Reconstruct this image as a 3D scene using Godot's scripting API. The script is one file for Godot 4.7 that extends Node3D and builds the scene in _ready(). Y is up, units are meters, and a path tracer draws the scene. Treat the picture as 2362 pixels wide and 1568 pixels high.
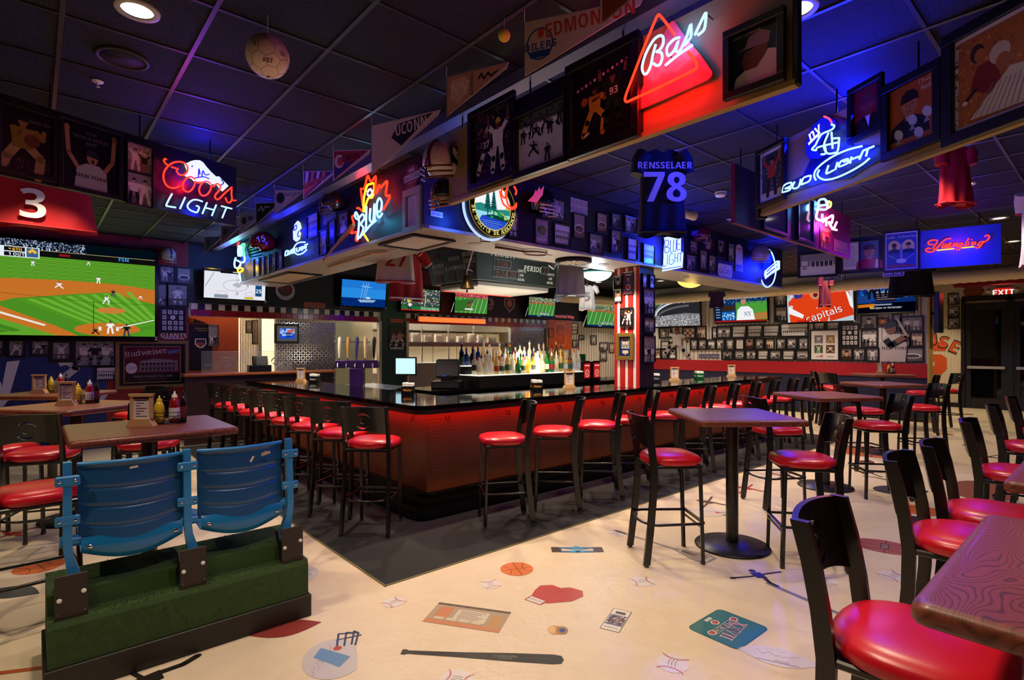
extends Node3D
# A sports bar at night: U-shaped bar under a soffit, fascia boards with photographs, neon signs, screens and high tables.
# World axes follow the room: +x runs along the front of the bar, -z along its other side.

const CEIL := 3.41
const TILE := 0.61
const UP := Vector3.UP
const BLACK := Color(0.012, 0.012, 0.014)

var mats := {}
var taken := {}
var rng := RandomNumberGenerator.new()
var f_sans: Font
var f_serif: Font
var f_bold: Font
var print_mat: StandardMaterial3D
var gloss_print: StandardMaterial3D

# ---------------------------------------------------------------- mesh builder
class Geo:
	var st := SurfaceTool.new()
	func _init():
		st.begin(Mesh.PRIMITIVE_TRIANGLES)
	func flat() -> Geo:
		st.set_smooth_group(-1)
		return self
	func smooth(k := 1) -> Geo:
		st.set_smooth_group(k)
		return self
	func tri(a, b, c):
		st.add_vertex(a); st.add_vertex(b); st.add_vertex(c)
	func quad(a, b, c, d):
		tri(a, b, c); tri(a, c, d)
	# a convex face turned away from the point "from"
	func face(pts, from):
		var mid := Vector3.ZERO
		for p in pts: mid += p
		mid /= pts.size()
		var n = (pts[1] - pts[0]).cross(pts[2] - pts[0])
		var q = pts.duplicate()
		if n.dot(mid - from) > 0: q.reverse()
		for i in range(1, q.size() - 1): tri(q[0], q[i], q[i + 1])
	func box(c: Vector3, size: Vector3, b := 0.0, basis := Basis()) -> Geo:
		flat()
		var h := size * 0.5
		b = minf(b, minf(h.x, minf(h.y, h.z)) * 0.9)
		var vert := func(s: Vector3, ax: int) -> Vector3:
			var p := Vector3.ZERO
			for k in 3: p[k] = s[k] * (h[k] if k == ax or b == 0.0 else h[k] - b)
			return c + basis * p
		for ax in 3:
			var u := (ax + 1) % 3
			var w := (ax + 2) % 3
			for sg in [-1.0, 1.0]:
				var s := Vector3.ZERO
				s[ax] = sg
				var pts := []
				for e in [[-1, -1], [1, -1], [1, 1], [-1, 1]]:
					s[u] = e[0]; s[w] = e[1]
					pts.append(vert.call(s, ax))
				face(pts, c)
			if b > 0.0:
				for su in [-1.0, 1.0]:
					for sw in [-1.0, 1.0]:
						var s := Vector3.ZERO
						s[u] = su; s[w] = sw
						s[ax] = -1.0
						var p0 = vert.call(s, u)
						var p1 = vert.call(s, w)
						s[ax] = 1.0
						face([p0, p1, vert.call(s, w), vert.call(s, u)], c)
		if b > 0.0:
			for x in [-1, 1]:
				for y in [-1, 1]:
					for z in [-1, 1]:
						var s := Vector3(x, y, z)
						face([vert.call(s, 0), vert.call(s, 1), vert.call(s, 2)], c)
		return self
	func bar(a: Vector3, b: Vector3, w: float, d: float, bev := 0.0, side := Vector3.UP) -> Geo:
		var y := (b - a).normalized()
		var x := side.cross(y)
		if x.length() < 0.01: x = Vector3.RIGHT.cross(y)
		x = x.normalized()
		return box((a + b) * 0.5, Vector3(w, a.distance_to(b), d), bev, Basis(x, y, x.cross(y)))
	func ring(p: Vector3, t: Vector3, ref: Vector3, r: float, n: int, sq := 1.0) -> Array:
		var x := (ref - t * ref.dot(t)).normalized()
		var y := t.cross(x)
		var out := []
		for i in n:
			var a := TAU * i / n
			out.append(p + x * cos(a) * r + y * sin(a) * r * sq)
		return out
	# a round tube along points; r is a number or one radius per point
	func tube(pts: Array, r, n := 8, closed := false, caps := true) -> Geo:
		smooth()
		var m := pts.size()
		if m < 2: return self
		var t0: Vector3 = (pts[1] - pts[0]).normalized()
		var ref := Vector3.UP if absf(t0.y) < 0.9 else Vector3.RIGHT
		var rings := []
		for i in m:
			var a: Vector3 = pts[(i - 1 + m) % m] if closed or i > 0 else pts[0]
			var b: Vector3 = pts[(i + 1) % m] if closed or i < m - 1 else pts[m - 1]
			var t := (b - a).normalized()
			if t.length() < 0.5: t = t0
			ref = (ref - t * ref.dot(t))
			if ref.length() < 0.01: ref = Vector3.RIGHT.cross(t) if absf(t.x) < 0.9 else Vector3.UP.cross(t)
			ref = ref.normalized()
			rings.append(ring(pts[i], t, ref, r[i] if r is Array else r, n))
		for i in (m if closed else m - 1):
			var p = rings[i]
			var q = rings[(i + 1) % m]
			for k in n:
				var l := (k + 1) % n
				quad(p[k], q[k], q[l], p[l])
		if caps and not closed:
			flat()
			for e in [0, m - 1]:
				face(rings[e], pts[1 if e == 0 else m - 2])
		return self
	# profile of Vector2(radius, height), bottom to top
	func lathe(prof: Array, n := 24, xf := Transform3D(), sharp := false) -> Geo:
		var m := prof.size()
		for i in m - 1:
			if sharp: smooth(i + 2)
			else: smooth()
			for k in n:
				var a0 := TAU * k / n
				var a1 := TAU * (k + 1) / n
				var d0 := Vector3(cos(a0), 0, sin(a0))
				var d1 := Vector3(cos(a1), 0, sin(a1))
				var p: Vector2 = prof[i]
				var q: Vector2 = prof[i + 1]
				var v00 := xf * (d0 * p.x + Vector3.UP * p.y)
				var v01 := xf * (d1 * p.x + Vector3.UP * p.y)
				var v10 := xf * (d0 * q.x + Vector3.UP * q.y)
				var v11 := xf * (d1 * q.x + Vector3.UP * q.y)
				if p.x > 1e-6: tri(v00, v01, v11)
				if q.x > 1e-6: tri(v00, v11, v10)
		return self
	# polygon in the xy plane pushed from z0 to z1
	func prism(poly, z0: float, z1: float, xf := Transform3D(), back := true) -> Geo:
		flat()
		var pp := PackedVector2Array(poly)
		if not Geometry2D.is_polygon_clockwise(pp): pp.reverse()
		var ix := Geometry2D.triangulate_polygon(pp)
		for i in range(0, ix.size(), 3):
			var a := pp[ix[i]]
			var b := pp[ix[i + 1]]
			var c := pp[ix[i + 2]]
			if (b - a).cross(c - a) > 0:
				var t := b
				b = c; c = t
			tri(xf * Vector3(a.x, a.y, z1), xf * Vector3(b.x, b.y, z1), xf * Vector3(c.x, c.y, z1))
			if back: tri(xf * Vector3(a.x, a.y, z0), xf * Vector3(c.x, c.y, z0), xf * Vector3(b.x, b.y, z0))
		for i in pp.size():
			var a := pp[i]
			var b := pp[(i + 1) % pp.size()]
			quad(xf * Vector3(a.x, a.y, z1), xf * Vector3(a.x, a.y, z0), xf * Vector3(b.x, b.y, z0), xf * Vector3(b.x, b.y, z1))
		return self
	# a sheet over a grid of points (rows of equal length)
	func sheet(rows: Array, wrap := false) -> Geo:
		smooth()
		for i in rows.size() - 1:
			var n = rows[i].size()
			for k in (n if wrap else n - 1):
				var l = (k + 1) % n
				quad(rows[i][k], rows[i][l], rows[i + 1][l], rows[i + 1][k])
		return self
	func blob(c: Vector3, r: Vector3, n := 16, m := 10, basis := Basis()) -> Geo:
		var prof := []
		for i in m + 1:
			var a := -PI / 2 + PI * i / m
			prof.append(Vector2(cos(a) if i > 0 and i < m else 0.0, sin(a)))
		return lathe(prof, n, Transform3D(basis * Basis.from_scale(r), c))
	func mesh() -> ArrayMesh:
		st.generate_normals()
		return st.commit()

# ---------------------------------------------------------------- flat print: coloured shapes laid one over another
class Pic:
	var v := PackedVector3Array()
	var c := PackedColorArray()
	var z := 0.0
	var w := 1.0
	var h := 1.0
	var step := 0.00006
	func _init(width: float, height: float, bg = null):
		w = width; h = height
		if bg != null: rect(-w / 2, -h / 2, w, h, bg)
	static func lin(col) -> Color:
		return (Color(col) if col is String else col).srgb_to_linear()
	func t3(a: Vector2, b: Vector2, d: Vector2, k: Color):
		if (b - a).cross(d - a) > 0:
			var t := b
			b = d; d = t
		v.append(Vector3(a.x, a.y, z)); v.append(Vector3(b.x, b.y, z)); v.append(Vector3(d.x, d.y, z))
		c.append(k); c.append(k); c.append(k)
	func rect(x, y, rw, rh, col) -> Pic:
		var k = lin(col)
		z += step
		t3(Vector2(x, y), Vector2(x + rw, y), Vector2(x + rw, y + rh), k)
		t3(Vector2(x, y), Vector2(x + rw, y + rh), Vector2(x, y + rh), k)
		return self
	# a rectangle whose lower and upper edges differ in colour (printed fields such as sky or pitch)
	func poly(pts, col) -> Pic:
		var k = lin(col)
		z += step
		var pp := PackedVector2Array(pts)
		var ix := Geometry2D.triangulate_polygon(pp)
		for i in range(0, ix.size(), 3): t3(pp[ix[i]], pp[ix[i + 1]], pp[ix[i + 2]], k)
		return self
	static func oval(x, y, rx, ry, n := 24, a0 := 0.0, a1 := TAU, turn := 0.0) -> Array:
		var out := []
		for i in (n if absf(a1 - a0 - TAU) < 0.001 else n + 1):
			var a: float = a0 + (a1 - a0) * i / n
			out.append(Vector2(cos(a) * rx, sin(a) * ry).rotated(turn) + Vector2(x, y))
		return out
	func ell(x, y, rx, ry, col, n := 24, turn := 0.0) -> Pic:
		var k = lin(col)
		z += step
		var o := oval(x, y, rx, ry, n, 0.0, TAU, turn)
		for i in o.size(): t3(Vector2(x, y), o[i], o[(i + 1) % o.size()], k)
		return self
	func line(pts, lw, col, closed := false) -> Pic:
		var k = lin(col)
		z += step
		var m = pts.size()
		for i in (m if closed else m - 1):
			var a: Vector2 = pts[i]
			var b: Vector2 = pts[(i + 1) % m]
			var n: Vector2 = (b - a).normalized().orthogonal() * lw * 0.5
			t3(a + n, b + n, b - n, k); t3(a + n, b - n, a - n, k)
			if lw > 0.006:
				for j in 6: t3(b, b + Vector2.from_angle(TAU * j / 6) * lw * 0.5, b + Vector2.from_angle(TAU * (j + 1) / 6) * lw * 0.5, k)
		return self
	func arc(x, y, rx, ry, a0, a1, lw, col, n := 16, turn := 0.0) -> Pic:
		return line(oval(x, y, rx, ry, n, a0, a1, turn), lw, col)
	func text(s: String, x, y, size, col, font: Font, turn := 0.0, stretch := 1.0, align := 0) -> Pic:
		var tm := TextMesh.new()
		tm.text = s; tm.font = font; tm.font_size = 24; tm.depth = 0.0; tm.curve_step = 2.0
		tm.pixel_size = size / 17.5
		tm.horizontal_alignment = HORIZONTAL_ALIGNMENT_CENTER if align == 0 else HORIZONTAL_ALIGNMENT_LEFT
		var ar := tm.get_mesh_arrays()
		if ar.is_empty() or ar[0] == null: return self
		var vs: PackedVector3Array = ar[0]
		var ix = ar[Mesh.ARRAY_INDEX]
		var k = lin(col)
		z += step
		var off := 0.0
		if align < 0: off = 0.0
		var list = ix if ix != null and ix.size() > 0 else range(vs.size())
		for i in range(0, list.size(), 3):
			var q := []
			for j in 3:
				var p := vs[list[i + j]]
				q.append(Vector2(p.x * stretch + off, p.y).rotated(turn) + Vector2(x, y))
			t3(q[0], q[1], q[2], k)
		return self
	# many small flecks: a crowd, turf, grain of an old photograph
	func flecks(x, y, rw, rh, n, size, cols, rg: RandomNumberGenerator) -> Pic:
		z += step
		for i in n:
			var k = lin(cols[rg.randi() % cols.size()])
			var p := Vector2(x + rg.randf() * rw, y + rg.randf() * rh)
			var s: float = size * rg.randf_range(0.5, 1.2)
			t3(p + Vector2(-s, -s), p + Vector2(s, -s), p + Vector2(s * 0.7, s), k)
			t3(p + Vector2(-s, -s), p + Vector2(s * 0.7, s), p + Vector2(-s * 0.8, s), k)
		return self
	# a sportsman in a simple pose; size is his height
	func man(x, y, s, shirt, pants, skin, cap, pose := 0) -> Pic:
		var P := func(a, b): return Vector2(x + a * s, y + b * s)
		var q := [[[-.1, .5], [-.14, .26], [-.16, .02]], [[.08, .5], [.13, .26], [.17, .02]], [[-.15, .78], [-.24, .62], [-.16, .5]], [[.15, .78], [.25, .63], [.2, .5]]]
		if pose == 1: q = [[[-.08, .5], [-.2, .3], [-.3, .06]], [[.08, .5], [.24, .34], [.2, .02]], [[-.14, .78], [-.02, .7], [.2, .76]], [[.15, .78], [.26, .68], [.28, .8]]]
		elif pose == 2: q = [[[-.08, .5], [-.13, .25], [-.15, .02]], [[.08, .5], [.12, .25], [.15, .02]], [[-.15, .78], [-.28, .9], [-.3, 1.1]], [[.15, .78], [.28, .9], [.3, 1.1]]]
		elif pose == 3: q = [[[-.08, .48], [-.26, .4], [-.4, .2]], [[.08, .48], [.22, .3], [.42, .14]], [[-.14, .76], [-.3, .8], [-.42, .92]], [[.15, .76], [.3, .66], [.36, .56]]]
		for leg in [0, 1]: line([P.call(q[leg][0][0], q[leg][0][1]), P.call(q[leg][1][0], q[leg][1][1]), P.call(q[leg][2][0], q[leg][2][1])], 0.13 * s, pants)
		poly([P.call(-.17, .8), P.call(.17, .8), P.call(.13, .46), P.call(-.13, .46)], shirt)
		for arm in [2, 3]:
			line([P.call(q[arm][0][0], q[arm][0][1]), P.call(q[arm][1][0], q[arm][1][1])], 0.1 * s, shirt)
			line([P.call(q[arm][1][0], q[arm][1][1]), P.call(q[arm][2][0], q[arm][2][1])], 0.07 * s, skin)
		rect(x - 0.035 * s, y + 0.78 * s, 0.07 * s, 0.08 * s, skin)
		ell(x, y + 0.9 * s, 0.065 * s, 0.085 * s, skin, 14)
		poly([P.call(-.07, .91), P.call(-.06, .98), P.call(0, 1.01), P.call(.06, .98), P.call(.075, .93), P.call(.12, .915), P.call(.07, .905)], cap)
		return self
	func mesh() -> ArrayMesh:
		var a := []
		a.resize(Mesh.ARRAY_MAX)
		a[Mesh.ARRAY_VERTEX] = v
		var n := PackedVector3Array()
		n.resize(v.size()); n.fill(Vector3(0, 0, 1))
		a[Mesh.ARRAY_NORMAL] = n
		a[Mesh.ARRAY_COLOR] = c
		var m := ArrayMesh.new()
		m.add_surface_from_arrays(Mesh.PRIMITIVE_TRIANGLES, a)
		return m

# ---------------------------------------------------------------- materials
func mat(col, rough := 0.6, metal := 0.0, coat := 0.0, spec := 0.5) -> StandardMaterial3D:
	var k = Color(col) if col is String else col
	var key := "%s %.2f %.2f %.2f %.2f" % [k.to_html(), rough, metal, coat, spec]
	if mats.has(key): return mats[key]
	var m := StandardMaterial3D.new()
	m.albedo_color = k; m.roughness = rough; m.metallic = metal; m.metallic_specular = spec
	if coat > 0.0:
		m.clearcoat_enabled = true; m.clearcoat = coat; m.clearcoat_roughness = 0.08
	mats[key] = m
	return m
func glow(col, energy := 1.0) -> StandardMaterial3D:
	var k = Color(col) if col is String else col
	var key := "glow %s %.2f" % [k.to_html(), energy]
	if mats.has(key): return mats[key]
	var m := StandardMaterial3D.new()
	m.albedo_color = k.darkened(0.5); m.emission_enabled = true; m.emission = k; m.emission_energy_multiplier = energy
	mats[key] = m
	return m
func clear(col, alpha := 0.12, rough := 0.03) -> StandardMaterial3D:
	var k = Color(col) if col is String else col
	k.a = alpha
	var key := "clear %s %.2f" % [k.to_html(), rough]
	if mats.has(key): return mats[key]
	var m := StandardMaterial3D.new()
	m.transparency = BaseMaterial3D.TRANSPARENCY_ALPHA
	m.albedo_color = k; m.roughness = rough
	mats[key] = m
	return m
func noise_tex(freq: float, ramp: Array, size := 256, oct := 4, seed_ := 1, kind := FastNoiseLite.TYPE_SIMPLEX_SMOOTH, normal := false) -> NoiseTexture2D:
	var n := FastNoiseLite.new()
	n.noise_type = kind; n.frequency = freq; n.fractal_octaves = oct; n.seed = seed_
	var t := NoiseTexture2D.new()
	t.width = size; t.height = size; t.seamless = true; t.noise = n
	if normal:
		t.as_normal_map = true; t.bump_strength = 6.0
	elif ramp.size():
		var g := Gradient.new()
		g.offsets = PackedFloat32Array(range(ramp.size()).map(func(i): return float(i) / (ramp.size() - 1)))
		g.colors = PackedColorArray(ramp.map(func(x): return Color(x) if x is String else x))
		t.color_ramp = g
	return t
func textured(tex: Texture2D, scale: float, rough := 0.6, tint := Color.WHITE, bump: Texture2D = null, bump_scale := 1.0) -> StandardMaterial3D:
	var m := StandardMaterial3D.new()
	m.albedo_color = tint; m.albedo_texture = tex; m.roughness = rough
	m.uv1_triplanar = true; m.uv1_scale = Vector3.ONE * scale
	if bump:
		m.normal_enabled = true; m.normal_texture = bump; m.normal_scale = bump_scale
	return m
# oak-like grain: lines that wander and close into cathedrals; dark pores on a stained ground
func wood_tex(base: Color, dark: Color, size: int, lines: float, warp: float, seed_: int) -> ImageTexture:
	var im := Image.create(size, size, false, Image.FORMAT_RGB8)
	var n1 := FastNoiseLite.new()
	n1.seed = seed_; n1.frequency = 1.0; n1.fractal_octaves = 2
	var n2 := FastNoiseLite.new()
	n2.seed = seed_ + 5; n2.frequency = 1.0; n2.fractal_octaves = 1
	for y in size:
		for x in size:
			var u := float(x) / size
			var w := float(y) / size
			var a := TAU * u
			var b := TAU * w
			var wob := n1.get_noise_3d(cos(a) * 0.35 + sin(b) * 0.8, sin(a) * 0.35, cos(b) * 0.8)
			var t := fposmod(w * lines + wob * warp, 1.0)
			var edge := clampf(1.0 - absf(t - 0.5) * 5.0, 0.0, 1.0)
			var pore := n2.get_noise_2d(x * 0.05, y * 0.9) * 0.5 + 0.5
			var k := clampf(edge * (0.4 + 0.8 * pore) + 0.18 * n2.get_noise_2d(x * 0.02 + 40.0, y * 0.4), 0.0, 1.0)
			im.set_pixel(x, y, base.lerp(dark, k))
	return ImageTexture.create_from_image(im)

# ---------------------------------------------------------------- nodes
func numbered(called: String) -> String:
	if not taken.has(called):
		taken[called] = 0
		return called
	taken[called] += 1
	return "%s_%03d" % [called, taken[called]]
func tag(o, label := "", category := "", group := "", kind := ""):
	if label: o.set_meta("label", label)
	if category: o.set_meta("category", category)
	if group: o.set_meta("group", group)
	if kind: o.set_meta("kind", kind)
	return o
func thing(called, label, category, at := Vector3.ZERO, turn := 0.0, group := "") -> Node3D:
	var o := Node3D.new()
	o.name = numbered(called)
	add_child(o)
	o.position = at; o.rotation.y = turn
	tag(o, label, category, group)
	return o
func part(called, mesh, m, parent, at := Vector3.ZERO, label := "") -> MeshInstance3D:
	var o := MeshInstance3D.new()
	o.name = called
	o.mesh = mesh.mesh() if mesh is Geo or mesh is Pic else mesh
	o.material_override = m
	parent.add_child(o, true)
	o.position = at
	if label: o.set_meta("label", label)
	return o
func struct(called, mesh, m) -> MeshInstance3D:
	var o = part(numbered(called), mesh, m, self)
	o.set_meta("kind", "structure")
	return o
func copy(o: Node3D, at: Vector3, turn: float, label := "", group := "") -> Node3D:
	var c = o.duplicate()
	var base: String = o.get_meta("base", o.name)
	c.name = numbered(base)
	add_child(c)
	c.position = at; c.rotation.y = turn
	if label: c.set_meta("label", label)
	if group: c.set_meta("group", group)
	return c
func omni(at: Vector3, col, energy: float, size := 0.05, parent: Node = self) -> OmniLight3D:
	var l := OmniLight3D.new()
	l.name = "lamp"
	parent.add_child(l, true)
	l.position = at; l.light_color = Color(col) if col is String else col
	l.light_energy = energy; l.light_size = size; l.omni_range = 30.0; l.omni_attenuation = 2.0; l.shadow_enabled = true
	return l
func spot(at: Vector3, dir: Vector3, col, energy: float, angle: float, size := 0.06, parent: Node = self, soft := 0.6) -> SpotLight3D:
	var l := SpotLight3D.new()
	l.name = "lamp"
	parent.add_child(l, true)
	l.position = at
	l.basis = Basis.looking_at(dir, Vector3.UP if absf(dir.normalized().y) < 0.95 else Vector3.RIGHT)
	l.light_color = Color(col) if col is String else col
	l.light_energy = energy; l.spot_angle = angle; l.spot_angle_attenuation = soft; l.light_size = size
	l.spot_range = 30.0; l.spot_attenuation = 2.0; l.shadow_enabled = true
	return l
func area(at: Vector3, dir: Vector3, w: float, h: float, col, energy: float, parent: Node = self) -> AreaLight3D:
	var l := AreaLight3D.new()
	l.name = "lamp"
	parent.add_child(l, true)
	l.position = at
	l.basis = Basis.looking_at(dir, Vector3.UP if absf(dir.normalized().y) < 0.95 else Vector3.RIGHT)
	l.area_size = Vector2(w, h)
	l.light_color = Color(col) if col is String else col
	l.light_energy = energy; l.area_range = 30.0; l.area_attenuation = 2.0; l.shadow_enabled = true
	return l
# a vertical surface things hang on: start point, direction to the viewer's right; s runs along it, y up
class Face:
	var o: Vector3
	var d: Vector3
	var turn: float
	func _init(x, z, dx, dz):
		o = Vector3(x, 0, z)
		d = Vector3(dx, 0, dz).normalized()
		turn = atan2(-d.z, d.x)
	func at(s: float, y: float, out := 0.0) -> Vector3:
		return o + d * s + Vector3(0, y, 0) + Vector3(-d.z, 0, d.x) * out

var WALL_TV := Face.new(0, -10.9, 1, 0)
var WALL_Y := Face.new(14.46, 0, 0, 1)
var SOF_L := Face.new(2.68, 0, 0, 1)
var SOF_R := Face.new(0, -4.25, 1, 0)
var FAS1 := Face.new(2.38, 0, 0, 1)
var FAS2 := Face.new(4.53, -2.01, -0.496, 0.896)
var FAS3 := Face.new(0.69, -5.05, 0.935, -0.354)
var FAS4 := Face.new(0, -2.29, 1, 0)
var FAS5 := Face.new(8.9, -3.39, 0.52, 2.29)
var COL_L := Face.new(6.04, 0, 0, 1)
var COL_R := Face.new(0, -4.3, 1, 0)

# ---------------------------------------------------------------- the room
var M := {}
func make_materials():
	f_sans = SystemFont.new(); f_sans.font_names = PackedStringArray(["Droid Sans"])
	f_serif = SystemFont.new(); f_serif.font_names = PackedStringArray(["Droid Serif"])
	f_bold = SystemFont.new(); f_bold.font_names = PackedStringArray(["Droid Sans"]); f_bold.font_weight = 700
	print_mat = StandardMaterial3D.new()
	print_mat.vertex_color_use_as_albedo = true; print_mat.roughness = 0.55
	gloss_print = StandardMaterial3D.new()
	gloss_print.vertex_color_use_as_albedo = true; gloss_print.roughness = 0.3
	M.floor = textured(noise_tex(0.012, ["#d6c4a2", "#decdac", "#dac8a6", "#e1d0b0"], 512, 5, 3), 0.45, 0.32, Color.WHITE, noise_tex(0.09, [], 512, 3, 4, FastNoiseLite.TYPE_SIMPLEX, true), 0.05)
	M.carpet = textured(noise_tex(0.3, ["#0c0c0c", "#2a2a2a", "#151515", "#353533"], 256, 2, 8), 1.6, 0.95)
	M.turf = textured(noise_tex(0.35, ["#26381a", "#405c2a", "#324a20", "#567536"], 256, 2, 9), 4.0, 0.95, Color.WHITE, noise_tex(0.4, [], 256, 2, 10, FastNoiseLite.TYPE_SIMPLEX, true), 0.8)
	M.tile = textured(noise_tex(0.2, ["#0a0a0d", "#0f0f13", "#141419"], 256, 3, 11), 2.0, 0.85, Color.WHITE, noise_tex(0.25, [], 256, 2, 12, FastNoiseLite.TYPE_SIMPLEX, true), 0.7)
	M.tbar = mat("#38353a", 0.4, 0.1)  # main bars lighter than cross bars: neon glare is put into the colour
	M.table = textured(wood_tex(Color("#84422c"), Color("#3f1c13"), 1024, 64.0, 9.0, 21), 1.25, 0.42)
	M.table.clearcoat_enabled = true; M.table.clearcoat = 0.1; M.table.clearcoat_roughness = 0.12
	M.barwood = textured(wood_tex(Color("#864426"), Color("#5e2a16"), 512, 40.0, 1.2, 31), 0.9, 0.3)
	M.barwood.uv1_offset = Vector3(0.3, 0.1, 0)
	M.trimwood = textured(wood_tex(Color("#a35a2c"), Color("#6e3616"), 256, 24.0, 1.2, 41), 1.0, 0.35)
	M.granite = textured(noise_tex(0.35, ["#020203", "#060608", "#030304", "#141418"], 256, 2, 14), 1.4, 0.07)
	M.black = mat("#0b0b0c", 0.35)
	M.metal_black = mat("#0d0c0b", 0.3, 0.0, 0.25)
	M.satin = mat("#060607", 0.5)
	M.vinyl = mat("#cc1626", 0.3)
	M.steel = mat("#b8b8b8", 0.28, 1.0)
	M.chrome = mat("#d8d8d8", 0.1, 1.0)
	M.navy = mat("#0a0c22", 0.6)
	M.cream = mat("#d9ccb0", 0.6)
	M.beige = mat("#9b7c4e", 0.6)
	M.white = mat("#e6e4de", 0.5)
	M.blue_seat = mat("#1b4f80", 0.3)  # seat backs kept darker, their shade is put into the colour
	M.blue_frame = mat("#2f86c0", 0.3)

func slab(x0, y0, z0, x1, y1, z1, b := 0.0) -> Geo:
	return Geo.new().box(Vector3(x0 + x1, y0 + y1, z0 + z1) * 0.5, Vector3(absf(x1 - x0), absf(y1 - y0), absf(z1 - z0)), b)

func build_shell():
	# floor with a carpet run round the bar
	var floor_ := struct("floor", slab(-5, -0.12, -15, 20, 0, 3.5), M.floor)
	var c := Geo.new()
	c.prism([Vector2(1.78, 3.31), Vector2(10.9, 3.31), Vector2(10.9, 10.15), Vector2(1.78, 10.15)], 0, 0.004, Transform3D(Basis(Vector3.RIGHT, Vector3.FORWARD, UP), Vector3.ZERO))
	part("carpet", c, M.carpet, floor_, Vector3.ZERO, "charcoal carpet border round the bar")
	var edge := Geo.new()
	edge.box(Vector3(6.34, 0.003, -3.31), Vector3(9.14, 0.006, 0.012)).box(Vector3(1.78, 0.003, -6.72), Vector3(0.012, 0.006, 6.84))
	part("carpet_edge", edge, mat("#6b6530", 0.5), floor_)
	build_floor_prints(floor_)
	# ceiling grid
	var ceil_ := struct("ceiling", slab(-5, CEIL + 0.03, -15, 20, CEIL + 0.2, 3.5), mat("#101014", 0.9))
	var cells := []
	for i in range(-9, 31):
		for k in range(-12, 12):
			var x := 0.73 + TILE * (i + 0.5)
			var z := -3.204 + TILE * (k + 0.5)
			if z < -10.9 or x > 19.5: continue
			cells.append(Vector3(x, CEIL + 0.005, z))
	var look := Vector3(0.661, 0, -0.7505)
	var seen := cells.filter(func(p): return p.normalized().dot(look) > 0.35 and Vector2(p.x, p.z).normalized().dot(Vector2(look.x, look.z)) > 0.62 and p.dot(look) > 1.4)
	seen.sort_custom(func(a, b): return a.length_squared() < b.length_squared())
	var single := {}
	for p in seen.slice(0, 290): single[p] = true
	var tm := slab(-0.296, -0.008, -0.296, 0.296, 0.008, 0.296, 0.005).mesh()
	var rest := Geo.new()
	for p in cells:
		if single.has(p): part("ceiling_tile", tm, M.tile, ceil_, p)
		else: rest.box(p, Vector3(0.592, 0.016, 0.592))
	var rp = part("ceiling_tile_field", rest, M.tile, ceil_)
	rp.set_meta("kind", "stuff")
	for i in range(-9, 32):
		part("ceiling_bar", slab(-0.012, 0, -10.9, 0.012, 0.012, 3.5), M.tbar, ceil_, Vector3(0.73 + TILE * i, CEIL - 0.012, 0))
	for k in range(-12, 12):
		part("ceiling_cross_bar", slab(-5, 0, -0.011, 19.5, 0.01, 0.011), mat("#18171a", 0.5), ceil_, Vector3(0, CEIL - 0.01, -3.204 + TILE * k))  # darker tone, so only the main bars carry the painted glare
	# dropped border beam that the first fascia hangs from
	struct("trim_1", slab(2.35, 3.315, -10.9, 2.47, CEIL - 0.012, -0.93), mat("#4a4a52", 0.5))
	# outer shell
	struct("wall_left", slab(-5.2, 0, -11.1, -5, CEIL + 0.2, 3.5), mat("#54060c", 0.6))
	struct("wall_front", slab(-5.2, 0, 3.5, 20, CEIL + 0.2, 3.7), mat("#54060c", 0.6))
	struct("wall_far", slab(18.9, 0, -15, 19.1, CEIL + 0.2, 3.5), M.cream)
	# wall behind the big screen, red above a painted blue field
	var wt := struct("wall_back", slab(-5, 0, -11.1, 2.05, CEIL + 0.03, -10.9), mat("#8c0b14", 0.55))
	var mural := Pic.new(1, 1)
	mural.step = 0.0004
	mural.ell(-0.35, 1.0, 1.35, 0.98, "#1a2d78", 48)
	mural.poly([Vector2(-2.2, 0.0), Vector2(1.1, 0.0), Vector2(0.95, 0.75), Vector2(-0.4, 1.1), Vector2(-2.2, 1.1)], "#152463")
	# face guard of the painted helmet
	mural.line([Vector2(0.36, 1.52), Vector2(0.62, 1.3), Vector2(0.3, 0.98)], 0.1, "#c9ccd2")
	mural.line([Vector2(0.3, 0.98), Vector2(0.9, 0.72), Vector2(1.0, 0.9)], 0.07, "#c9ccd2")
	mural.poly([Vector2(0.3, 1.6), Vector2(0.55, 1.66), Vector2(0.7, 1.4), Vector2(0.42, 1.32)], "#d8dade")
	mural.text("ny", -0.52, 1.2, 0.62, "#e9ebee", f_bold, 0.12, 1.0)
	mural.poly([Vector2(-0.85, 0.72), Vector2(-0.1, 0.84), Vector2(-0.09, 0.94), Vector2(-0.84, 0.82)], "#e9ebee")
	part("painted_helmet", mural, print_mat, wt, Vector3(-0.1, 0, -10.899), "blue helmet mural with white lettering")
	# header over the kitchen openings, and what stands between them
	var wk := struct("wall_kitchen", slab(2.05, 2.4, -11.1, 14.66, CEIL + 0.03, -10.9), M.navy)
	part("red_panel", slab(6.35, 2.4, -10.9, 8.9, CEIL, -10.89), mat("#4a0d16", 0.5), wk)
	part("purple_panel", slab(8.9, 2.4, -10.9, 11.0, CEIL, -10.89), mat("#2a1233", 0.5), wk)
	part("tile_backing", slab(2.05, 2.17, -11.08, 10.93, 2.4, -10.92), mat("#b9b1a0", 0.7), wk)
	var tg := slab(-0.0525, -0.0525, -0.008, 0.0525, 0.0525, 0.008, 0.003).mesh()
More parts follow.
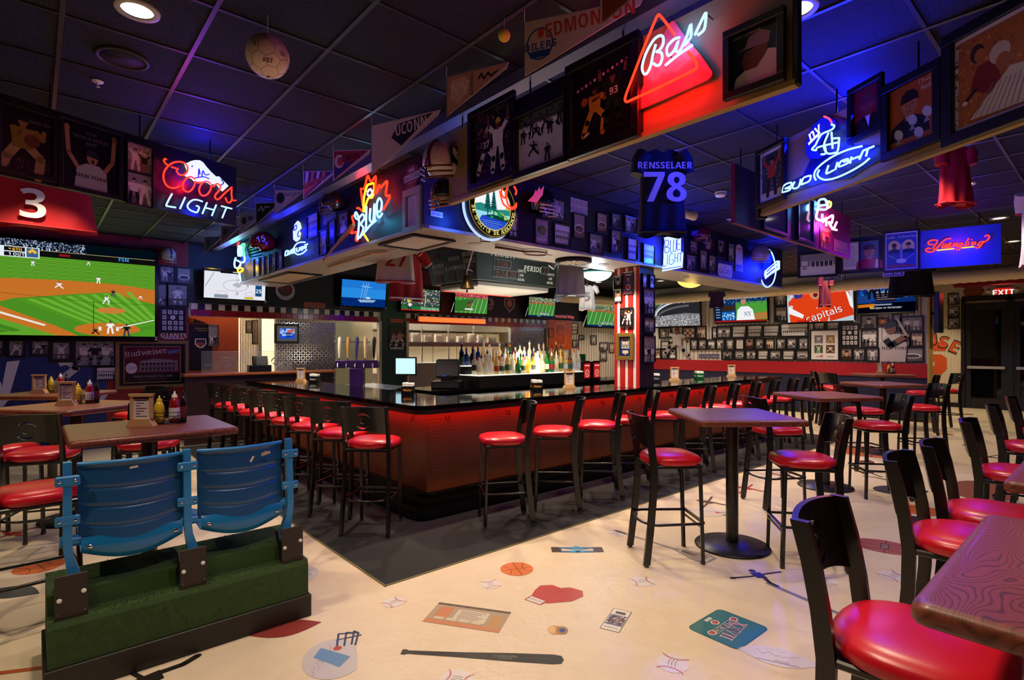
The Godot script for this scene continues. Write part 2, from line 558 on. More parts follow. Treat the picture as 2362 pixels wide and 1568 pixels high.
	for run in [[2.09, 5.72], [6.4, 10.9]]:
		var n := int((run[1] - run[0]) / 0.109)
		for i in n:
			var x: float = run[0] + 0.109 * (i + 0.5)
			part("tile", tg, mat("#e2dccd", 0.15) if i % 2 == 0 else mat("#101010", 0.15), wk, Vector3(x, 2.34, -10.912))
			part("tile", tg, mat("#9c1016", 0.15), wk, Vector3(x, 2.23, -10.912))
	part("pilaster", slab(5.76, 0, -11.1, 6.36, CEIL, -10.88), mat("#0d3d2c", 0.5), wk, Vector3.ZERO, "dark green pilaster")
	part("steel_edge", Geo.new().box(Vector3(5.72, 1.1, -10.9), Vector3(0.06, 2.2, 0.1)).box(Vector3(6.4, 1.1, -10.9), Vector3(0.06, 2.2, 0.1)), mat("#c4b9a2", 0.4), wk)
	part("lower_wall", slab(10.93, 0, -11.1, 14.66, 2.4, -10.9), mat("#cfc9bd", 0.6), wk)
	for i in 30:
		part("pinstripe", slab(-0.006, 0.3, 0, 0.006, 2.38, 0.004), mat("#22243a", 0.6), wk, Vector3(11.0 + 0.115 * i, 0, -10.9))
	# recess with the orange wall, the corridor and the kitchen beyond
	var wr := struct("wall_recess", slab(1.95, 0, -11.62, 3.02, 2.9, -11.5), mat("#c8551c", 0.6))
	part("side_return", slab(1.95, 0, -11.5, 2.05, 2.9, -11.1), mat("#c8551c", 0.6), wr)
	var rib := Geo.new()
	for i in 11: rib.box(Vector3(3.05 + i * 0.03, 1.4, -11.49), Vector3(0.018, 2.8, 0.03), 0.004)
	part("ribbed_panel", rib, mat("#c9b48c", 0.5), wr)
	part("door_frame", Geo.new().box(Vector3(3.4, 1.1, -11.5), Vector3(0.06, 2.2, 0.12)), mat("#d8cfb8", 0.5), wr)
	# diamond plate panels
	for p in [[3.72, 4.98, -11.5, "wall_plate"], [9.62, 10.93, -10.97, "wall_plate"]]:
		var dp := struct(p[3], slab(p[0], 0, p[2] - 0.1, p[1], 2.6 if p[2] < -11 else 2.17, p[2]), mat("#7c7c7e", 0.4, 0.9))
		var studs := Geo.new()
		var cols := int((p[1] - p[0]) / 0.05)
		for i in cols:
			for k in 26:
				var ctr := Vector3(p[0] + 0.025 + i * 0.05, 0.92 + k * 0.05, p[2] + 0.001)
				studs.box(ctr, Vector3(0.044, 0.016, 0.012), 0.002, Basis(Vector3.BACK, PI / 4 if (i + k) % 2 == 0 else -PI / 4))
		var sp = part("raised_tread", studs, mat("#f0f0ee", 0.12, 1.0), dp)
		sp.set_meta("kind", "stuff")
	struct("wall_kitchen_back", slab(1.95, 0, -15, 12, 2.9, -14.4), mat("#d7cfbd", 0.5))
	struct("wall_kitchen_side", slab(1.85, 0, -15, 1.95, 2.9, -11.1), mat("#d7cfbd", 0.5))
	struct("wall_kitchen_end", slab(11.9, 0, -15, 12, 2.9, -11.1), mat("#d7cfbd", 0.5))
	struct("ceiling_kitchen", slab(1.85, 2.9, -15, 12, 3.0, -11.1), mat("#e5dfd0", 0.6))
	# pinstripe wall on the far side
	var wy := struct("wall_right", slab(14.46, 1.26, -11.1, 14.7, CEIL + 0.03, -2.88), mat("#cfc8c4", 0.6))
	for i in 66:
		part("pinstripe", slab(0, 1.26, -0.006, 0.006, 3.2, 0.006), mat("#22243a", 0.6), wy, Vector3(14.455, 0, -10.8 + 0.12 * i))
	part("red_band", slab(14.42, 0.96, -11.0, 14.7, 1.26, -2.88), mat("#a00a1c", 0.5), wy)
	part("blue_dado", slab(14.44, 0.1, -11.0, 14.7, 0.96, -2.88), mat("#10123c", 0.55), wy)
	part("end_board", slab(14.42, 0, -2.88, 14.72, 3.4, -2.84), mat("#b59a55", 0.6), wy)
	part("baseboard", slab(14.42, 0, -11.0, 14.5, 0.1, -2.88), M.black, wy)
	struct("wall_block", slab(14.7, 0, -11.1, 18.9, CEIL + 0.03, -4.6), M.cream)
	build_entrance()
	# soffit over the bar
	var so := thing("bar_soffit", "long black bulkhead with pale underside above the bar counter", "soffit")
	part("side_run", slab(2.68, 2.72, -10.1, 3.31, CEIL - 0.014, -4.25), M.navy, so)
	part("front_run", slab(3.31, 2.72, -4.88, 10.4, CEIL - 0.014, -4.25), M.navy, so)
	part("underside", Geo.new().box(Vector3(2.995, 2.71, -7.17), Vector3(0.66, 0.03, 5.87)).box(Vector3(6.87, 2.71, -4.565), Vector3(7.09, 0.03, 0.66)), mat("#a39a8e", 0.45), so)
	part("corner_trim", slab(2.665, 2.695, -4.265, 2.72, CEIL - 0.014, -4.235), M.navy, so)
	# striped column that carries it
	var co := struct("column", slab(6.04, 1.072, -4.7, 6.37, 2.69, -4.3), M.navy)
	part("red_face", slab(6.036, 1.072, -4.7, 6.04, 2.69, -4.3), mat("#c21f1a", 0.5), co)
	for k in 5:
		part("stripe", slab(6.03, 1.072, 0, 6.036, 2.69, 0.042), M.white if k % 2 == 0 else mat("#c21f1a", 0.5), co, Vector3(0, 0, -4.655 + k * 0.066))
	for z in [-4.705, -4.302]: part("corner_strip", slab(6.028, 1.072, z, 6.04, 2.69, z + 0.01), mat("#a8201c", 0.5), co)

func build_entrance():
	var wf := struct("wall_entry", slab(18.86, 0.12, -4.6, 18.9, CEIL, -3.0), M.cream)
	for i in 22: part("bead", slab(18.852, 0.12, 0, 18.86, 3.0, 0.05), mat("#d5c7a9", 0.6), wf, Vector3(0, 0, -4.58 + i * 0.072))
	part("baseboard", slab(18.82, 0, -4.6, 18.9, 0.12, -3.0), M.black, wf)
	var p := Pic.new(1, 1)
	p.step = 0.0005
	var or_ := "#d9541e"
	p.poly([Vector2(-.42, -.3), Vector2(-.3, -.45), Vector2(.3, -.45), Vector2(.42, -.3), Vector2(.42, .0), Vector2(.3, .1), Vector2(-.15, .1), Vector2(-.15, .2), Vector2(.4, .2), Vector2(.4, .32), Vector2(.3, .45), Vector2(-.3, .45), Vector2(-.42, .32), Vector2(-.42, .02), Vector2(-.3, -.1), Vector2(.15, -.1), Vector2(.15, -.22), Vector2(-.42, -.22)], or_)
	part("painted_letter", p, print_mat, wf, Vector3(18.845, 1.33, -3.75)).rotation.y = -PI / 2
	var t := Pic.new(1, 1)
	t.step = 0.0006
	for q in [["C", -0.44, 0.0, 0.25], ["U", -0.15, -0.06, 0.12], ["S", 0.13, -0.14, -0.2], ["E", 0.36, -0.26, -0.45]]:
		t.text(q[0], q[1], q[2], 0.36, "#27160c", f_bold, q[3], 1.0)
		t.text(q[0], q[1], q[2], 0.3, or_, f_bold, q[3], 1.0)
	t.text("FIGHTIN' IRISH", 0.18, 0.27, 0.085, "#4a4338", f_sans)
	part("painted_word", t, print_mat, wf, Vector3(18.844, 1.9, -3.52)).rotation.y = -PI / 2
	# double glass doors
	var d := struct("door_1", Geo.new().box(Vector3(18.86, 2.92, -2.0), Vector3(0.14, 0.14, 2.0)).box(Vector3(18.86, 1.46, -2.98), Vector3(0.14, 2.92, 0.08)).box(Vector3(18.86, 1.46, -2.03), Vector3(0.14, 2.92, 0.12)).box(Vector3(18.86, 1.46, -1.05), Vector3(0.14, 2.92, 0.08)), mat("#17171c", 0.4))
	for k in 2:
		var z0 := -2.94 + k * 0.97
		part("door_leaf", Geo.new().box(Vector3(18.87, 1.4, z0 + 0.06), Vector3(0.06, 2.78, 0.12)).box(Vector3(18.87, 1.4, z0 + 0.79), Vector3(0.06, 2.78, 0.12)).box(Vector3(18.87, 0.14, z0 + 0.425), Vector3(0.06, 0.26, 0.62)).box(Vector3(18.87, 2.7, z0 + 0.425), Vector3(0.06, 0.18, 0.62)), mat("#1d1d24", 0.35), d)
		part("pane", slab(18.87, 0.27, z0 + 0.12, 18.88, 2.61, z0 + 0.73), mat("#05060c", 0.04), d)
		part("push_bar", Geo.new().box(Vector3(18.8, 1.09, z0 + 0.43), Vector3(0.05, 0.07, 0.76), 0.01), mat("#c9c9c9", 0.3, 0.6), d)
	var ex := thing("exit_sign", "lit red EXIT sign with two lamps above the glass doors", "sign", Vector3(18.8, 3.04, -2.17), -PI / 2)
	part("box", slab(-0.18, -0.13, -0.05, 0.18, 0.13, 0.0, 0.01), mat("#c8b8a0", 0.5), ex)
	part("lit_panel", slab(-0.165, -0.115, 0.0, 0.165, 0.115, 0.004), glow("#d81a10", 0.8), ex)
	var tx := Pic.new(1, 1)
	tx.text("EXIT", 0, 0, 0.15, "#fff3ea", f_bold)
	var um := StandardMaterial3D.new()
	um.shading_mode = BaseMaterial3D.SHADING_MODE_UNSHADED; um.vertex_color_use_as_albedo = true
	part("lit_lettering", tx, um, ex, Vector3(0, 0, 0.005))
	for s in [-1, 1]: part("emergency_lamp", Geo.new().lathe([Vector2(0.03, -0.05), Vector2(0.06, 0.03), Vector2(0.0, 0.035)], 12, Transform3D(Basis(Vector3.RIGHT, PI / 2 - 0.3), Vector3(s * 0.27, 0.05, 0.02))), M.white, ex)
	area(Vector3(18.7, 3.04, -2.17), Vector3(-1, 0, 0), 0.3, 0.2, "#ff3020", 0.12)

# ---------------------------------------------------------------- recessed lamps
func downlight(at: Vector3, energy: float, angle: float, where: String, r := 0.075, col := "#ffe6c8"):
	var o := thing("downlight", "recessed round ceiling lamp " + where, "ceiling lamp", at, 0.0, "recessed downlights")
	part("trim_ring", Geo.new().lathe([Vector2(r, 0.0), Vector2(r * 1.35, -0.004), Vector2(r * 1.4, 0.002), Vector2(r * 1.4, 0.01)], 24), mat("#b9b2a6", 0.4), o)
	part("lit_disc", Geo.new().lathe([Vector2(0, 0.006), Vector2(r, 0.006), Vector2(r, 0.016), Vector2(0, 0.016)], 20), glow("#fff1d6", 3.0), o)
	if energy > 0: spot(Vector3(0, -0.012, 0), Vector3.DOWN, col, energy, angle, r * 0.8, o)
func build_lights():
	var y := CEIL - 0.014
	var D := [[0.42, -3.5, "over the blue stadium seats", 1.0], [3.05, -1.17, "beside the fascia with the portrait", 1.0], [5.38, -1.19, "added unseen behind the second fascia", 1.0], [7.7, -1.21, "seen past the hanging red jersey", 1.0], [10.05, -1.2, "over the farther aisle", 1.0], [12.4, -1.3, "towards the entrance", 1.0], [14.9, -2.0, "near the entry wall", 1.0], [17.2, -2.0, "before the glass doors", 1.0], [17.6, -3.5, "added to brighten the cream entry wall", 1.6],
		[1.45, -1.3, "added unseen above the open floor", 1.0], [0.7, -1.2, "added unseen above the photographer's corner", 1.0], [-1.2, -2.9, "added unseen beyond the left edge", 1.0], [3.2, 1.0, "added unseen behind the nearest table", 1.0], [2.75, -3.5, "added unseen behind the first fascia", 1.0], [5.1, -3.5, "added unseen behind the black football jersey", 1.0], [7.9, -3.3, "added unseen behind the fourth fascia", 1.0], [10.4, -3.2, "over the end of the bar", 1.0], [12.6, -5.4, "before the pinstripe wall", 1.0], [12.6, -8.3, "over the corner tables", 1.0],
		[0.1, -6.4, "added unseen over the middle left table", 1.0], [0.6, -7.5, "added unseen over the far left table", 1.0], [1.6, -8.0, "added unseen behind the mountain neon sign", 1.0], [-1.6, -6.4, "added left of the tables, out of frame", 1.0], [13.3, -9.6, "added to wash the pinstripe wall, far one", 1.6], [13.3, -7.6, "added to wash the pinstripe wall, second", 1.6], [13.3, -5.6, "added to wash the pinstripe wall, third", 1.6], [13.3, -3.9, "added to wash the pinstripe wall, near one", 1.6], [5.0, -7.6, "added unseen above the back bar, near the bell", 1.0], [7.2, -7.6, "added unseen above the back bar, middle", 1.0], [4.3, -9.3, "added unseen before the tile band", 1.0], [9.4, -8.2, "added unseen above the back bar, far end", 1.0], [11.6, -9.6, "before the orange letter panel", 1.0]]
	for d in D: downlight(Vector3(d[0], y, d[1]), 3.1 * d[3], 50.0, d[2])  # lamps labelled added are unseen, placed for floor, wall and bar light
	var ys := 2.692
	var k := -1
	for p in [[2.99, -5.38], [3.0, -6.63], [3.0, -7.87], [3.0, -9.1], [3.49, -4.54], [4.55, -4.55], [5.6, -4.55], [6.58, -4.54], [7.52, -4.53], [8.52, -4.53], [9.5, -4.52]]:
		k += 1
		downlight(Vector3(p[0], ys, p[1]), 3.6, 58.0, "in the soffit underside, %s" % ["first of the side run", "second of the side run", "third of the side run", "fourth of the side run", "first of the front run", "second of the front run", "third of the front run", "fourth of the front run", "fifth of the front run", "sixth of the front run", "last of the front run"][k], 0.05)
	# kitchen ceiling panels
	for x in [4.2, 7.0, 9.0]:
		var kl := thing("kitchen_light", "white lit panel in the kitchen ceiling, %s" % {4.2: "above the corridor", 7.0: "above the pass", 9.0: "above the far end"}[x], "ceiling lamp", Vector3(x, 2.895, -12.6))
		part("lit_panel", slab(-0.6, -0.02, -0.3, 0.6, 0, 0.3), glow("#fff3dc", 1.5), kl)
		area(Vector3(x, 2.87, -12.6), Vector3.DOWN, 1.2, 0.6, "#fff0d8", 15.0)
	var rl := thing("added_recess_light", "unseen white panel added to light the orange wall", "ceiling lamp", Vector3(2.7, 2.89, -11.3))  # unseen panel, added to brighten the orange wall
	part("lit_panel", slab(-0.5, -0.02, -0.12, 0.5, 0, 0.12), glow("#fff3dc", 1.5), rl)
	area(Vector3(2.7, 2.86, -11.3), Vector3.DOWN, 1.0, 0.2, "#fff0d8", 1.6)

# ---------------------------------------------------------------- the bar
func counter_path(off: float) -> PackedVector2Array:
	# outline of the L-shaped counter in (x, -z), rounded at the street corner; off > 0 grows it
	var pts := PackedVector2Array()
	var x0 := 2.62 - off
	var z0 := 4.26 - off
	var r := 0.14
	for i in 7:
		var a := PI + PI / 2 * i / 6.0
		pts.append(Vector2(x0 + r + cos(a) * r, z0 + r + sin(a) * r))
	pts.append(Vector2(10.46 + off, z0))
	pts.append(Vector2(10.46 + off, 5.06 + off))
	pts.append(Vector2(3.42 + off, 5.06 + off))
	pts.append(Vector2(3.42 + off, 9.6))
	pts.append(Vector2(x0, 9.6))
	return pts
func lay(y0: float, y1: float, off: float, g: Geo):
	g.prism(counter_path(off), y0, y1, Transform3D(Basis(Vector3.RIGHT, Vector3.FORWARD, UP), Vector3.ZERO))

func build_bar():
	var top := thing("bar_counter", "polished black granite counter running round the corner of the bar", "counter")
	var g := Geo.new()
	lay(1.03, 1.07, -0.008, g)
	lay(1.036, 1.064, 0.0, g)
	part("slab", g, M.granite, top)
	var lip := Geo.new()
	lay(0.985, 1.03, -0.03, lip)
	part("edge_board", lip, M.satin, top)
	var bar := thing("bar_cabinet", "cherry wood panelled bar front with black foot step", "bar")
	# panels with narrow joints
	var pan := func(x0, z0, x1, z1): return slab(x0, 0.2, z0, x1, 0.985, z1, 0.003)
	var z := -4.5
	while z > -9.5:
		part("panel", pan.call(2.87, maxf(z - 1.218, -9.6), 2.9, z), M.barwood, bar)
		z -= 1.22
	var x := 2.87
	while x < 10.2:
		part("panel", pan.call(x + 0.001, -4.53, minf(x + 1.218, 10.2), -4.5), M.barwood, bar)
		x += 1.22
	part("corner_post", slab(2.862, 0.2, -4.53, 2.9, 0.985, -4.492, 0.006), M.barwood, bar)
	part("core", Geo.new().box(Vector3(3.1, 0.5, -7.1), Vector3(0.38, 0.97, 5.0)).box(Vector3(6.6, 0.5, -4.74), Vector3(7.2, 0.97, 0.4)), M.satin, bar)
	part("end_panel", slab(10.2, 0.2, -4.94, 10.23, 0.985, -4.5), M.barwood, bar)
	# foot step: a black skirting with a rounded lip
	var fs := Geo.new()
	lay(0.0, 0.16, -0.12, fs)
	lay(0.16, 0.2, -0.2, fs)
	lay(0.02, 0.09, -0.02, fs)
	part("foot_step", fs, mat("#070707", 0.25), bar)
	# coat hooks under the overhang
	for i in 5: hook(bar, Vector3(2.868, 0.9, -4.75 - i * 0.9), -PI / 2)
	for i in 9: hook(bar, Vector3(3.1 + i * 0.8, 0.9, -4.498), 0.0)
	# red rope light under the lip
	var rope := thing("rope_light", "red rope light under the counter overhang", "light")
	part("lit_tube", Geo.new().tube([Vector3(2.8, 0.975, -9.4), Vector3(2.8, 0.975, -4.5), Vector3(2.86, 0.975, -4.43), Vector3(10.2, 0.975, -4.43)], 0.008, 6), glow("#ff1a10", 0.8), rope)
	for i in 5: area(Vector3(2.8, 0.962, -4.95 - i * 1.0), Vector3(0.35, -1, 0), 0.95, 0.02, "#ff0d08", 0.11, rope)
	for i in 8: area(Vector3(3.25 + i * 0.93, 0.962, -4.43), Vector3(0, -1, -0.35), 0.9, 0.02, "#ff0d08", 0.11, rope)
	build_back_bar()

func hook(parent, at, turn):
	var o = part("hook", Geo.new().tube([Vector3(-0.02, 0.03, 0), Vector3(-0.02, -0.01, 0.02), Vector3(0, -0.03, 0.035), Vector3(0.02, -0.01, 0.02), Vector3(0.02, 0.03, 0)], 0.004, 5), M.black, parent, at)
	o.rotation.y = turn

func build_back_bar():
	var bb := thing("back_bar", "black back bar cabinet with stepped shelf for the bottles", "cabinet")
	part("body", slab(3.95, 0, -6.75, 8.8, 1.0, -6.05), M.black, bb)
	part("top", slab(3.9, 1.0, -6.8, 8.85, 1.04, -6.0, 0.006), M.granite, bb)
	part("riser", slab(4.75, 1.04, -6.75, 7.0, 1.2, -6.1), M.black, bb)
	part("lit_shelf", slab(4.76, 1.2, -6.62, 6.99, 1.215, -6.12), glow("#fff6e6", 1.0), bb, Vector3.ZERO, "glowing white bottle shelf")
	part("rear_step", slab(4.76, 1.215, -6.75, 6.99, 1.33, -6.45), M.black, bb)
	part("rear_lit_shelf", slab(4.76, 1.33, -6.75, 6.99, 1.342, -6.45), glow("#fff6e6", 1.0), bb)
	for i in 4:
		var dr = part("drawer_front", slab(4.1 + i * 1.2, 0.55, -6.05, 5.2 + i * 1.2, 0.96, -6.035, 0.004), mat("#141414", 0.4), bb)
		part("handle", Geo.new().box(Vector3(4.65 + i * 1.2, 0.88, -6.02), Vector3(0.5, 0.02, 0.02)), M.steel, dr)
	area(Vector3(5.87, 1.222, -6.22), UP, 2.2, 0.2, "#fff2dc", 5.0, bb)
	area(Vector3(5.87, 1.348, -6.6), UP, 2.2, 0.25, "#fff2dc", 5.0, bb)
	# side station beside it
	var st := thing("ice_station", "black and steel under-counter station beside the till", "counter")
	part("body", slab(3.5, 0, -8.6, 4.4, 0.95, -7.2), M.black, st)
	part("top", slab(3.48, 0.95, -8.62, 4.42, 1.0, -7.18, 0.004), M.steel, st)
	bottles()

func bottle_mesh(kind: int) -> Array:
	# profile, shoulder height; 0 round spirit, 1 tall wine, 2 squat, 3 square-shouldered
	match kind:
		0: return [Vector2(0, 0), Vector2(0.036, 0.0), Vector2(0.038, 0.01), Vector2(0.038, 0.19), Vector2(0.03, 0.215), Vector2(0.014, 0.235), Vector2(0.013, 0.29), Vector2(0, 0.29)]
		1: return [Vector2(0, 0), Vector2(0.036, 0.0), Vector2(0.037, 0.2), Vector2(0.022, 0.235), Vector2(0.014, 0.26), Vector2(0.014, 0.32), Vector2(0, 0.32)]
		2: return [Vector2(0, 0), Vector2(0.046, 0.0), Vector2(0.048, 0.12), Vector2(0.036, 0.16), Vector2(0.015, 0.185), Vector2(0.014, 0.235), Vector2(0, 0.235)]
	return [Vector2(0, 0), Vector2(0.04, 0.0), Vector2(0.042, 0.17), Vector2(0.04, 0.185), Vector2(0.015, 0.2), Vector2(0.014, 0.27), Vector2(0, 0.27)]
const ORD := ["first", "second", "third", "fourth", "fifth", "sixth", "seventh", "eighth", "ninth", "tenth", "eleventh", "twelfth", "thirteenth", "fourteenth", "fifteenth", "sixteenth", "seventeenth", "eighteenth", "nineteenth", "twentieth", "last"]
func bottles():
	var glass := {}
	for k in ["#f4efe0", "#1f6b2a", "#a8651c", "#c98a2e", "#4a2a12", "#e8e2cc", "#0d0d10", "#d9c37a", "#2a3f8a", "#e9d9b0"]:
		var m := StandardMaterial3D.new()
		m.albedo_color = Color(k); m.roughness = 0.08
		m.backlight_enabled = true; m.backlight = Color(k)
		glass[k] = m
	var keys := glass.keys()
	var names := {"#f4efe0": "clear", "#1f6b2a": "green", "#a8651c": "amber", "#c98a2e": "golden", "#4a2a12": "brown", "#e8e2cc": "frosted", "#0d0d10": "black", "#d9c37a": "straw-coloured", "#2a3f8a": "blue", "#e9d9b0": "pale"}
	var meshes := []
	for k in 4: meshes.append(Geo.new().lathe(bottle_mesh(k), 12).mesh())
	var cap := Geo.new().lathe([Vector2(0.016, 0), Vector2(0.016, 0.03), Vector2(0.006, 0.035), Vector2(0.006, 0.06), Vector2(0, 0.06)], 8).mesh()
	var lab := Geo.new().lathe([Vector2(0.0395, 0.05), Vector2(0.0395, 0.13)], 12).mesh()
	var caps := ["#1a1a1a", "#c9a545", "#b01818", "#16306e", "#e6e6e6", "#d86a1a"]
	var labs := ["#efe8d8", "#e2cf9a", "#1c1c1c", "#a81c1c", "#d7d9dc", "#2d5a34"]
	rng.seed = 77
	var rows := [[-6.18, 1.216, 21, 4.82, 6.94, "front row"], [-6.34, 1.216, 19, 4.86, 6.9, "second row"], [-6.6, 1.343, 21, 4.8, 6.95, "raised back row"]]
	for r in rows:
		for i in r[2]:
			var t: float = float(i) / (r[2] - 1)
			var k: String
			if t < 0.34: k = ["#f4efe0", "#e8e2cc", "#f4efe0", "#e9d9b0", "#d9c37a"][rng.randi() % 5]
			elif t < 0.7: k = keys[[0, 1, 2, 3, 5, 7, 9, 1][rng.randi() % 8]]
			else: k = keys[[2, 3, 4, 1, 7, 5, 6, 0][rng.randi() % 8]]
			if r[0] < -6.5 and i < 4: k = ["#0d0d10", "#2a3f8a"][i % 2]
			var kind := rng.randi() % 4
			var ci := rng.randi() % caps.size()
			var capn: String = ["black", "gold", "red", "blue", "white", "orange"][ci]
			var b := thing("liquor_bottle", "%s bottle with %s cap, %s from the till in the %s" % [names[k], capn, ORD[i], r[5]], "bottle", Vector3(lerpf(r[3], r[4], t) + rng.randf_range(-0.005, 0.005), r[1], r[0] + rng.randf_range(-0.012, 0.012)), rng.randf() * TAU, "bottles on the lit back bar")
			var sc := rng.randf_range(0.88, 1.12)
			part("glass", meshes[kind], glass[k], b).scale = Vector3(1, sc, 1)
			var hh: float = bottle_mesh(kind)[-1].y * sc
			part("cap", cap, mat(caps[ci], 0.4), b, Vector3(0, hh, 0))
			if kind != 2: part("paper_label", lab, mat(labs[rng.randi() % labs.size()], 0.6), b).scale = Vector3(1.05, sc, 1.05)

# ---------------------------------------------------------------- stools and tables
func crescent(cx, cy, r, a0, a1, thick, lean) -> PackedVector2Array:
	var out := PackedVector2Array()
	var n := 12
	for i in n + 1:
		var a: float = lerpf(a0, a1, float(i) / n)
		out.append(Vector2(cx + cos(a) * r, cy + sin(a) * r))
	for i in range(n - 1, 0, -1):
		var t := float(i) / n
		var a: float = lerpf(a0, a1, t)
		var q: float = r - thick * sin(t * PI) * (1.0 + lean * (t - 0.5))
		out.append(Vector2(cx + cos(a) * q, cy + sin(a) * q))
	return out
func back_bend(x: float, y: float) -> Vector3:
	# the backrest curves round the sitter and leans away
	return Vector3(x, y, 0.215 + (y - 0.85) * 0.2 - 0.9 * (x * x - 0.03))
func make_stool() -> Node3D:
	var t := thing("bar_stool", "stool", "bar stool")
	t.set_meta("base", "bar_stool")
	# cushion: a rounded square, domed, with a rolled edge
	var g := Geo.new()
	var rows := []
	var prof := [[1.0, 0.735], [1.03, 0.745], [1.045, 0.76], [1.03, 0.777], [0.97, 0.79], [0.8, 0.802], [0.5, 0.81], [0.2, 0.813], [0.0, 0.814]]
	for pr in prof:
		var row := []
		for i in 40:
			var a := TAU * i / 40
			var ca := cos(a)
			var sa := sin(a)
			var e := 0.62 if sa < 0 else 0.8
			var px := signf(ca) * pow(absf(ca), e) * 0.215
			var pz := signf(sa) * pow(absf(sa), e) * (0.21 if sa < 0 else 0.2)
			row.append(Vector3(px * pr[0], pr[1], pz * pr[0] - 0.005))
		rows.append(row)
	g.sheet(rows, true)
	part("seat", g, M.vinyl, t)
	part("seat_pan", Geo.new().box(Vector3(0, 0.722, 0), Vector3(0.4, 0.026, 0.39), 0.006), M.metal_black, t)
	# legs: front pair straight, rear pair one bent flat bar each from floor to head
	for s in [-1, 1]:
		part("front_leg", Geo.new().bar(Vector3(s * 0.185, 0.02, -0.2), Vector3(s * 0.18, 0.715, -0.18), 0.026, 0.026, 0.003), M.metal_black, t)
		var pts := [Vector3(s * 0.205, 0.015, 0.235), Vector3(s * 0.198, 0.3, 0.2), Vector3(s * 0.194, 0.55, 0.178), Vector3(s * 0.192, 0.72, 0.175), Vector3(s * 0.191, 0.85, 0.19), Vector3(s * 0.19, 0.98, 0.214), Vector3(s * 0.19, 1.1, 0.245)]
		var rl := Geo.new()
		rl.flat()
		for i in pts.size() - 1:
			var a: Vector3 = pts[i]
			var b: Vector3 = pts[i + 1]
			var qa := []
			var qb := []
			for c in [[-0.012, -0.025], [0.012, -0.025], [0.012, 0.025], [-0.012, 0.025]]:
				qa.append(a + Vector3(c[0], 0, c[1])); qb.append(b + Vector3(c[0], 0, c[1]))
			for k in 4: rl.face([qa[k], qa[(k + 1) % 4], qb[(k + 1) % 4], qb[k]], (a + b) * 0.5)
			if i == 0: rl.face(qa, b)
			if i == pts.size() - 2: rl.face(qb, a)
		part("rear_leg", rl, M.metal_black, t)
	for e in [[-1, -0.2], [1, -0.2], [-1, 0.235], [1, 0.235]]:
		part("foot_cap", slab(-0.014, 0, -0.014, 0.014, 0.025, 0.014, 0.002), mat("#3a3a3a", 0.5), t, Vector3(e[0] * (0.185 if e[1] < 0 else 0.205), 0, e[1]))
	# foot ring: straight sides, round behind; double bar in front
	var ring := [Vector3(-0.185, 0.3, -0.19)]
	for i in 13:
		var a := PI - PI * i / 12.0
		ring.append(Vector3(cos(a) * 0.2, 0.3, 0.14 + sin(a) * 0.11))
	ring.append(Vector3(0.185, 0.3, -0.19))
	part("foot_ring", Geo.new().tube(ring, 0.0105, 8), M.metal_black, t)
	part("foot_bar", Geo.new().bar(Vector3(-0.185, 0.305, -0.205), Vector3(0.185, 0.305, -0.205), 0.02, 0.02, 0.002).bar(Vector3(-0.185, 0.265, -0.2), Vector3(0.185, 0.265, -0.2), 0.014, 0.014, 0.002), M.metal_black, t)
	# backrest: bent plate with a swirl cut through it
	var holes := [crescent(0.005, 0.99, 0.062, 0.15, 2.7, 0.016, 0.8), crescent(-0.005, 0.975, 0.062, PI + 0.15, PI + 2.7, 0.016, 0.8), crescent(0.0, 0.984, 0.026, 1.2, 5.6, 0.012, 0.4)]
	var plate := Geo.new()
	var w := 0.183
	var n := 24
	var low := func(x): return 0.868 + 0.03 * (1.0 - pow(x / w, 2.0))
	var high := func(x): return 1.098 + 0.008 * (1.0 - pow(x / w, 2.0))
	var th := 0.009
	plate.smooth(3)
	for side in [-1, 1]:
		for i in n:
			var x0 := -w + 2 * w * i / n
			var x1 := -w + 2 * w * (i + 1) / n
			var polys := [PackedVector2Array([Vector2(x0, low.call(x0)), Vector2(x1, low.call(x1)), Vector2(x1, high.call(x1)), Vector2(x0, high.call(x0))])]
			for hpoly in holes:
				var nx := []
				for q in polys:
					for r in Geometry2D.clip_polygons(q, hpoly):
						if r.size() > 2: nx.append(r)
				polys = nx
			for q in polys:
				var ix := Geometry2D.triangulate_polygon(q)
				for k in range(0, ix.size(), 3):
					var a := back_bend(q[ix[k]].x, q[ix[k]].y) + Vector3(0, 0, side * th)
					var b := back_bend(q[ix[k + 1]].x, q[ix[k + 1]].y) + Vector3(0, 0, side * th)
					var c := back_bend(q[ix[k + 2]].x, q[ix[k + 2]].y) + Vector3(0, 0, side * th)
					if ((b - a).cross(c - a)).z * side > 0: plate.tri(a, c, b)
					else: plate.tri(a, b, c)
	plate.flat()
	var rims := holes.duplicate()
	var outer := PackedVector2Array()
	for i in n + 1: outer.append(Vector2(-w + 2 * w * i / n, low.call(-w + 2 * w * i / n)))
	for i in n + 1: outer.append(Vector2(w - 2 * w * i / n, high.call(w - 2 * w * i / n)))
	rims.append(outer)
	for r in rims:
		for i in r.size():
			var a := back_bend(r[i].x, r[i].y)
			var b := back_bend(r[(i + 1) % r.size()].x, r[(i + 1) % r.size()].y)
			var o := Vector3(0, 0, th)
			plate.quad(a - o, b - o, b + o, a + o)
	part("backrest", plate, M.metal_black, t)
	return t

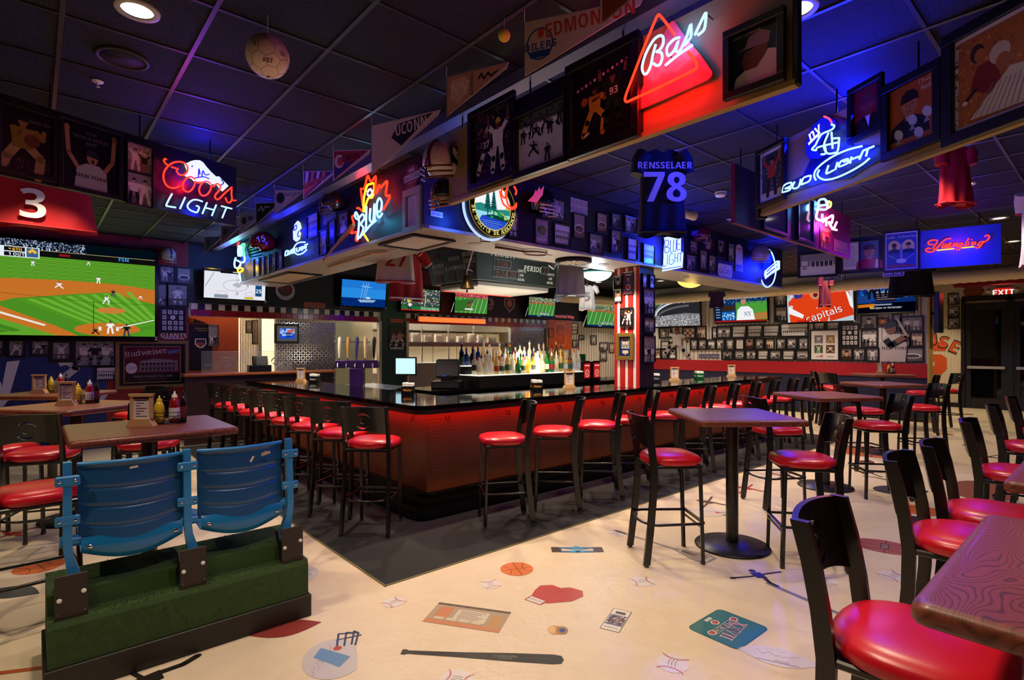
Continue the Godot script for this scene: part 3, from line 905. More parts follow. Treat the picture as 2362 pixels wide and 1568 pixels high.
func rounded_rect(hx, hy, r, n := 6) -> Array:
	var out := []
	for q in [[1, 1, 0.0], [-1, 1, PI / 2], [-1, -1, PI], [1, -1, 1.5 * PI]]:
		for i in n + 1:
			var a: float = q[2] + PI / 2 * i / n
			out.append(Vector2(q[0] * (hx - r) + cos(a) * r, q[1] * (hy - r) + sin(a) * r))
	return out
func table_top(hx, hz) -> Geo:
	var g := Geo.new()
	var rows := []
	var layers := [[-0.02, 1.022], [-0.005, 1.024], [0.0, 1.034], [0.0, 1.052], [-0.004, 1.063], [-0.014, 1.0695], [-0.03, 1.07]]
	for l in layers:
		var row := []
		for p in rounded_rect(hx + l[0], hz + l[0], 0.03): row.append(Vector3(p.x, l[1], -p.y))
		rows.append(row)
	g.sheet(rows, true)
	g.flat()
	var top := []
	var bot := []
	for p in rows[-1]: top.append(p)
	for p in rows[0]: bot.append(p)
	for i in range(1, top.size() - 1):
		g.tri(top[0], top[i + 1], top[i])
		g.tri(bot[0], bot[i], bot[i + 1])
	return g
func make_table(hx, hz, label, at, turn) -> Node3D:
	var t := thing("high_table", label, "table", at, turn, "high square tables")
	part("table_top", table_top(hx, hz), M.table, t)
	part("top_plate", Geo.new().box(Vector3(0, 1.012, 0), Vector3(0.5, 0.02, 0.06)).box(Vector3(0, 1.012, 0), Vector3(0.06, 0.02, 0.5)), M.satin, t)
	part("column", Geo.new().lathe([Vector2(0.048, 0.02), Vector2(0.048, 1.01)], 20), M.metal_black, t)
	part("base_disc", Geo.new().lathe([Vector2(0.0, 0.0), Vector2(0.285, 0.0), Vector2(0.29, 0.008), Vector2(0.284, 0.016), Vector2(0.12, 0.034), Vector2(0.055, 0.04), Vector2(0.0, 0.04)], 40), mat("#0c0c0d", 0.38), t)
	return t

func build_furniture():
	var stool := make_stool()
	var first := true
	# x, z, facing x, facing z, label
	var S := [
		[2.28, -4.45, .72, -.69, "corner stool of the bar's side row, nearest the blue stadium seats"],
		[2.28, -5.12, .78, -.62, "second stool from the bar's corner in the side row"],
		[2.26, -5.78, .8, -.6, "third stool from the bar's corner in the side row"],
		[2.25, -6.38, .82, -.57, "fourth stool from the bar's corner in the side row"],
		[2.25, -6.95, .83, -.55, "fifth stool from the bar's corner in the side row"],
		[2.22, -7.55, .84, -.54, "sixth stool from the bar's corner in the side row"],
		[2.22, -8.12, .84, -.54, "seventh stool from the bar's corner in the side row"],
		[2.2, -8.72, .84, -.54, "stool at the far end of the side row, beside the wooden ledge"],
		[3.27, -3.83, -.86, -.5, "first stool right of the bar's corner, turned sideways"],
		[3.95, -3.82, -.7, -.71, "second stool from the bar's corner along the front"],
		[4.62, -3.83, -.72, -.69, "third stool from the bar's corner along the front"],
		[5.25, -3.83, -.74, -.67, "fourth stool from the bar's corner, left of the column"],
		[5.9, -3.83, -.7, -.71, "stool in front of the striped column"],
		[6.55, -3.83, -.66, -.75, "first stool right of the striped column"],
		[7.2, -3.83, -.62, -.78, "second stool right of the striped column"],
		[7.85, -3.83, -.6, -.8, "third stool right of the striped column"],
		[8.5, -3.83, -.6, -.8, "fourth stool right of the striped column"],
		[9.2, -3.83, -.6, -.8, "fifth stool right of the striped column"],
		[9.85, -3.83, -.6, -.8, "last stool at the far end of the bar front"],
		[3.68, -2.36, .8, .6, "stool pushed to the left side of the front high table"],
		[4.36, -1.63, -.62, -.78, "stool right of the front high table"],
		[5.75, -2.42, .82, .57, "stool on the left of the second high table"],
		[6.9, -1.82, -.65, -.76, "stool on the right of the second high table"],
		[8.35, -2.38, .8, .6, "stool on the left of the third high table"],
		[9.4, -1.95, -.68, -.73, "stool on the right of the third high table"],
		[12.3, -3.95, .9, .45, "left stool at the high table by the red band"],
		[12.75, -4.3, .5, .86, "second stool at the high table by the red band"],
		[13.6, -2.45, -.6, -.8, "stool with lit back by the cream entry wall"],
		[12.5, -2.6, -.3, -.95, "stool before the high table by the red band"],
		[1.88, -0.4, 0.05, 1, "nearest stool with large red seat at the front right table"],
		[3.06, -0.47, 0.05, 1, "second stool beside the front right table"],
		[3.62, -0.45, 0.05, 1, "third stool along the right side tables"],
		[4.93, -0.5, 0.05, 1, "fourth stool along the right side tables"],
		[6.35, -0.55, 0.05, 1, "fifth stool along the right side tables"],
		[7.5, -0.55, 0.05, 1, "sixth stool along the right side tables"],
		[0.0, -4.2, 1, -0.1, "stool half hidden behind the blue stadium seats"],
		[0.06, -5.7, .35, -.94, "stool with swirl back at the near wooden table on the left"],
		[-0.2, -6.2, .78, -.62, "stool between the two left tables"],
		[0.78, -5.75, -.3, .95, "stool under the right side of the middle left table"],
		[0.95, -7.35, -.7, .7, "dark stool behind the middle left table"],
		[1.0, -8.3, -.9, .4, "stool by the gilt framed brewery mirror"],
		[-0.5, -7.6, .7, -.7, "stool at the far left table"],
	]
	for s in S:
		var turn := atan2(-s[2], -s[3])
		var grp := "red and black bar stools"
		var lb := "red-seated bar stool, " + str(s[4])
		if first:
			first = false
			stool.position = Vector3(s[0], 0.004, s[1]); stool.rotation.y = turn
			tag(stool, lb, "", grp)
		else: copy(stool, Vector3(s[0], 0.004 if s[0] > 1.78 and s[1] < -3.31 else 0.0, s[1]), turn, lb, grp)
	var T := [
		[0.4, 0.43, 4.25, -2.13, 41.0, "dark wood high table on a round base in front of the bar"],
		[0.4, 0.41, 6.88, -2.33, 33.0, "second high table behind the front one"],
		[0.4, 0.42, 9.75, -2.5, 33.0, "third high table towards the entrance"],
		[0.42, 0.42, 13.2, -3.4, 42.0, "farthest high table against the red band"],
		[0.47, 0.4, 1.85, 0.09, 0.0, "nearest high table with strong oak grain"],
		[0.55, 0.4, 3.48, 0.06, 0.0, "high table cut by the picture's edge behind the nearest one"],
		[0.55, 0.4, 5.9, 0.0, 0.0, "high table along the right side, farther off"],
		[0.45, 0.46, 0.6, -4.43, 0.0, "wooden high table right behind the blue stadium seats"],
		[0.46, 0.46, 0.31, -6.55, 52.0, "middle wooden high table on the left with condiments"],
		[0.46, 0.46, 0.18, -8.5, 38.0, "far wooden high table on the left under the big screen"],
	]
	for q in T: make_table(q[0], q[1], q[5], Vector3(q[2], 0, q[3]), -deg_to_rad(q[4]))
	build_stadium_seats()

# ---------------------------------------------------------------- pair of old stadium seats on a turf plinth
func build_stadium_seats():
	var t := thing("stadium_seat_pair", "pair of worn blue stadium seats bolted to a green turf plinth, seen from behind", "seats", Vector3(0.645, 0, -3.34))
	part("plinth_base", slab(-0.61, 0, -0.42, 0.61, 0.13, 0.1, 0.004), mat("#14110e", 0.45), t)
	var g := Geo.new()
	g.prism([Vector2(-0.085, 0.13), Vector2(-0.085, 0.31), Vector2(-0.075, 0.335), Vector2(0.02, 0.34), Vector2(0.03, 0.43), Vector2(0.045, 0.44), Vector2(0.36, 0.44), Vector2(0.39, 0.42), Vector2(0.39, 0.13)], -0.595, 0.595, Transform3D(Basis(Vector3.FORWARD, UP, Vector3.RIGHT), Vector3.ZERO))
	part("turf_block", g, M.turf, t)
	# fringe of turf blades along the edges
	rng.seed = 31
	var fr := Geo.new()
	fr.flat()
	for i in 2600:
		var x := rng.randf_range(-0.597, 0.597)
		var e := rng.randi() % 3
		var p := Vector3(x, 0.336, rng.randf_range(-0.02, 0.085)) if e == 0 else Vector3(x, 0.438, rng.randf_range(-0.36, -0.03)) if e == 1 else Vector3(x, rng.randf_range(0.15, 0.33), 0.085)
		var d := Vector3(rng.randf_range(-0.004, 0.004), 0.01, rng.randf_range(-0.004, 0.006)) if e < 2 else Vector3(rng.randf_range(-0.004, 0.004), 0.004, 0.009)
		fr.tri(p, p + Vector3(0.003, 0, 0.001), p + d)
	var fp = part("turf_pile", fr, M.turf, t)
	fp.set_meta("kind", "stuff")
	for k in 3:
		var x := [-0.507, -0.005, 0.512][k] as float
		var side := [1, 1, -1][k] as float
		part("bracket_plate", slab(x - 0.062, 0.32, 0.05, x + 0.062, 0.54, 0.06, 0.003), mat("#2a2119", 0.55), t)
		for s in [-1, 1]: part("bracket_foot", Geo.new().bar(Vector3(x + s * 0.05, 0.345, 0.045), Vector3(x + s * 0.05, 0.5, -0.06), 0.008, 0.05), mat("#14110e", 0.5), t)
		for s in [-1, 1]: part("bolt", Geo.new().lathe([Vector2(0.011, 0), Vector2(0.01, 0.006), Vector2(0, 0.008)], 8, Transform3D(Basis(Vector3.RIGHT, PI / 2), Vector3(x + s * 0.045, 0.44 + s * 0.012, 0.06))), M.white, t)
		# cast standard: a swept foot and an upright with a rounded head
		var st := Geo.new()
		var path := [Vector3(x + side * 0.015, 0.44, -0.02), Vector3(x + side * 0.012, 0.52, -0.025), Vector3(x - side * 0.006, 0.6, -0.03), Vector3(x - side * 0.012, 0.66, -0.03), Vector3(x - side * 0.012, 0.9, -0.04), Vector3(x - side * 0.012, 1.05, -0.05)]
		var wd := [0.075, 0.05, 0.036, 0.036, 0.034, 0.034]
		st.flat()
		for i in path.size() - 1:
			var qa := []
			var qb := []
			for c in [[-1, -1], [1, -1], [1, 1], [-1, 1]]:
				qa.append(path[i] + Vector3(c[0] * wd[i] * 0.5, 0, c[1] * 0.022))
				qb.append(path[i + 1] + Vector3(c[0] * wd[i + 1] * 0.5, 0, c[1] * 0.022))
			for c in 4: st.face([qa[c], qa[(c + 1) % 4], qb[(c + 1) % 4], qb[c]], (path[i] + path[i + 1]) * 0.5)
			if i == path.size() - 2: st.face(qb, path[i])
		part("standard", st, M.blue_frame, t)
		for y in [0.965, 0.775]:
			var lug = part("lug", slab(x - 0.048 - side * 0.012, y - 0.024, -0.025, x + 0.048 - side * 0.012, y + 0.024, -0.008, 0.006), M.blue_frame, t)
			for s in [-1, 1]: part("bolt", Geo.new().lathe([Vector2(0.009, 0), Vector2(0.007, 0.005), Vector2(0, 0.006)], 8, Transform3D(Basis(Vector3.RIGHT, PI / 2), Vector3(x + s * 0.03 - side * 0.012, y, -0.008))), M.chrome, lug)
		part("hinge", Geo.new().tube([Vector3(x - 0.04, 0.665, -0.06), Vector3(x + 0.04, 0.665, -0.06)], 0.028, 12), M.blue_frame, t)
	for k in 2:
		var x0 := -0.478 + k * 0.517
		var x1 := x0 + 0.448
		# back: bowed sheet with rolled rim and raised ribs
		var bow := func(u: float) -> float: return 0.055 * (1.0 - pow(2.0 * u - 1.0, 2.0))
		var rows := []
		var back_rows := []
		for j in 49:
			var w := j / 48.0
			var row := []
			var brow := []
			for i in 21:
				var u := i / 20.0
				var y := lerpf(0.665 - 0.03 * sin(u * PI), 1.03, w)
				var rib := 0.0
				for rr in [0.2, 0.44, 0.68]:
					var dd := absf(w - rr)
					if dd < 0.03 and u > 0.06 and u < 0.94: rib = 0.011 * (1.0 - dd / 0.03)
				var rim := 0.014 if w > 0.96 else 0.0
				row.append(Vector3(lerpf(x0, x1, u), y, -0.045 + bow.call(u) - rib + rim - 0.03 * w))
				brow.append(Vector3(lerpf(x0, x1, u), y, -0.063 + bow.call(u) - rib - 0.03 * w))
			rows.append(row)
			back_rows.append(brow)
		var bg := Geo.new()
		rows.reverse(); back_rows.reverse()
		bg.sheet(rows)
		for r in back_rows: r.reverse()
		bg.sheet(back_rows)
		bg.flat()
		for i in 20:
			bg.quad(rows[0][i], back_rows[0][20 - i], back_rows[0][19 - i], rows[0][i + 1])
			bg.quad(rows[48][i + 1], back_rows[48][19 - i], back_rows[48][20 - i], rows[48][i])
		var bk = part("seat_back", bg, M.blue_seat, t)
		part("rolled_rim", Geo.new().tube(range(21).map(func(i): return Vector3(lerpf(x0, x1, i / 20.0), 1.03, -0.072 + bow.call(i / 20.0))), 0.012, 8), M.blue_frame, bk)
		# seat: shell dropping behind and running forward
		var sr := []
		for j in 9:
			var w := j / 8.0
			var row := []
			for i in 17:
				var u := i / 16.0
				var sag := 0.055 * sin(u * PI)
				var prof := [Vector2(-0.03, 0.68), Vector2(-0.015, 0.66), Vector2(-0.01, 0.63), Vector2(-0.03, 0.605), Vector2(-0.07, 0.6), Vector2(-0.16, 0.61), Vector2(-0.28, 0.63), Vector2(-0.38, 0.65), Vector2(-0.42, 0.63)]
				row.append(Vector3(lerpf(x0 + 0.01, x1 - 0.01, u), prof[j].y - sag * minf(1.0, w * 3.0), prof[j].x + 0.03 * sin(u * PI) * (1.0 - w)))
			sr.append(row)
		var sg := Geo.new()
		sg.sheet(sr)
		var se = part("seat_shell", sg, mat("#1673ad", 0.25), t)
		for s in [0.1, 0.9]: part("rivet", Geo.new().lathe([Vector2(0.012, 0), Vector2(0.009, 0.005), Vector2(0, 0.006)], 8, Transform3D(Basis(Vector3.RIGHT, PI / 2), Vector3(lerpf(x0, x1, s), 0.635, -0.002))), M.chrome, se)
	# scuffs in the paint
	var sc := Pic.new(1, 1)
	sc.poly([Vector2(-.02, -.01), Vector2(.03, .002), Vector2(.028, .014), Vector2(.0, .018), Vector2(-.022, .006)], "#b9a48c")
	part("paint_chip", sc, print_mat, t, Vector3(0.37, 0.985, 0.018))
	part("sticker", Pic.new(0.012, 0.035, "#e0d2b0"), print_mat, t, Vector3(0.3, 0.965, 0.012)).rotation.z = -0.5
	part("sticker", Pic.new(0.035, 0.01, "#e0d2b0"), print_mat, t, Vector3(-0.26, 1.0, 0.012)).rotation.z = 0.1

# ---------------------------------------------------------------- pictures set into the floor
func floor_print(floor_, called, p: Pic, x, z, ang, y := 0.0015):
	var o = part(called, p, gloss_print, floor_, Vector3(x, y, z))
	o.rotation = Vector3(-PI / 2, deg_to_rad(ang), 0)
func ball_print(r, col, line_col, rx := 0.0) -> Pic:
	var p := Pic.new(1, 1)
	if rx == 0.0: rx = r
	p.ell(0, 0, rx, r, col, 36)
	p.line([Vector2(-rx * .97, 0.02 * r), Vector2(rx * .97, -0.05 * r)], 0.035 * r, line_col)
	p.line([Vector2(0.1 * rx, r * .98), Vector2(-0.05 * rx, -r * .98)], 0.035 * r, line_col)
	p.arc(-1.15 * rx, 0, rx * 0.75, r * 0.8, -1.0, 1.0, 0.035 * r, line_col)
	p.arc(1.15 * rx, 0, rx * 0.75, r * 0.8, PI - 1.0, PI + 1.0, 0.035 * r, line_col)
	return p
func baseball_print(r) -> Pic:
	var p := Pic.new(1, 1)
	p.ell(0, 0, r, r * 0.92, "#d9d2c8", 28)
	for s in [-1, 1]:
		p.arc(s * r * 1.35, 0, r * 0.85, r * 0.95, (PI - 0.95) if s > 0 else -0.95, (PI + 0.95) if s > 0 else 0.95, r * 0.05, "#b8504a")
		for i in 9:
			var a := -0.8 + 1.6 * i / 8.0
			var q := Vector2(s * r * 1.35 - s * cos(a) * r * 0.85, sin(a) * r * 0.95)
			if q.length() < r * 0.95: p.line([q + Vector2(-0.1 * r, 0.05 * r), q + Vector2(0.1 * r, -0.05 * r)], r * 0.04, "#b8504a")
	for i in 3: p.line([Vector2(-0.3 * r, 0.2 * r - i * 0.2 * r), Vector2(0.1 * r, 0.28 * r - i * 0.2 * r), Vector2(0.35 * r, 0.2 * r - i * 0.2 * r)], 0.03 * r, "#6a6468")
	return p
func scrawl(p: Pic, x, y, w, h, col, seed_):
	var r := RandomNumberGenerator.new()
	r.seed = seed_
	var pts := []
	for i in 14: pts.append(Vector2(x + w * i / 13.0, y + h * (r.randf() - 0.5) * (1.0 if i % 2 == 0 else 0.4)))
	p.line(pts, absf(w) * 0.012, col)
func helmet_print(s, shell, mask) -> Pic:
	var p := Pic.new(1, 1)
	var o := Pic.oval(0, 0, s, s * 0.82, 32, -0.5, PI + 0.7)
	o.append(Vector2(-s * 0.2, -s * 0.6)); o.append(Vector2(s * 0.4, -s * 0.62))
	p.poly(o, shell)
	for k in 3: p.line([Vector2(s * 0.5, -s * (0.1 + 0.2 * k)), Vector2(s * 1.25, -s * (0.2 + 0.22 * k)), Vector2(s * 1.1, -s * 0.75), Vector2(s * 0.45, -s * 0.6)], s * 0.06, mask)
	p.line([Vector2(s * 0.9, -s * 0.1), Vector2(s * 0.95, -s * 0.8)], s * 0.06, mask)
	p.ell(s * 0.45, -s * 0.12, s * 0.12, s * 0.12, "#b0563c", 14)
	for k in 5: scrawl(p, -s * 0.7 + s * 0.22 * k, s * (0.55 - 0.12 * k), s * 0.5, s * 0.16, "#5b5a68", 40 + k)
	return p
func build_floor_prints(f):
	floor_print(f, "basketball_print", ball_print(0.12, "#d97a45", "#5a2412"), 2.636, -2.94, -20)
	floor_print(f, "basketball_print", ball_print(0.15, "#d06a32", "#5a2412"), 0.036, -5.29, 20)
	floor_print(f, "basketball_print", ball_print(0.19, "#c8682f", "#5a2412"), 6.58, -1.37, 60)
	var nb := ball_print(0.22, "#a3543f", "#5c2a20", 0.17)
	nb.rect(-0.07, -0.03, 0.14, 0.06, "#4d2a26").text("NBA", 0, 0, 0.045, "#c9a48f", f_sans, 0.0)
	floor_print(f, "basketball_print", nb, 5.16, -1.31, 14)
	var disc := Pic.new(1, 1)
	disc.ell(0, 0, 0.55, 0.3, "#8c5644", 36)
	floor_print(f, "brown_disc_print", disc, 8.02, -1.1, 6)
	floor_print(f, "basketball_print", ball_print(0.5, "#c0683c", "#5a2412"), 9.72, -2.63, 15)
	# single-seater racing car
	var car := Pic.new(1, 1)
	for s in [-1, 1]:
		car.rect(s * 0.165 - 0.04, -0.05, 0.08, 0.11, "#4a4744")
	car.rect(-0.13, -0.055, 0.26, 0.03, "#2d6f96").rect(-0.14, 0.03, 0.28, 0.025, "#3e87ad").poly([Vector2(-.05, -.06), Vector2(.05, -.06), Vector2(.035, .06), Vector2(0, .08), Vector2(-.035, .06)], "#4f9dc0")
	car.line([Vector2(-.13, .0), Vector2(.13, .0)], 0.008, "#cfe3ea").line([Vector2(-.12, .04), Vector2(-.03, .01), Vector2(.03, .01), Vector2(.12, .04)], 0.008, "#1d4b6b").ell(0, -0.04, 0.022, 0.018, "#26333d", 12)
	floor_print(f, "racing_car_print", car, 3.244, -2.9, -41.4)
	# boxing glove
	var gl := Pic.new(1, 1)
	gl.poly([Vector2(-.17, -.09), Vector2(-.05, -.13), Vector2(.1, -.08), Vector2(.17, .0), Vector2(.165, .08), Vector2(.08, .12), Vector2(.02, .1), Vector2(-.04, .14), Vector2(-.12, .12), Vector2(-.15, .04)], "#b54842")
	gl.poly([Vector2(-.2, -.1), Vector2(-.09, -.16), Vector2(-.05, -.1), Vector2(-.16, -.03)], "#a83a38").poly([Vector2(-.19, -.1), Vector2(-.095, -.15), Vector2(-.065, -.105), Vector2(-.16, -.045)], "#d8cfc4").text("EVERLAST", -0.125, -0.098, 0.02, "#3b2a2a", f_sans, -0.5)
	scrawl(gl, -0.02, 0.04, 0.12, 0.05, "#552222", 3)
	scrawl(gl, 0.0, -0.01, 0.1, 0.05, "#552222", 4)
	floor_print(f, "boxing_glove_print", gl, 2.555, -2.46, -50)
	# tickets
	var tk := Pic.new(0.47, 0.25, "#a89a80")
	tk.rect(-0.235, 0.1, 0.47, 0.025, "#5f5444").rect(-0.235, -0.125, 0.47, 0.045, "#c2835a").rect(-0.2, -0.05, 0.09, 0.13, "#c2835a").rect(-0.08, -0.06, 0.2, 0.13, "#cfc3a8").rect(0.14, -0.1, 0.08, 0.16, "#b9925f")
	for i in 6: tk.rect(-0.06, 0.05 - i * 0.02, 0.16 - (i % 3) * 0.02, 0.006, "#776b5a")
	for i in 7: tk.text("* * *", -0.2 + i * 0.066, 0.112, 0.012, "#a89a80", f_sans)
	for i in 4: tk.rect(-0.19 + i * 0.08, -0.075, 0.06, 0.03, "#cbbd9d")
	floor_print(f, "ticket_print", tk, 1.945, -2.61, -57.3)
	var t2 := Pic.new(0.27, 0.115, "#ddd5c4")
	t2.rect(-0.07, -0.05, 0.13, 0.1, "#5d6f86").flecks(-0.065, -0.045, 0.12, 0.09, 60, 0.008, ["#2a3340", "#b94a3c", "#d9d2c0", "#7b5a44"], rng).rect(0.075, -0.03, 0.03, 0.06, "#4a4a4a")
	t2.text("TOWER", -0.1, 0.0, 0.02, "#2a2a2a", f_sans, PI / 2)
	t2.line([Vector2(-.133, -.055), Vector2(.133, -.055), Vector2(.133, .055), Vector2(-.133, .055)], 0.004, "#3b3b30", true)
	floor_print(f, "ticket_print", t2, 2.58, -2.0, 21)
	# bat
	var bat := Pic.new(1, 1)
	var o := []
	for q in [[-.42, .022], [-.4, .026], [-.385, .016], [-.1, .024], [.15, .038], [.38, .044], [.42, .035], [.432, .0]]: o.append(Vector2(q[0], q[1]))
	for q in [[.42, -.035], [.38, -.044], [.15, -.038], [-.1, -.024], [-.385, -.016], [-.4, -.026], [-.42, -.022]]: o.append(Vector2(q[0], q[1]))
	bat.poly(o, "#2e2b24").text("Louisville", 0.13, 0.008, 0.02, "#8c867a", f_serif).text("SLUGGER", 0.13, -0.014, 0.013, "#8c867a", f_sans)
	scrawl(bat, 0.22, 0.0, 0.14, 0.02, "#77726a", 8)
	floor_print(f, "baseball_bat_print", bat, 1.749, -2.234, -46.4)
	var hp := helmet_print(0.19, "#c3bcb6", "#3b4a63")
	hp.poly([Vector2(-.1, -.02), Vector2(.04, .1), Vector2(.12, .06), Vector2(-.02, -.08)], "#6b8fae").poly([Vector2(-.12, -.03), Vector2(-.08, .02), Vector2(.06, .1), Vector2(.03, .12)], "#5b5548")
	floor_print(f, "football_helmet_print", hp, 1.17, -2.72, 70)
	floor_print(f, "football_helmet_print", helmet_print(0.2, "#cfc5b8", "#4a4a52"), 4.936, -2.72, -30)
	floor_print(f, "football_helmet_print", helmet_print(0.24, "#3b4048", "#20242a"), 7.3, -1.75, -20)
	var rg := Pic.new(1, 1)
	rg.ell(-0.02, 0, 0.04, 0.05, "#c98f4a", 20).ell(-0.035, 0, 0.02, 0.04, "#dab27a", 16).ell(0.02, 0, 0.035, 0.045, "#9a7a52", 18).ell(0.022, 0, 0.018, 0.022, "#3a4a86", 14)
	floor_print(f, "ring_print", rg, 2.24, -2.144, -50)
	# teal event mat with roses
	var mt := Pic.new(1, 1)
	mt.poly(rounded_rect(0.18, 0.155, 0.04), "#2c6468")
	mt.poly(rounded_rect(0.172, 0.147, 0.036), "#35737a")
	mt.text("XXVII", 0, 0.035, 0.07, "#d9c9bd", f_serif, 0.12, 0.95).text("XXVII", 0, 0.035, 0.062, "#8c2f3c", f_serif, 0.12, 0.95)
	mt.rect(-0.11, -0.045, 0.22, 0.04, "#d9c9bd").rect(-0.106, -0.042, 0.212, 0.034, "#1f3c40").text("SUPER BOWL", 0, -0.025, 0.026, "#e4dccf", f_sans, 0.0, 1.15)
	for q in [[-.12, -.03], [.12, -.03], [0, -.08]]: mt.ell(q[0], q[1], 0.028, 0.024, "#e0cfc2", 12).ell(q[0], q[1], 0.02, 0.017, "#9c3a44", 12).ell(q[0] + .004, q[1], 0.008, 0.007, "#c9848a", 8)
	mt.rect(-0.03, -0.135, 0.06, 0.022, "#d9d0c2").text("1993", 0, -0.124, 0.014, "#35737a", f_sans)
	floor_print(f, "event_mat_print", mt, 2.985, -1.52, 178.5)
	var fb := Pic.new(1, 1)
	var fo := []
	for i in 25: fo.append(Vector2(-0.2 + 0.4 * i / 24.0, 0.095 * sin(PI * i / 24.0)))
	for i in range(23, 0, -1): fo.append(Vector2(-0.2 + 0.4 * i / 24.0, -0.095 * sin(PI * i / 24.0)))
	fb.poly(fo, "#d3ccd0").line([Vector2(-.1, -.06), Vector2(.1, -.06)], 0.005, "#4a4a58").text("Wilson", 0.02, -0.045, 0.016, "#4a4a58", f_sans, PI)
	scrawl(fb, -0.1, 0.02, 0.2, 0.05, "#4b4f7a", 12)
	scrawl(fb, -0.06, 0.06, 0.1, 0.03, "#4b4f7a", 13)
	floor_print(f, "football_print", fb, 2.9, -1.21, -67.4)
	var jm := Pic.new(1, 1)
	var sil := func(p: Pic, k, col):
		p.line([Vector2(-.19, 0) * k, Vector2(-.05, .01) * k, Vector2(.03, .03) * k, Vector2(.2, .06) * k], 0.02 * k, col).poly([Vector2(-.03, .07) * k, Vector2(.05, .07) * k, Vector2(.05, -.03) * k, Vector2(-.02, -.02) * k], col).line([Vector2(.03, -.02) * k, Vector2(.02, -.1) * k, Vector2(.04, -.16) * k], 0.03 * k, col).ell(-0.19 * k, 0.0, 0.022 * k, 0.016 * k, col, 10).ell(0.01 * k, 0.1 * k, 0.025 * k, 0.025 * k, col, 10)
	sil.call(jm, 1.0, "#2c2730")
	floor_print(f, "jumping_player_print", jm, 3.816, -1.72, -35)
	var jb := Pic.new(1, 1)
	sil.call(jb, 1.3, "#2a241e")
	floor_print(f, "jumping_player_print", jb, 0.45, -3.12, 100)
	# lacrosse stick
	var lx := Pic.new(1, 1)
	lx.rect(-0.015, -0.1, 0.03, 0.6, "#9a9488")
	lx.poly([Vector2(-.02, -.1), Vector2(.02, -.1), Vector2(.1, -.34), Vector2(.07, -.42), Vector2(-.07, -.42), Vector2(-.1, -.34)], "#8d887e").poly([Vector2(-.012, -.14), Vector2(.012, -.14), Vector2(.08, -.33), Vector2(.055, -.4), Vector2(-.055, -.4), Vector2(-.08, -.33)], "#cfc2a8")
	for i in 8:
		lx.line([Vector2(-.01 - i * .009, -.16 - i * .025), Vector2(.01 + i * .009, -.16 - i * .025)], 0.005, "#6a655c")
		lx.line([Vector2(-.06 + i * .017, -.38), Vector2(-.01 + i * .003, -.16)], 0.004, "#6a655c")
	floor_print(f, "lacrosse_stick_print", lx, 3.84, -2.5, 0)
	var rf := Pic.new(1, 1)
	rf.poly(fo, "#8c3a34")
	floor_print(f, "football_print", rf, 1.08, -3.19, -20)
	var sb := Pic.new(1, 1)
	sb.ell(0, 0, 0.17, 0.17, "#c4c0ba", 30)
	for i in 5: sb.line([Vector2.ZERO, Vector2.from_angle(TAU * i / 5) * 0.16], 0.006, "#8d8d92").ell(cos(TAU * i / 5 + .6) * .1, sin(TAU * i / 5 + .6) * .1, .03, .03, "#c98a80" if i % 2 else "#a9abb0", 6)
	floor_print(f, "soccer_ball_print", sb, 1.38, -3.9, 0)
	var cd := Pic.new(0.5, 0.2, "#22201f")
	cd.ell(-0.02, 0, 0.09, 0.045, "#c98a63", 18).ell(-0.02, 0, 0.05, 0.02, "#e0b591", 14)
	floor_print(f, "card_print", cd, 6.08, -1.25, 20)
	for q in [[2.44, -1.535, .085, 20], [3.136, -2.216, .085, -30], [2.334, -2.868, .07, 70], [1.707, -3.066, .07, 10], [3.794, -2.93, .075, 0], [4.547, -1.096, .1, -20], [4.103, -1.392, .08, 30], [1.54, -2.154, .08, -60], [5.03, -1.962, .1, 0]]:
		floor_print(f, "baseball_print", baseball_print(q[2]), q[0], q[1], q[3])
	# smaller prints farther off: mitts, sticks, pucks and pennants
	rng.seed = 12
	var far := [[7.1, -2.9, "#8c3a34"], [6.1, -2.86, "#b03a34"], [5.26, -2.87, "#5b4a3a"], [8.1, -2.2, "#2a2624"], [7.77, -1.9, "#3a3230"], [8.8, -2.45, "#5c3b2a"], [5.3, -1.9, "#35538c"], [10.6, -1.4, "#3a2c24"], [11.5, -1.7, "#7a3b2a"], [11.9, -1.1, "#2a2422"], [12.8, -2.3, "#a3541f"], [13.4, -1.6, "#2f2a28"], [14.6, -2.0, "#5c3b2a"], [15.6, -2.3, "#a2432a"], [16.2, -1.6, "#3a3430"], [10.2, -0.9, "#6b5a48"], [12.3, -0.9, "#3d3834"], [17.0, -2.6, "#7a3b2a"], [-0.12, -6.4, "#a32c26"], [-0.1, -4.85, "#3a3a40"], [-0.05, -3.63, "#b0562e"], [3.68, -1.35, "#7b7a80"], [0.9, -6.2, "#4a3b34"], [1.4, -5.4, "#a8512a"]]
	for q in far:
		var p := Pic.new(1, 1)
		var k := rng.randi() % 3
		if k == 0: p.poly(fo, q[2])
		elif k == 1: p.line([Vector2(-.3, 0), Vector2(.2, .02), Vector2(.3, .1)], 0.035, q[2])
		else: sil.call(p, 1.2, q[2])
		floor_print(f, "sports_print", p, q[0], q[1], rng.randf() * 360)

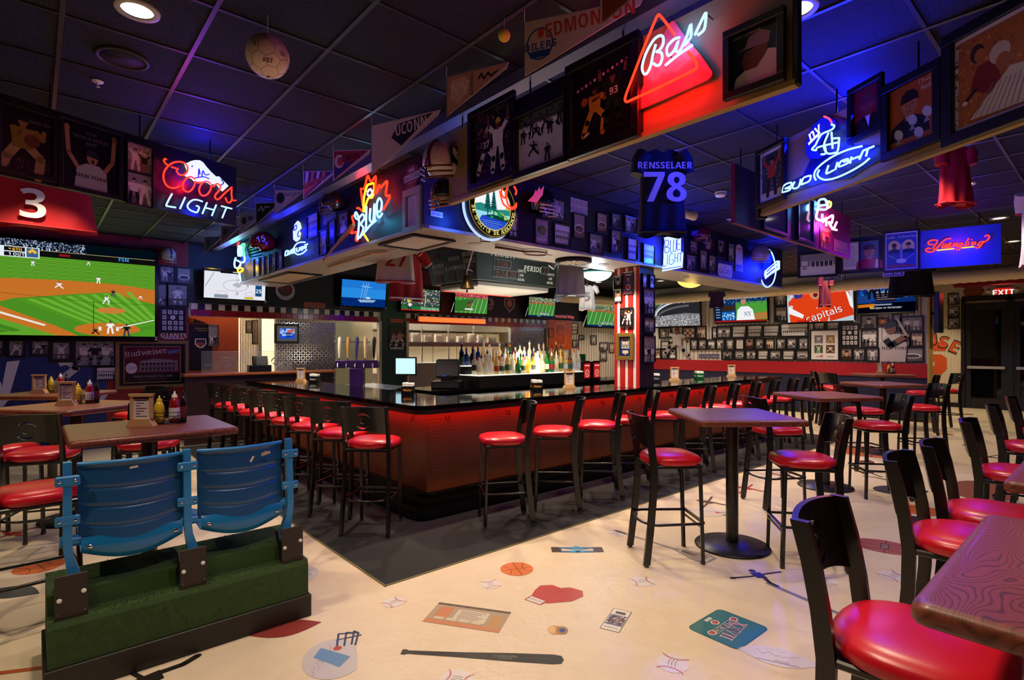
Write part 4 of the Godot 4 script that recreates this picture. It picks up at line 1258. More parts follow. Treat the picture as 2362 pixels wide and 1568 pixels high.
# pictures on the walls: face, place along it, height, width, height of the print, motif, tone, frame width, frame, label
var PHOTOS := [
	["Y", -9.349, 2.063, 0.364, 0.262, "act", "bw", 0.032, "k", "black-framed first photo in the top row right of the column"],
	["Y", -8.550, 2.046, 0.361, 0.273, "grid", "sep", 0.032, "k", "black-framed reddish photo sheet beside the pitcher cutout"],
	["Y", -8.157, 2.054, 0.261, 0.301, "duo", "sep", 0.032, "k", "black-framed photo of two players under the racetrack screen"],
	["Y", -7.748, 2.030, 0.104, 0.282, "one", "bw", 0.032, "k", "black-framed narrow portrait under the striped gap between screens"],
	["Y", -7.475, 2.045, 0.368, 0.259, "trio", "bw", 0.032, "k", "black-framed photo of three players in the top row"],
	["Y", -7.039, 2.051, 0.352, 0.272, "team", "bw", 0.032, "k", "black-framed first team photo of the top row"],
	["Y", -6.609, 2.056, 0.362, 0.273, "team", "bw", 0.032, "k", "black-framed second team photo of the top row"],
	["Y", -6.179, 2.054, 0.374, 0.249, "team", "bw", 0.032, "k", "black-framed third team photo of the top row, on a diagonal"],
	["Y", -5.611, 2.067, 0.629, 0.296, "team", "bw", 0.032, "k", "black-framed widest team photo, end of the top row"],
	["Y", -8.384, 1.708, 0.192, 0.263, "one", "bw", 0.032, "k", "small black-framed photo, first from the column in the middle row"],
	["Y", -8.116, 1.707, 0.199, 0.260, "act", "bw", 0.032, "k", "small black-framed photo, second from the column in the middle row"],
	["Y", -7.843, 1.706, 0.204, 0.237, "duo", "bw", 0.032, "k", "small black-framed photo, third from the column in the middle row"],
	["Y", -7.581, 1.712, 0.196, 0.260, "act", "bw", 0.032, "k", "small black-framed photo, fourth from the column in the middle row"],
	["Y", -7.300, 1.711, 0.191, 0.256, "one", "bw", 0.032, "k", "small black-framed photo, fifth from the column in the middle row"],
	["Y", -7.023, 1.710, 0.196, 0.253, "doc", "bw", 0.032, "k", "small black-framed photo, sixth from the column in the middle row"],
	["Y", -6.755, 1.712, 0.195, 0.257, "port", "sep", 0.032, "k", "small black-framed photo, seventh from the column in the middle row"],
	["Y", -6.484, 1.713, 0.183, 0.246, "act", "bw", 0.032, "k", "small black-framed photo, eighth from the column in the middle row"],
	["Y", -6.212, 1.712, 0.191, 0.243, "duo", "sep", 0.032, "k", "small black-framed photo, ninth from the column in the middle row"],
	["Y", -5.934, 1.717, 0.195, 0.246, "act", "bw", 0.032, "k", "small black-framed photo, tenth from the column in the middle row"],
	["Y", -5.665, 1.719, 0.193, 0.249, "act", "bw", 0.032, "k", "small black-framed photo, eleventh from the column in the middle row"],
	["Y", -5.393, 1.722, 0.193, 0.255, "trio", "bw", 0.032, "k", "small black-framed photo, twelfth from the column in the middle row"],
	["Y", -7.376, 1.410, 0.268, 0.193, "port", "bw", 0.032, "k", "small black-framed photo, first in the bottom row above the red band"],
	["Y", -7.030, 1.421, 0.241, 0.217, "stad", "bw", 0.032, "k", "small black-framed photo, second in the bottom row above the red band"],
	["Y", -6.712, 1.426, 0.251, 0.207, "trio", "bw", 0.032, "k", "small black-framed photo, third in the bottom row above the red band"],
	["Y", -6.390, 1.426, 0.243, 0.210, "team", "bw", 0.032, "k", "small black-framed photo, fourth in the bottom row above the red band"],
	["Y", -6.076, 1.425, 0.255, 0.213, "act", "bw", 0.032, "k", "small black-framed photo, fifth in the bottom row above the red band"],
	["Y", -5.744, 1.429, 0.253, 0.209, "team", "bw", 0.032, "k", "small black-framed photo, sixth in the bottom row above the red band"],
	["Y", -5.415, 1.429, 0.257, 0.209, "stad", "bw", 0.032, "k", "small black-framed photo, seventh in the bottom row above the red band"],
	["Y", -9.349, 1.701, 0.243, 0.194, "team", "bw", 0.032, "k", "black-framed photo under the pitcher cutout arm, upper left"],
	["Y", -9.102, 1.683, 0.186, 0.157, "act", "bw", 0.032, "k", "black-framed photo under the pitcher cutout arm, upper right"],
	["Y", -9.604, 1.430, 0.162, 0.261, "port", "sep", 0.032, "k", "black-framed face portrait next to the column, bottom row"],
	["Y", -9.367, 1.432, 0.183, 0.258, "one", "bw", 0.032, "k", "black-framed photo of a standing player near the column, bottom row"],
	["Y", -9.092, 1.434, 0.206, 0.255, "port", "bw", 0.032, "k", "black-framed face portrait touching the pitcher cutout"],
	["Y", -3.974, 2.204, 0.292, 0.260, "port", "bw", 0.032, "k", "black-framed photo of a player with crossed arms under the studio screen"],
	["Y", -3.963, 1.827, 0.285, 0.360, "duo", "bw", 0.032, "k", "black-framed photo of two standing players left of the batter cutout"],
	["Y", -4.432, 1.452, 0.204, 0.255, "port", "sep", 0.032, "k", "black-framed colour portrait below the button-centred collage"],
	["Y", -4.171, 1.457, 0.209, 0.256, "act", "bw", 0.032, "k", "black-framed photo of a batter below the collage"],
	["Y", -3.902, 1.452, 0.210, 0.268, "one", "blue", 0.032, "k", "black-framed bluish photo of a crouching player beside the batter cutout"],
	["Y", -3.701, 2.197, 0.166, 0.129, "one", "or", 0.032, "k", "black-framed small orange picture above the batter cutout"],
	["Y", -3.438, 2.095, 0.129, 0.177, "port", "bw", 0.032, "k", "black-framed small portrait behind the bat of the cutout"],
	["Y", -3.435, 2.273, 0.124, 0.133, "stad", "blue", 0.032, "k", "black-framed small bluish picture at the top right of the wall"],
	["Y", -3.159, 2.128, 0.365, 0.282, "duo", "blue", 0.032, "k", "black-framed blue-toned photo of two caps at the wall end"],
	["Y", -3.070, 1.794, 0.202, 0.260, "duo", "sep", 0.032, "k", "black-framed tan print with two round portraits"],
	["Y", -3.271, 1.728, 0.129, 0.166, "one", "blue", 0.032, "k", "black-framed small greenish photo beside the batter cutout"],
	["Y", -3.146, 1.460, 0.363, 0.282, "stad", "bw", 0.032, "k", "black-framed wide matted stadium photo at the wall end"],
	["Y", -5.027, 2.144, 0.204, 0.127, "team", "bw", 0.032, "k", "black-framed photo half under the red hockey screen, left"],
	["Y", -4.725, 2.145, 0.240, 0.144, "team", "bw", 0.032, "k", "black-framed photo half under the red hockey screen, right"],
	["Y", -5.947, 2.878, 0.259, 0.335, "one", "bw", 0.032, "k", "black-framed upper tall photo between two screens"],
	["Y", -5.927, 2.471, 0.264, 0.342, "duo", "bw", 0.032, "k", "black-framed lower tall photo between two screens"],
	["Y", -4.911, 1.678, 0.600, 0.703, "four", "bw", 0.030, "k", "large white-matted frame with four pictures"],
	["Y", -4.364, 1.907, 0.341, 0.494, "coll", "bw", 0.032, "k", "black collage of many small portraits round an emblem"],
	["SL", -6.854, 3.152, 0.331, 0.278, "team", "bw", 0.012, "k", "dark-framed tall photo of four standing men on the soffit"],
	["SL", -6.525, 2.894, 0.222, 0.286, "one", "bw", 0.012, "k", "dark-framed lower tall photo beside the wooden bat on the soffit"],
	["SL", -6.271, 2.973, 0.192, 0.279, "port", "bw", 0.012, "k", "dark-framed middle tall photo left of the leaf neon"],
	["SL", -5.955, 3.029, 0.250, 0.223, "port", "bw", 0.012, "k", "dark-framed upper tall photo left of the leaf neon"],
	["SL", -9.157, 2.879, 0.255, 0.290, "one", "blue", 0.012, "k", "narrow blue-lit frame, first from the far end of the soffit"],
	["SL", -8.881, 2.874, 0.188, 0.282, "one", "blue", 0.012, "k", "narrow blue-lit frame, second from the far end of the soffit"],
	["SL", -8.626, 2.862, 0.195, 0.276, "one", "blue", 0.012, "k", "narrow blue-lit frame, third from the far end of the soffit"],
	["SL", -8.346, 2.870, 0.181, 0.253, "one", "blue", 0.012, "k", "narrow blue-lit frame, fourth from the far end of the soffit"],
	["SL", -8.063, 2.867, 0.177, 0.241, "one", "blue", 0.012, "k", "narrow blue-lit frame, fifth from the far end of the soffit"],
	["SL", -4.434, 2.889, 0.195, 0.291, "doc", "mauve", 0.060, "g", "grey-framed pale document at the soffit corner"],
	["SR", 3.752, 2.885, 0.116, 0.259, "one", "bw", 0.015, "k", "black-framed photo of a football player beside the oval lit sign"],
	["SR", 4.168, 2.865, 0.195, 0.259, "helm", "blue", 0.015, "k", "black-framed blue picture of a football helmet on the soffit"],
	["SR", 4.490, 2.881, 0.247, 0.210, "team", "bw", 0.015, "k", "black-framed team photo near the soffit bottom edge"],
	["SR", 4.779, 3.019, 0.192, 0.264, "stad", "sep", 0.015, "k", "black-framed tall picture with a pale border under the red lettered sign"],
	["SR", 4.231, 3.123, 0.125, 0.160, "act", "bw", 0.015, "k", "black-framed upper photo left of the red lettered sign"],
	["SR", 4.428, 3.146, 0.197, 0.209, "one", "bw", 0.015, "k", "black-framed upper photo next to the red lettered sign"],
	["SR", 5.192, 3.119, 0.187, 0.212, "stad", "sep", 0.015, "k", "black-framed reddish photo in the upper row left of the column"],
	["SR", 5.463, 3.189, 0.165, 0.145, "act", "bw", 0.015, "k", "black-framed small action photo in the upper row left of the column"],
	["SR", 5.762, 3.183, 0.233, 0.194, "act", "blue", 0.015, "k", "black-framed dark photo just left of the black jersey"],
	["SR", 5.079, 2.844, 0.236, 0.223, "act", "cyan", 0.015, "k", "black-framed cyan photo in the lower row over the dartboard"],
	["SR", 5.463, 2.928, 0.185, 0.260, "act", "cyan", 0.015, "k", "black-framed tall cyan photo left of the column top"],
	["SR", 5.805, 2.875, 0.198, 0.254, "team", "cyan", 0.015, "k", "black-framed photo right above the column corner"],
	["SR", 6.167, 2.852, 0.243, 0.240, "team", "blue", 0.015, "k", "black-framed blue picture right of the column top"],
	["SR", 7.219, 2.845, 0.248, 0.212, "act", "blue", 0.015, "k", "black-framed first photo right of the blue script neon"],
	["SR", 7.566, 2.929, 0.202, 0.262, "one", "bw", 0.015, "k", "black-framed photo of a hockey player right of the blue neon"],
	["SR", 7.826, 2.885, 0.203, 0.249, "act", "bw", 0.015, "k", "black-framed third photo right of the blue neon"],
	["SR", 8.088, 3.153, 0.190, 0.246, "port", "bw", 0.015, "k", "black-framed upper photo before the tall white sign"],
	["SR", 8.429, 3.128, 0.192, 0.271, "one", "mauve", 0.015, "k", "black-framed narrow photo touching the tall white sign"],
	["SR", 7.286, 3.087, 0.192, 0.153, "stad", "sep", 0.015, "k", "black-framed small photo below the red cap helmet"],
	["F1", -2.881, 2.995, 0.406, 0.467, "foot", "col", 0.045, "k", "tall photo of two football players on the first fascia"],
	["F1", -2.402, 2.901, 0.407, 0.345, "hock", "col", 0.040, "k", "signed hockey photo on white ice on the first fascia"],
	["F1", -1.924, 2.966, 0.414, 0.447, "bask", "col", 0.050, "k", "large basketball duel photo on the first fascia"],
	["F1", -1.079, 2.867, 0.203, 0.244, "capman", "col", 0.033, "k", "framed portrait of a man in a cap at the end of the first fascia"],
	["F2", 0.146, 2.987, 0.275, 0.403, "golf", "col", 0.035, "k", "framed photo of a cheering golfer at the end of the second fascia"],
	["F2", 1.038, 3.126, 0.194, 0.288, "redman", "col", 0.035, "k", "red-toned portrait in a dark frame on the second fascia"],
	["F2", 1.348, 2.975, 0.278, 0.360, "suit", "col", 0.050, "k", "framed photo of a man in a suit with four silver trophies"],
	["F2", 1.790, 3.000, 0.383, 0.488, "slide", "col", 0.060, "k", "large framed painting of two ballplayers colliding"],
	["F3", -0.769, 2.952, 0.266, 0.405, "gold", "col", 0.030, "k", "dark basketball poster at the left edge of the picture"],
	["F3", -0.404, 2.952, 0.341, 0.448, "mvp", "col", 0.030, "k", "dark poster of a shouting player with raised fists"],
	["F3", -0.083, 3.045, 0.173, 0.213, "act", "sep", 0.010, "k", "upper small photo beside the mountain neon"],
	["F3", -0.083, 2.812, 0.173, 0.239, "duo", "bw", 0.010, "k", "lower small photo beside the mountain neon"],
	["F5", 0.254, 2.871, 0.470, 0.322, "teamice", "blue", 0.030, "k", "wide blue photo of a hockey team on ice"],
	["F5", 0.686, 2.952, 0.208, 0.415, "doc", "blue", 0.015, "k", "blue text panel beside the catcher photo"],
	["F5", 0.913, 2.951, 0.222, 0.394, "catch", "col", 0.015, "k", "photo of a catcher in red on the blue fascia"],
	["F5", 1.290, 2.971, 0.370, 0.523, "fight", "blue", 0.030, "k", "blue fight poster with two round portraits"],
	["TV", 1.731, 2.861, 0.195, 0.255, "act", "blue", 0.030, "k", "black-framed upper left photo of the strip beside the big screen"],
	["TV", 1.982, 2.859, 0.193, 0.251, "stad", "blue", 0.030, "k", "black-framed upper right blue photo of the strip beside the big screen"],
	["TV", 1.655, 2.501, 0.125, 0.358, "act", "bw", 0.030, "k", "black-framed dark tall photo of the strip beside the big screen"],
	["TV", 1.887, 2.516, 0.281, 0.345, "one", "blue", 0.030, "k", "black-framed large blue photo of the strip beside the big screen"],
	["TV", -0.178, 1.595, 0.151, 0.220, "one", "bw", 0.030, "k", "black-framed photo of a running player under the big screen"],
	["TV", 0.092, 1.623, 0.183, 0.233, "act", "bw", 0.030, "k", "black-framed football action photo under the big screen"],
	["TV", -0.374, 1.611, 0.099, 0.200, "act", "bw", 0.030, "k", "black-framed photo at the far left under the big screen"],
	["TV", 0.748, 1.520, 0.478, 0.386, "trio", "bw", 0.030, "k", "black-framed wide sepia group photo under the big screen"],
	["TV", 0.891, 1.195, 0.235, 0.186, "team", "bw", 0.030, "k", "black-framed small photo sheet beside the gilt brewery mirror"],
	["TV", 0.334, 1.556, 0.197, 0.255, "one", "bw", 0.050, "w", "white-matted photo of a sitting player under the big screen"],
	["TV", 1.813, 2.083, 0.344, 0.381, "coll", "bw", 0.030, "k", "square collage of small portraits above the team lettering"],
	["CL", -4.638, 2.498, 0.116, 0.168, "port", "bw", 0.012, "k", "black-framed upper portrait on the striped column"],
	["CL", -4.636, 2.324, 0.112, 0.154, "port", "sep", 0.012, "k", "black-framed lower portrait on the striped column"],
	["CL", -4.467, 2.482, 0.152, 0.274, "poster", "col", 0.012, "k", "black-framed blue and red poster on the striped column"],
	["CL", -4.490, 2.020, 0.192, 0.240, "foot", "col", 0.012, "k", "black-framed football photo in black frame on the striped column"],
	["CR", 6.145, 2.502, 0.100, 0.171, "one", "bw", 0.012, "k", "black-framed left of the two top photos on the dark column side"],
	["CR", 6.308, 2.506, 0.098, 0.167, "port", "blue", 0.012, "k", "black-framed right of the two top photos on the dark column side"],
	["CR", 6.233, 2.224, 0.235, 0.321, "duo", "bw", 0.012, "k", "black-framed tall photo of two players on the dark column side"],
	["CR", 6.247, 1.914, 0.230, 0.181, "duo", "bw", 0.012, "k", "black-framed photo of two men standing on the dark column side"],
	["CR", 6.247, 1.587, 0.252, 0.337, "trio", "bw", 0.012, "k", "black-framed large photo of four men on the dark column side"],
	["CL", -4.514, 1.624, 0.182, 0.264, "gilt", "col", 0.050, "gold", "gilt frame with blue mat and two-player photo on the column"],
	["TV", 2.569, 1.843, 0.160, 0.382, "act", "bw", 0.012, "k", "dark-framed photo on the orange wall"],
	["TV", 3.203, 2.021, 0.093, 0.230, "one", "sep", 0.012, "k", "dark-framed upper photo at the corridor door"],
	["TV", 3.317, 1.918, 0.104, 0.463, "port", "sep", 0.012, "k", "dark-framed tall photo at the corridor door"],
	["TV", 6.135, 1.821, 0.376, 0.485, "box", "bw", 0.012, "k", "boxing photo on the green pilaster"],
	["TV", 11.061, 2.042, 0.164, 0.215, "one", "bw", 0.020, "k", "black-framed upper photo left of the orange letter panel"],
	["TV", 12.067, 2.180, 0.245, 0.293, "team", "sep", 0.020, "k", "black-framed photo right of the orange letter panel"],
	["TV", 12.095, 1.733, 0.240, 0.190, "act", "bw", 0.020, "k", "black-framed lower photo right of the orange letter panel"],
	["TV", 13.407, 1.658, 0.358, 0.218, "duo", "bw", 0.020, "k", "black-framed upper left photo of the far corner pinstripes"],
	["TV", 13.819, 1.617, 0.258, 0.284, "one", "sep", 0.020, "k", "black-framed right photo of the far corner pinstripes"],
	["TV", 13.395, 1.346, 0.301, 0.262, "one", "bw", 0.020, "k", "black-framed lower left photo of the far corner pinstripes"],
	["TV", 12.368, 1.917, 0.210, 0.105, "act", "bw", 0.020, "k", "black-framed photo beneath the corner football screen"],
	["TV", 12.927, 1.853, 0.246, 0.249, "one", "blue", 0.020, "k", "black-framed photo right beneath the corner football screen"],
	["E", -3.184, 2.933, 0.223, 0.271, "act", "bw", 0.020, "k", "black-framed upper photo beside the glass doors"],
	["E", -3.181, 2.593, 0.217, 0.265, "act", "bw", 0.020, "k", "black-framed middle photo beside the glass doors"],
	["E", -3.181, 2.277, 0.217, 0.264, "act", "bw", 0.020, "k", "black-framed lower photo beside the glass doors"],
]

# ---------------------------------------------------------------- photographs and posters
func tones(t: String) -> Dictionary:
	match t:
		"sep": return {bg = "#a58f86", dk = "#3a2620", md = "#8a6a5c", lt = "#e3d2c4", sk = "#c79a82", ac = "#8c2f2a"}
		"or": return {bg = "#a8451c", dk = "#2a1008", md = "#6e2c14", lt = "#e6a15a", sk = "#d98a4a", ac = "#e0662a"}
		"col": return {bg = "#4a5a4a", dk = "#141414", md = "#5a4a42", lt = "#e6e0d6", sk = "#a8694a", ac = "#a02a24"}
	return {bg = "#8f8b90", dk = "#1c1a1e", md = "#5c585e", lt = "#dedadc", sk = "#b3adb0", ac = "#44404a"}
func bust(p: Pic, x, y, s, shirt, skin, cap):
	p.poly([Vector2(x - .42 * s, y), Vector2(x - .38 * s, y + .28 * s), Vector2(x - .12 * s, y + .4 * s), Vector2(x + .12 * s, y + .4 * s), Vector2(x + .38 * s, y + .28 * s), Vector2(x + .42 * s, y)], shirt)
	p.rect(x - .09 * s, y + .34 * s, .18 * s, .16 * s, skin)
	p.ell(x, y + .64 * s, .17 * s, .22 * s, skin, 18)
	p.poly([Vector2(x - .19 * s, y + .68 * s), Vector2(x - .17 * s, y + .84 * s), Vector2(x - .05 * s, y + .92 * s), Vector2(x + .08 * s, y + .91 * s), Vector2(x + .17 * s, y + .82 * s), Vector2(x + .19 * s, y + .7 * s), Vector2(x + .3 * s, y + .67 * s), Vector2(x + .1 * s, y + .7 * s)], cap)
	for e in [-1, 1]: p.ell(x + e * .065 * s, y + .64 * s, .022 * s, .012 * s, "#1c1414", 8)
	p.line([Vector2(x, y + .62 * s), Vector2(x + .02 * s, y + .56 * s), Vector2(x - .01 * s, y + .555 * s)], .012 * s, "#3a2820")
	p.line([Vector2(x - .05 * s, y + .5 * s), Vector2(x + .05 * s, y + .5 * s)], .014 * s, "#3a2420")
func photo(kind: String, tone: String, w: float, h: float, seed_: int) -> Pic:
	var k := tones(tone)
	var r := RandomNumberGenerator.new()
	r.seed = seed_
	var p := Pic.new(w, h, k.bg)
	var y0 := -h / 2
	var u := minf(w, h)
	var crowd := func(lo, hi, n, cols): p.flecks(-w * .49, y0 + h * lo, w * .98, h * (hi - lo), n, u * .022, cols, r)
	match kind:
		"team":
			p.rect(-w / 2, y0, w, h * .3, k.md)
			p.rect(-w / 2, y0 + h * .72, w, h * .28, k.lt)
			var n := int(clampf(w / h * 6, 5, 13))
			for row in 3:
				for i in n:
					var x := -w * .44 + w * .88 * (i + (0.5 if row == 1 else 0.0)) / n
					var y := y0 + h * (.5 - .16 * row)
					p.poly([Vector2(x - w * .36 / n, y - h * .2), Vector2(x + w * .36 / n, y - h * .2), Vector2(x + w * .3 / n, y + h * .1), Vector2(x - w * .3 / n, y + h * .1)], [k.lt, k.dk, k.lt][row])
					p.ell(x, y + h * .15, w * .2 / n, h * .06, k.sk, 8)
		"teamice":
			p.rect(-w / 2, y0, w, h * .45, k.lt)
			for i in 16:
				var x := -w * .2 + w * .66 * i / 16.0
				p.rect(x, y0 + h * .4, w * .03, h * .25, k.dk if i % 3 else k.lt).ell(x + w * .015, y0 + h * .68, w * .012, h * .03, k.sk, 8)
			p.rect(-w * .46, y0 + h * .2, w * .18, h * .5, k.lt).rect(-w * .44, y0 + h * .42, w * .14, h * .04, k.dk).rect(-w * .44, y0 + h * .32, w * .14, h * .04, k.dk)
		"port":
			p.rect(-w / 2, y0 + h * .1, w, h * .5, k.md)
			bust(p, 0, y0, minf(h * .98, w * 1.35), k.lt if seed_ % 2 else k.dk, k.sk, k.dk)
		"one":
			p.rect(-w / 2, y0, w, h * .35, k.md)
			crowd.call(.35, 1.0, 60, [k.md, k.dk, k.bg])
			p.man(0, y0 + h * .06, minf(h * .84, w * 1.7), k.lt, k.lt, k.sk, k.dk, seed_ % 4)
		"act":
			p.rect(-w / 2, y0, w, h * .42, k.md)
			crowd.call(.42, 1.0, 90, [k.dk, k.md, k.bg, k.lt])
			p.man(-w * .16, y0 + h * .08, minf(h * .78, w), k.lt, k.lt, k.sk, k.dk, 1 + seed_ % 3)
			p.man(w * .2, y0 + h * .05, minf(h * .7, w), k.dk, k.md, k.sk, k.lt, 3 - seed_ % 3)
		"duo":
			p.rect(-w / 2, y0, w, h * .3, k.md)
			for s in [-1, 1]: p.man(s * w * .22, y0 + h * .05, minf(h * .86, w * 1.1), k.lt, k.lt if s > 0 else k.dk, k.sk, k.dk, 0)
		"trio":
			crowd.call(.0, 1.0, 80, [k.md, k.bg, k.dk])
			for s in [-1, 0, 1]: p.man(s * w * .29, y0 + h * .02, minf(h * .88, w * .8), k.lt if s else k.dk, k.md, k.sk, k.dk, absi(s))
		"stad":
			p.rect(-w / 2, y0, w, h * .3, k.md)
			p.ell(0, y0 + h * .4, w * .42, h * .2, k.lt, 24).ell(0, y0 + h * .38, w * .34, h * .13, k.dk, 24).ell(0, y0 + h * .35, w * .24, h * .08, k.md, 20)
		"helm":
			p.ell(0, h * .1, w * .34, h * .2, k.dk, 20).rect(-w * .05, -h * .1, w * .3, h * .1, k.dk).arc(w * .1, -h * .02, w * .25, h * .14, -1.4, .6, w * .03, k.lt).text("EAGLES", 0, -h * .3, w * .16, k.lt, f_bold)
		"doc":
			p.rect(-w * .45, -h * .46, w * .9, h * .92, k.lt)
			for i in 14: p.rect(-w * .36, h * (.36 - .055 * i), w * (.72 - .2 * r.randf()), h * .012, k.dk)
		"grid":
			for i in 4:
				for j in 3: p.rect(-w * .44 + i * w * .23, y0 + h * (.1 + .28 * j), w * .19, h * .22, k.lt if (i + j) % 2 else k.ac)
		"coll":
			p.rect(-w / 2, y0, w, h, k.dk)
			for i in 4:
				for j in 4:
					if (i == 1 or i == 2) and j == 2: continue
					var cx := -w * .36 + i * w * .24
					var cy := y0 + h * (.14 + .24 * j)
					p.rect(cx - w * .08, cy - h * .085, w * .16, h * .17, k.lt).ell(cx, cy, w * .04, h * .05, k.md, 8)
			p.ell(0, y0 + h * .62, w * .11, w * .11, "#e9e9ee", 20).text("NY", 0, y0 + h * .62, w * .09, "#1c2448", f_serif)
		"four":
			p.rect(-w / 2, y0, w, h, "#d8d2d6")
			var cols := [["#6c6a74", "#c0bcc2"], ["#8a6f50", "#d0b48c"], ["#3f5a3c", "#d8d0c2"], ["#5a3a34", "#cfc6b8"]]
			for i in 4:
				var cx := (-.22 if i % 2 == 0 else .22) * w
				var cy := (.2 if i < 2 else -.14) * h
				p.rect(cx - w * .16, cy - h * .14, w * .32, h * .28, cols[i][0]).man(cx, cy - h * .13, h * .24, cols[i][1], cols[i][1], "#a88a74", "#2a2a30", i)
			p.rect(-w * .3, -h * .42, w * .25, h * .04, "#a09aa0").rect(w * .1, -h * .42, w * .25, h * .04, "#a09aa0").ell(-w * .1, -h * .38, w * .05, h * .05, "#d06a5c", 12)
		"foot":
			p.rect(-w / 2, y0, w, h, "#1a1218")
			crowd.call(.5, 1.0, 160, ["#5a2a30", "#7a6a64", "#2a2430", "#a8402c", "#3a3448"])
			crowd.call(.1, .5, 60, ["#5c1c1c", "#201418", "#7a2c20"])
			p.man(-w * .14, y0 + h * .1, h * .66, "#15151c", "#d8d4dc", "#7a4a34", "#b9a46a", 1)
			p.man(w * .16, y0 + h * .08, h * .76, "#e0dce2", "#d2cede", "#7a4a34", "#caa23a", 2)
			p.text("37", -w * .15, y0 + h * .52, h * .1, "#dcd8e0", f_bold)
		"hock":
			p.rect(-w / 2, y0, w, h * .8, "#c9c4e6")
			crowd.call(.8, 1.0, 90, ["#15141c", "#3a3440", "#5c4a50"])
			for i in 9: p.man(-w * .4 + i * w * .1, y0 + h * (.5 + .05 * (i % 3)), h * .27, ["#15151c", "#eeeaf4", "#1c2440"][i % 3], "#20202c", "#8a6a5a", "#1c1c28", i % 4)
			p.man(-w * .15, y0 + h * .18, h * .3, "#15151c", "#20202c", "#8a6a5a", "#15151c", 3).man(w * .15, y0 + h * .05, h * .3, "#15151c", "#1c1c26", "#8a6a5a", "#15151c", 0)
			for i in 16: scrawl(p, -w * .46 + r.randf() * w * .8, y0 + h * (.03 + .4 * r.randf()), w * .13, h * .06, "#26243a", 90 + i)
		"bask":
			p.rect(-w / 2, y0, w, h, "#0e0a10")
			for i in 12: p.ell(-w * .42 + i * w * .075, y0 + h * (.74 + .012 * i), w * .022, w * .022, "#c4456a" if i % 2 else "#e6b8cc", 10)
			p.man(-w * .12, y0 + h * .1, h * .62, "#b8862a", "#c0942f", "#6a3a24", "#20140e", 1)
			p.man(w * .18, y0 + h * .14, h * .66, "#16241c", "#1c3024", "#7a4630", "#20140e", 2)
			p.text("93", w * .2, y0 + h * .56, h * .09, "#dfe2da", f_bold).ell(-w * .3, y0 + h * .56, w * .06, w * .06, "#a4502a", 14)
			p.line([Vector2(-w * .3, y0 + h * .12), Vector2(-w * .22, y0 + h * .15)], h * .03, "#e8e4ea")
		"capman":
			p.rect(-w / 2, y0, w, h, "#0c0a12")
			p.poly([Vector2(-w * .48, y0), Vector2(-w * .4, y0 + h * .22), Vector2(-w * .1, y0 + h * .36), Vector2(w * .3, y0 + h * .55), Vector2(w * .48, y0 + h * .5), Vector2(w * .48, y0)], "#d6c4bc")
			p.poly([Vector2(-w * .22, y0 + h * .62), Vector2(-w * .28, y0 + h * .46), Vector2(-w * .2, y0 + h * .3), Vector2(w * .05, y0 + h * .3), Vector2(w * .26, y0 + h * .5), Vector2(w * .28, y0 + h * .72)], "#6e3c2a")
			p.poly([Vector2(-w * .36, y0 + h * .68), Vector2(-w * .2, y0 + h * .72), Vector2(-w * .12, y0 + h * .88), Vector2(w * .14, y0 + h * .94), Vector2(w * .34, y0 + h * .84), Vector2(w * .3, y0 + h * .66), Vector2(w * .05, y0 + h * .68)], "#8a6c78")
			p.line([Vector2(-w * .16, y0 + h * .58), Vector2(-w * .06, y0 + h * .57)], w * .02, "#1c0c08").line([Vector2(-w * .24, y0 + h * .44), Vector2(-w * .14, y0 + h * .43)], w * .02, "#20100c")
			p.text("ROBERTO CLEMENTE", -w * .22, y0 + h * .95, w * .05, "#d8d4dc", f_serif)
		"golf":
			p.rect(-w / 2, y0, w, h, "#cfd2e6").rect(-w * .42, -h * .44, w * .84, h * .88, "#2c3a52")
			crowd.call(.1, .75, 160, ["#3c4a66", "#8a94a8", "#20283c", "#b9aeb4"])
			p.rect(-w * .42, -h * .44, w * .84, h * .12, "#c9d4d0")
			p.man(0, -h * .4, h * .76, "#b03a3c", "#1c2030", "#a8694a", "#14141c", 2)
		"redman":
			p.rect(-w / 2, y0, w, h, "#7a1420")
			bust(p, w * .05, y0, h * .95, "#1a0c14", "#8c2c26", "#5c2a24")
			p.poly([Vector2(-w * .05, y0 + h * .36), Vector2(w * .14, y0 + h * .36), Vector2(w * .08, y0 + h * .1)], "#d8b8b4")
		"suit":
			p.rect(-w / 2, y0, w, h, "#a8501c")
			bust(p, -w * .05, y0 + h * .12, h * .84, "#16182c", "#b0714e", "#2a1a12")
			p.poly([Vector2(-w * .14, y0 + h * .46), Vector2(w * .05, y0 + h * .46), Vector2(-w * .03, y0 + h * .3)], "#8fa8d0")
			for q in [[-.3, .16], [.02, .32], [.34, .36], [.16, .08]]: p.ell(q[0] * w, y0 + h * (q[1] + .06), w * .09, h * .1, "#b9bfd4", 16, 0.6).poly([Vector2(q[0] * w - w * .08, y0 + h * (q[1] - .1)), Vector2(q[0] * w + w * .06, y0 + h * (q[1] - .1)), Vector2(q[0] * w, y0 + h * q[1])], "#8c94b0")
			p.text("Chuck\nNoll", w * .32, y0 + h * .88, w * .09, "#e8d8c8", f_sans)
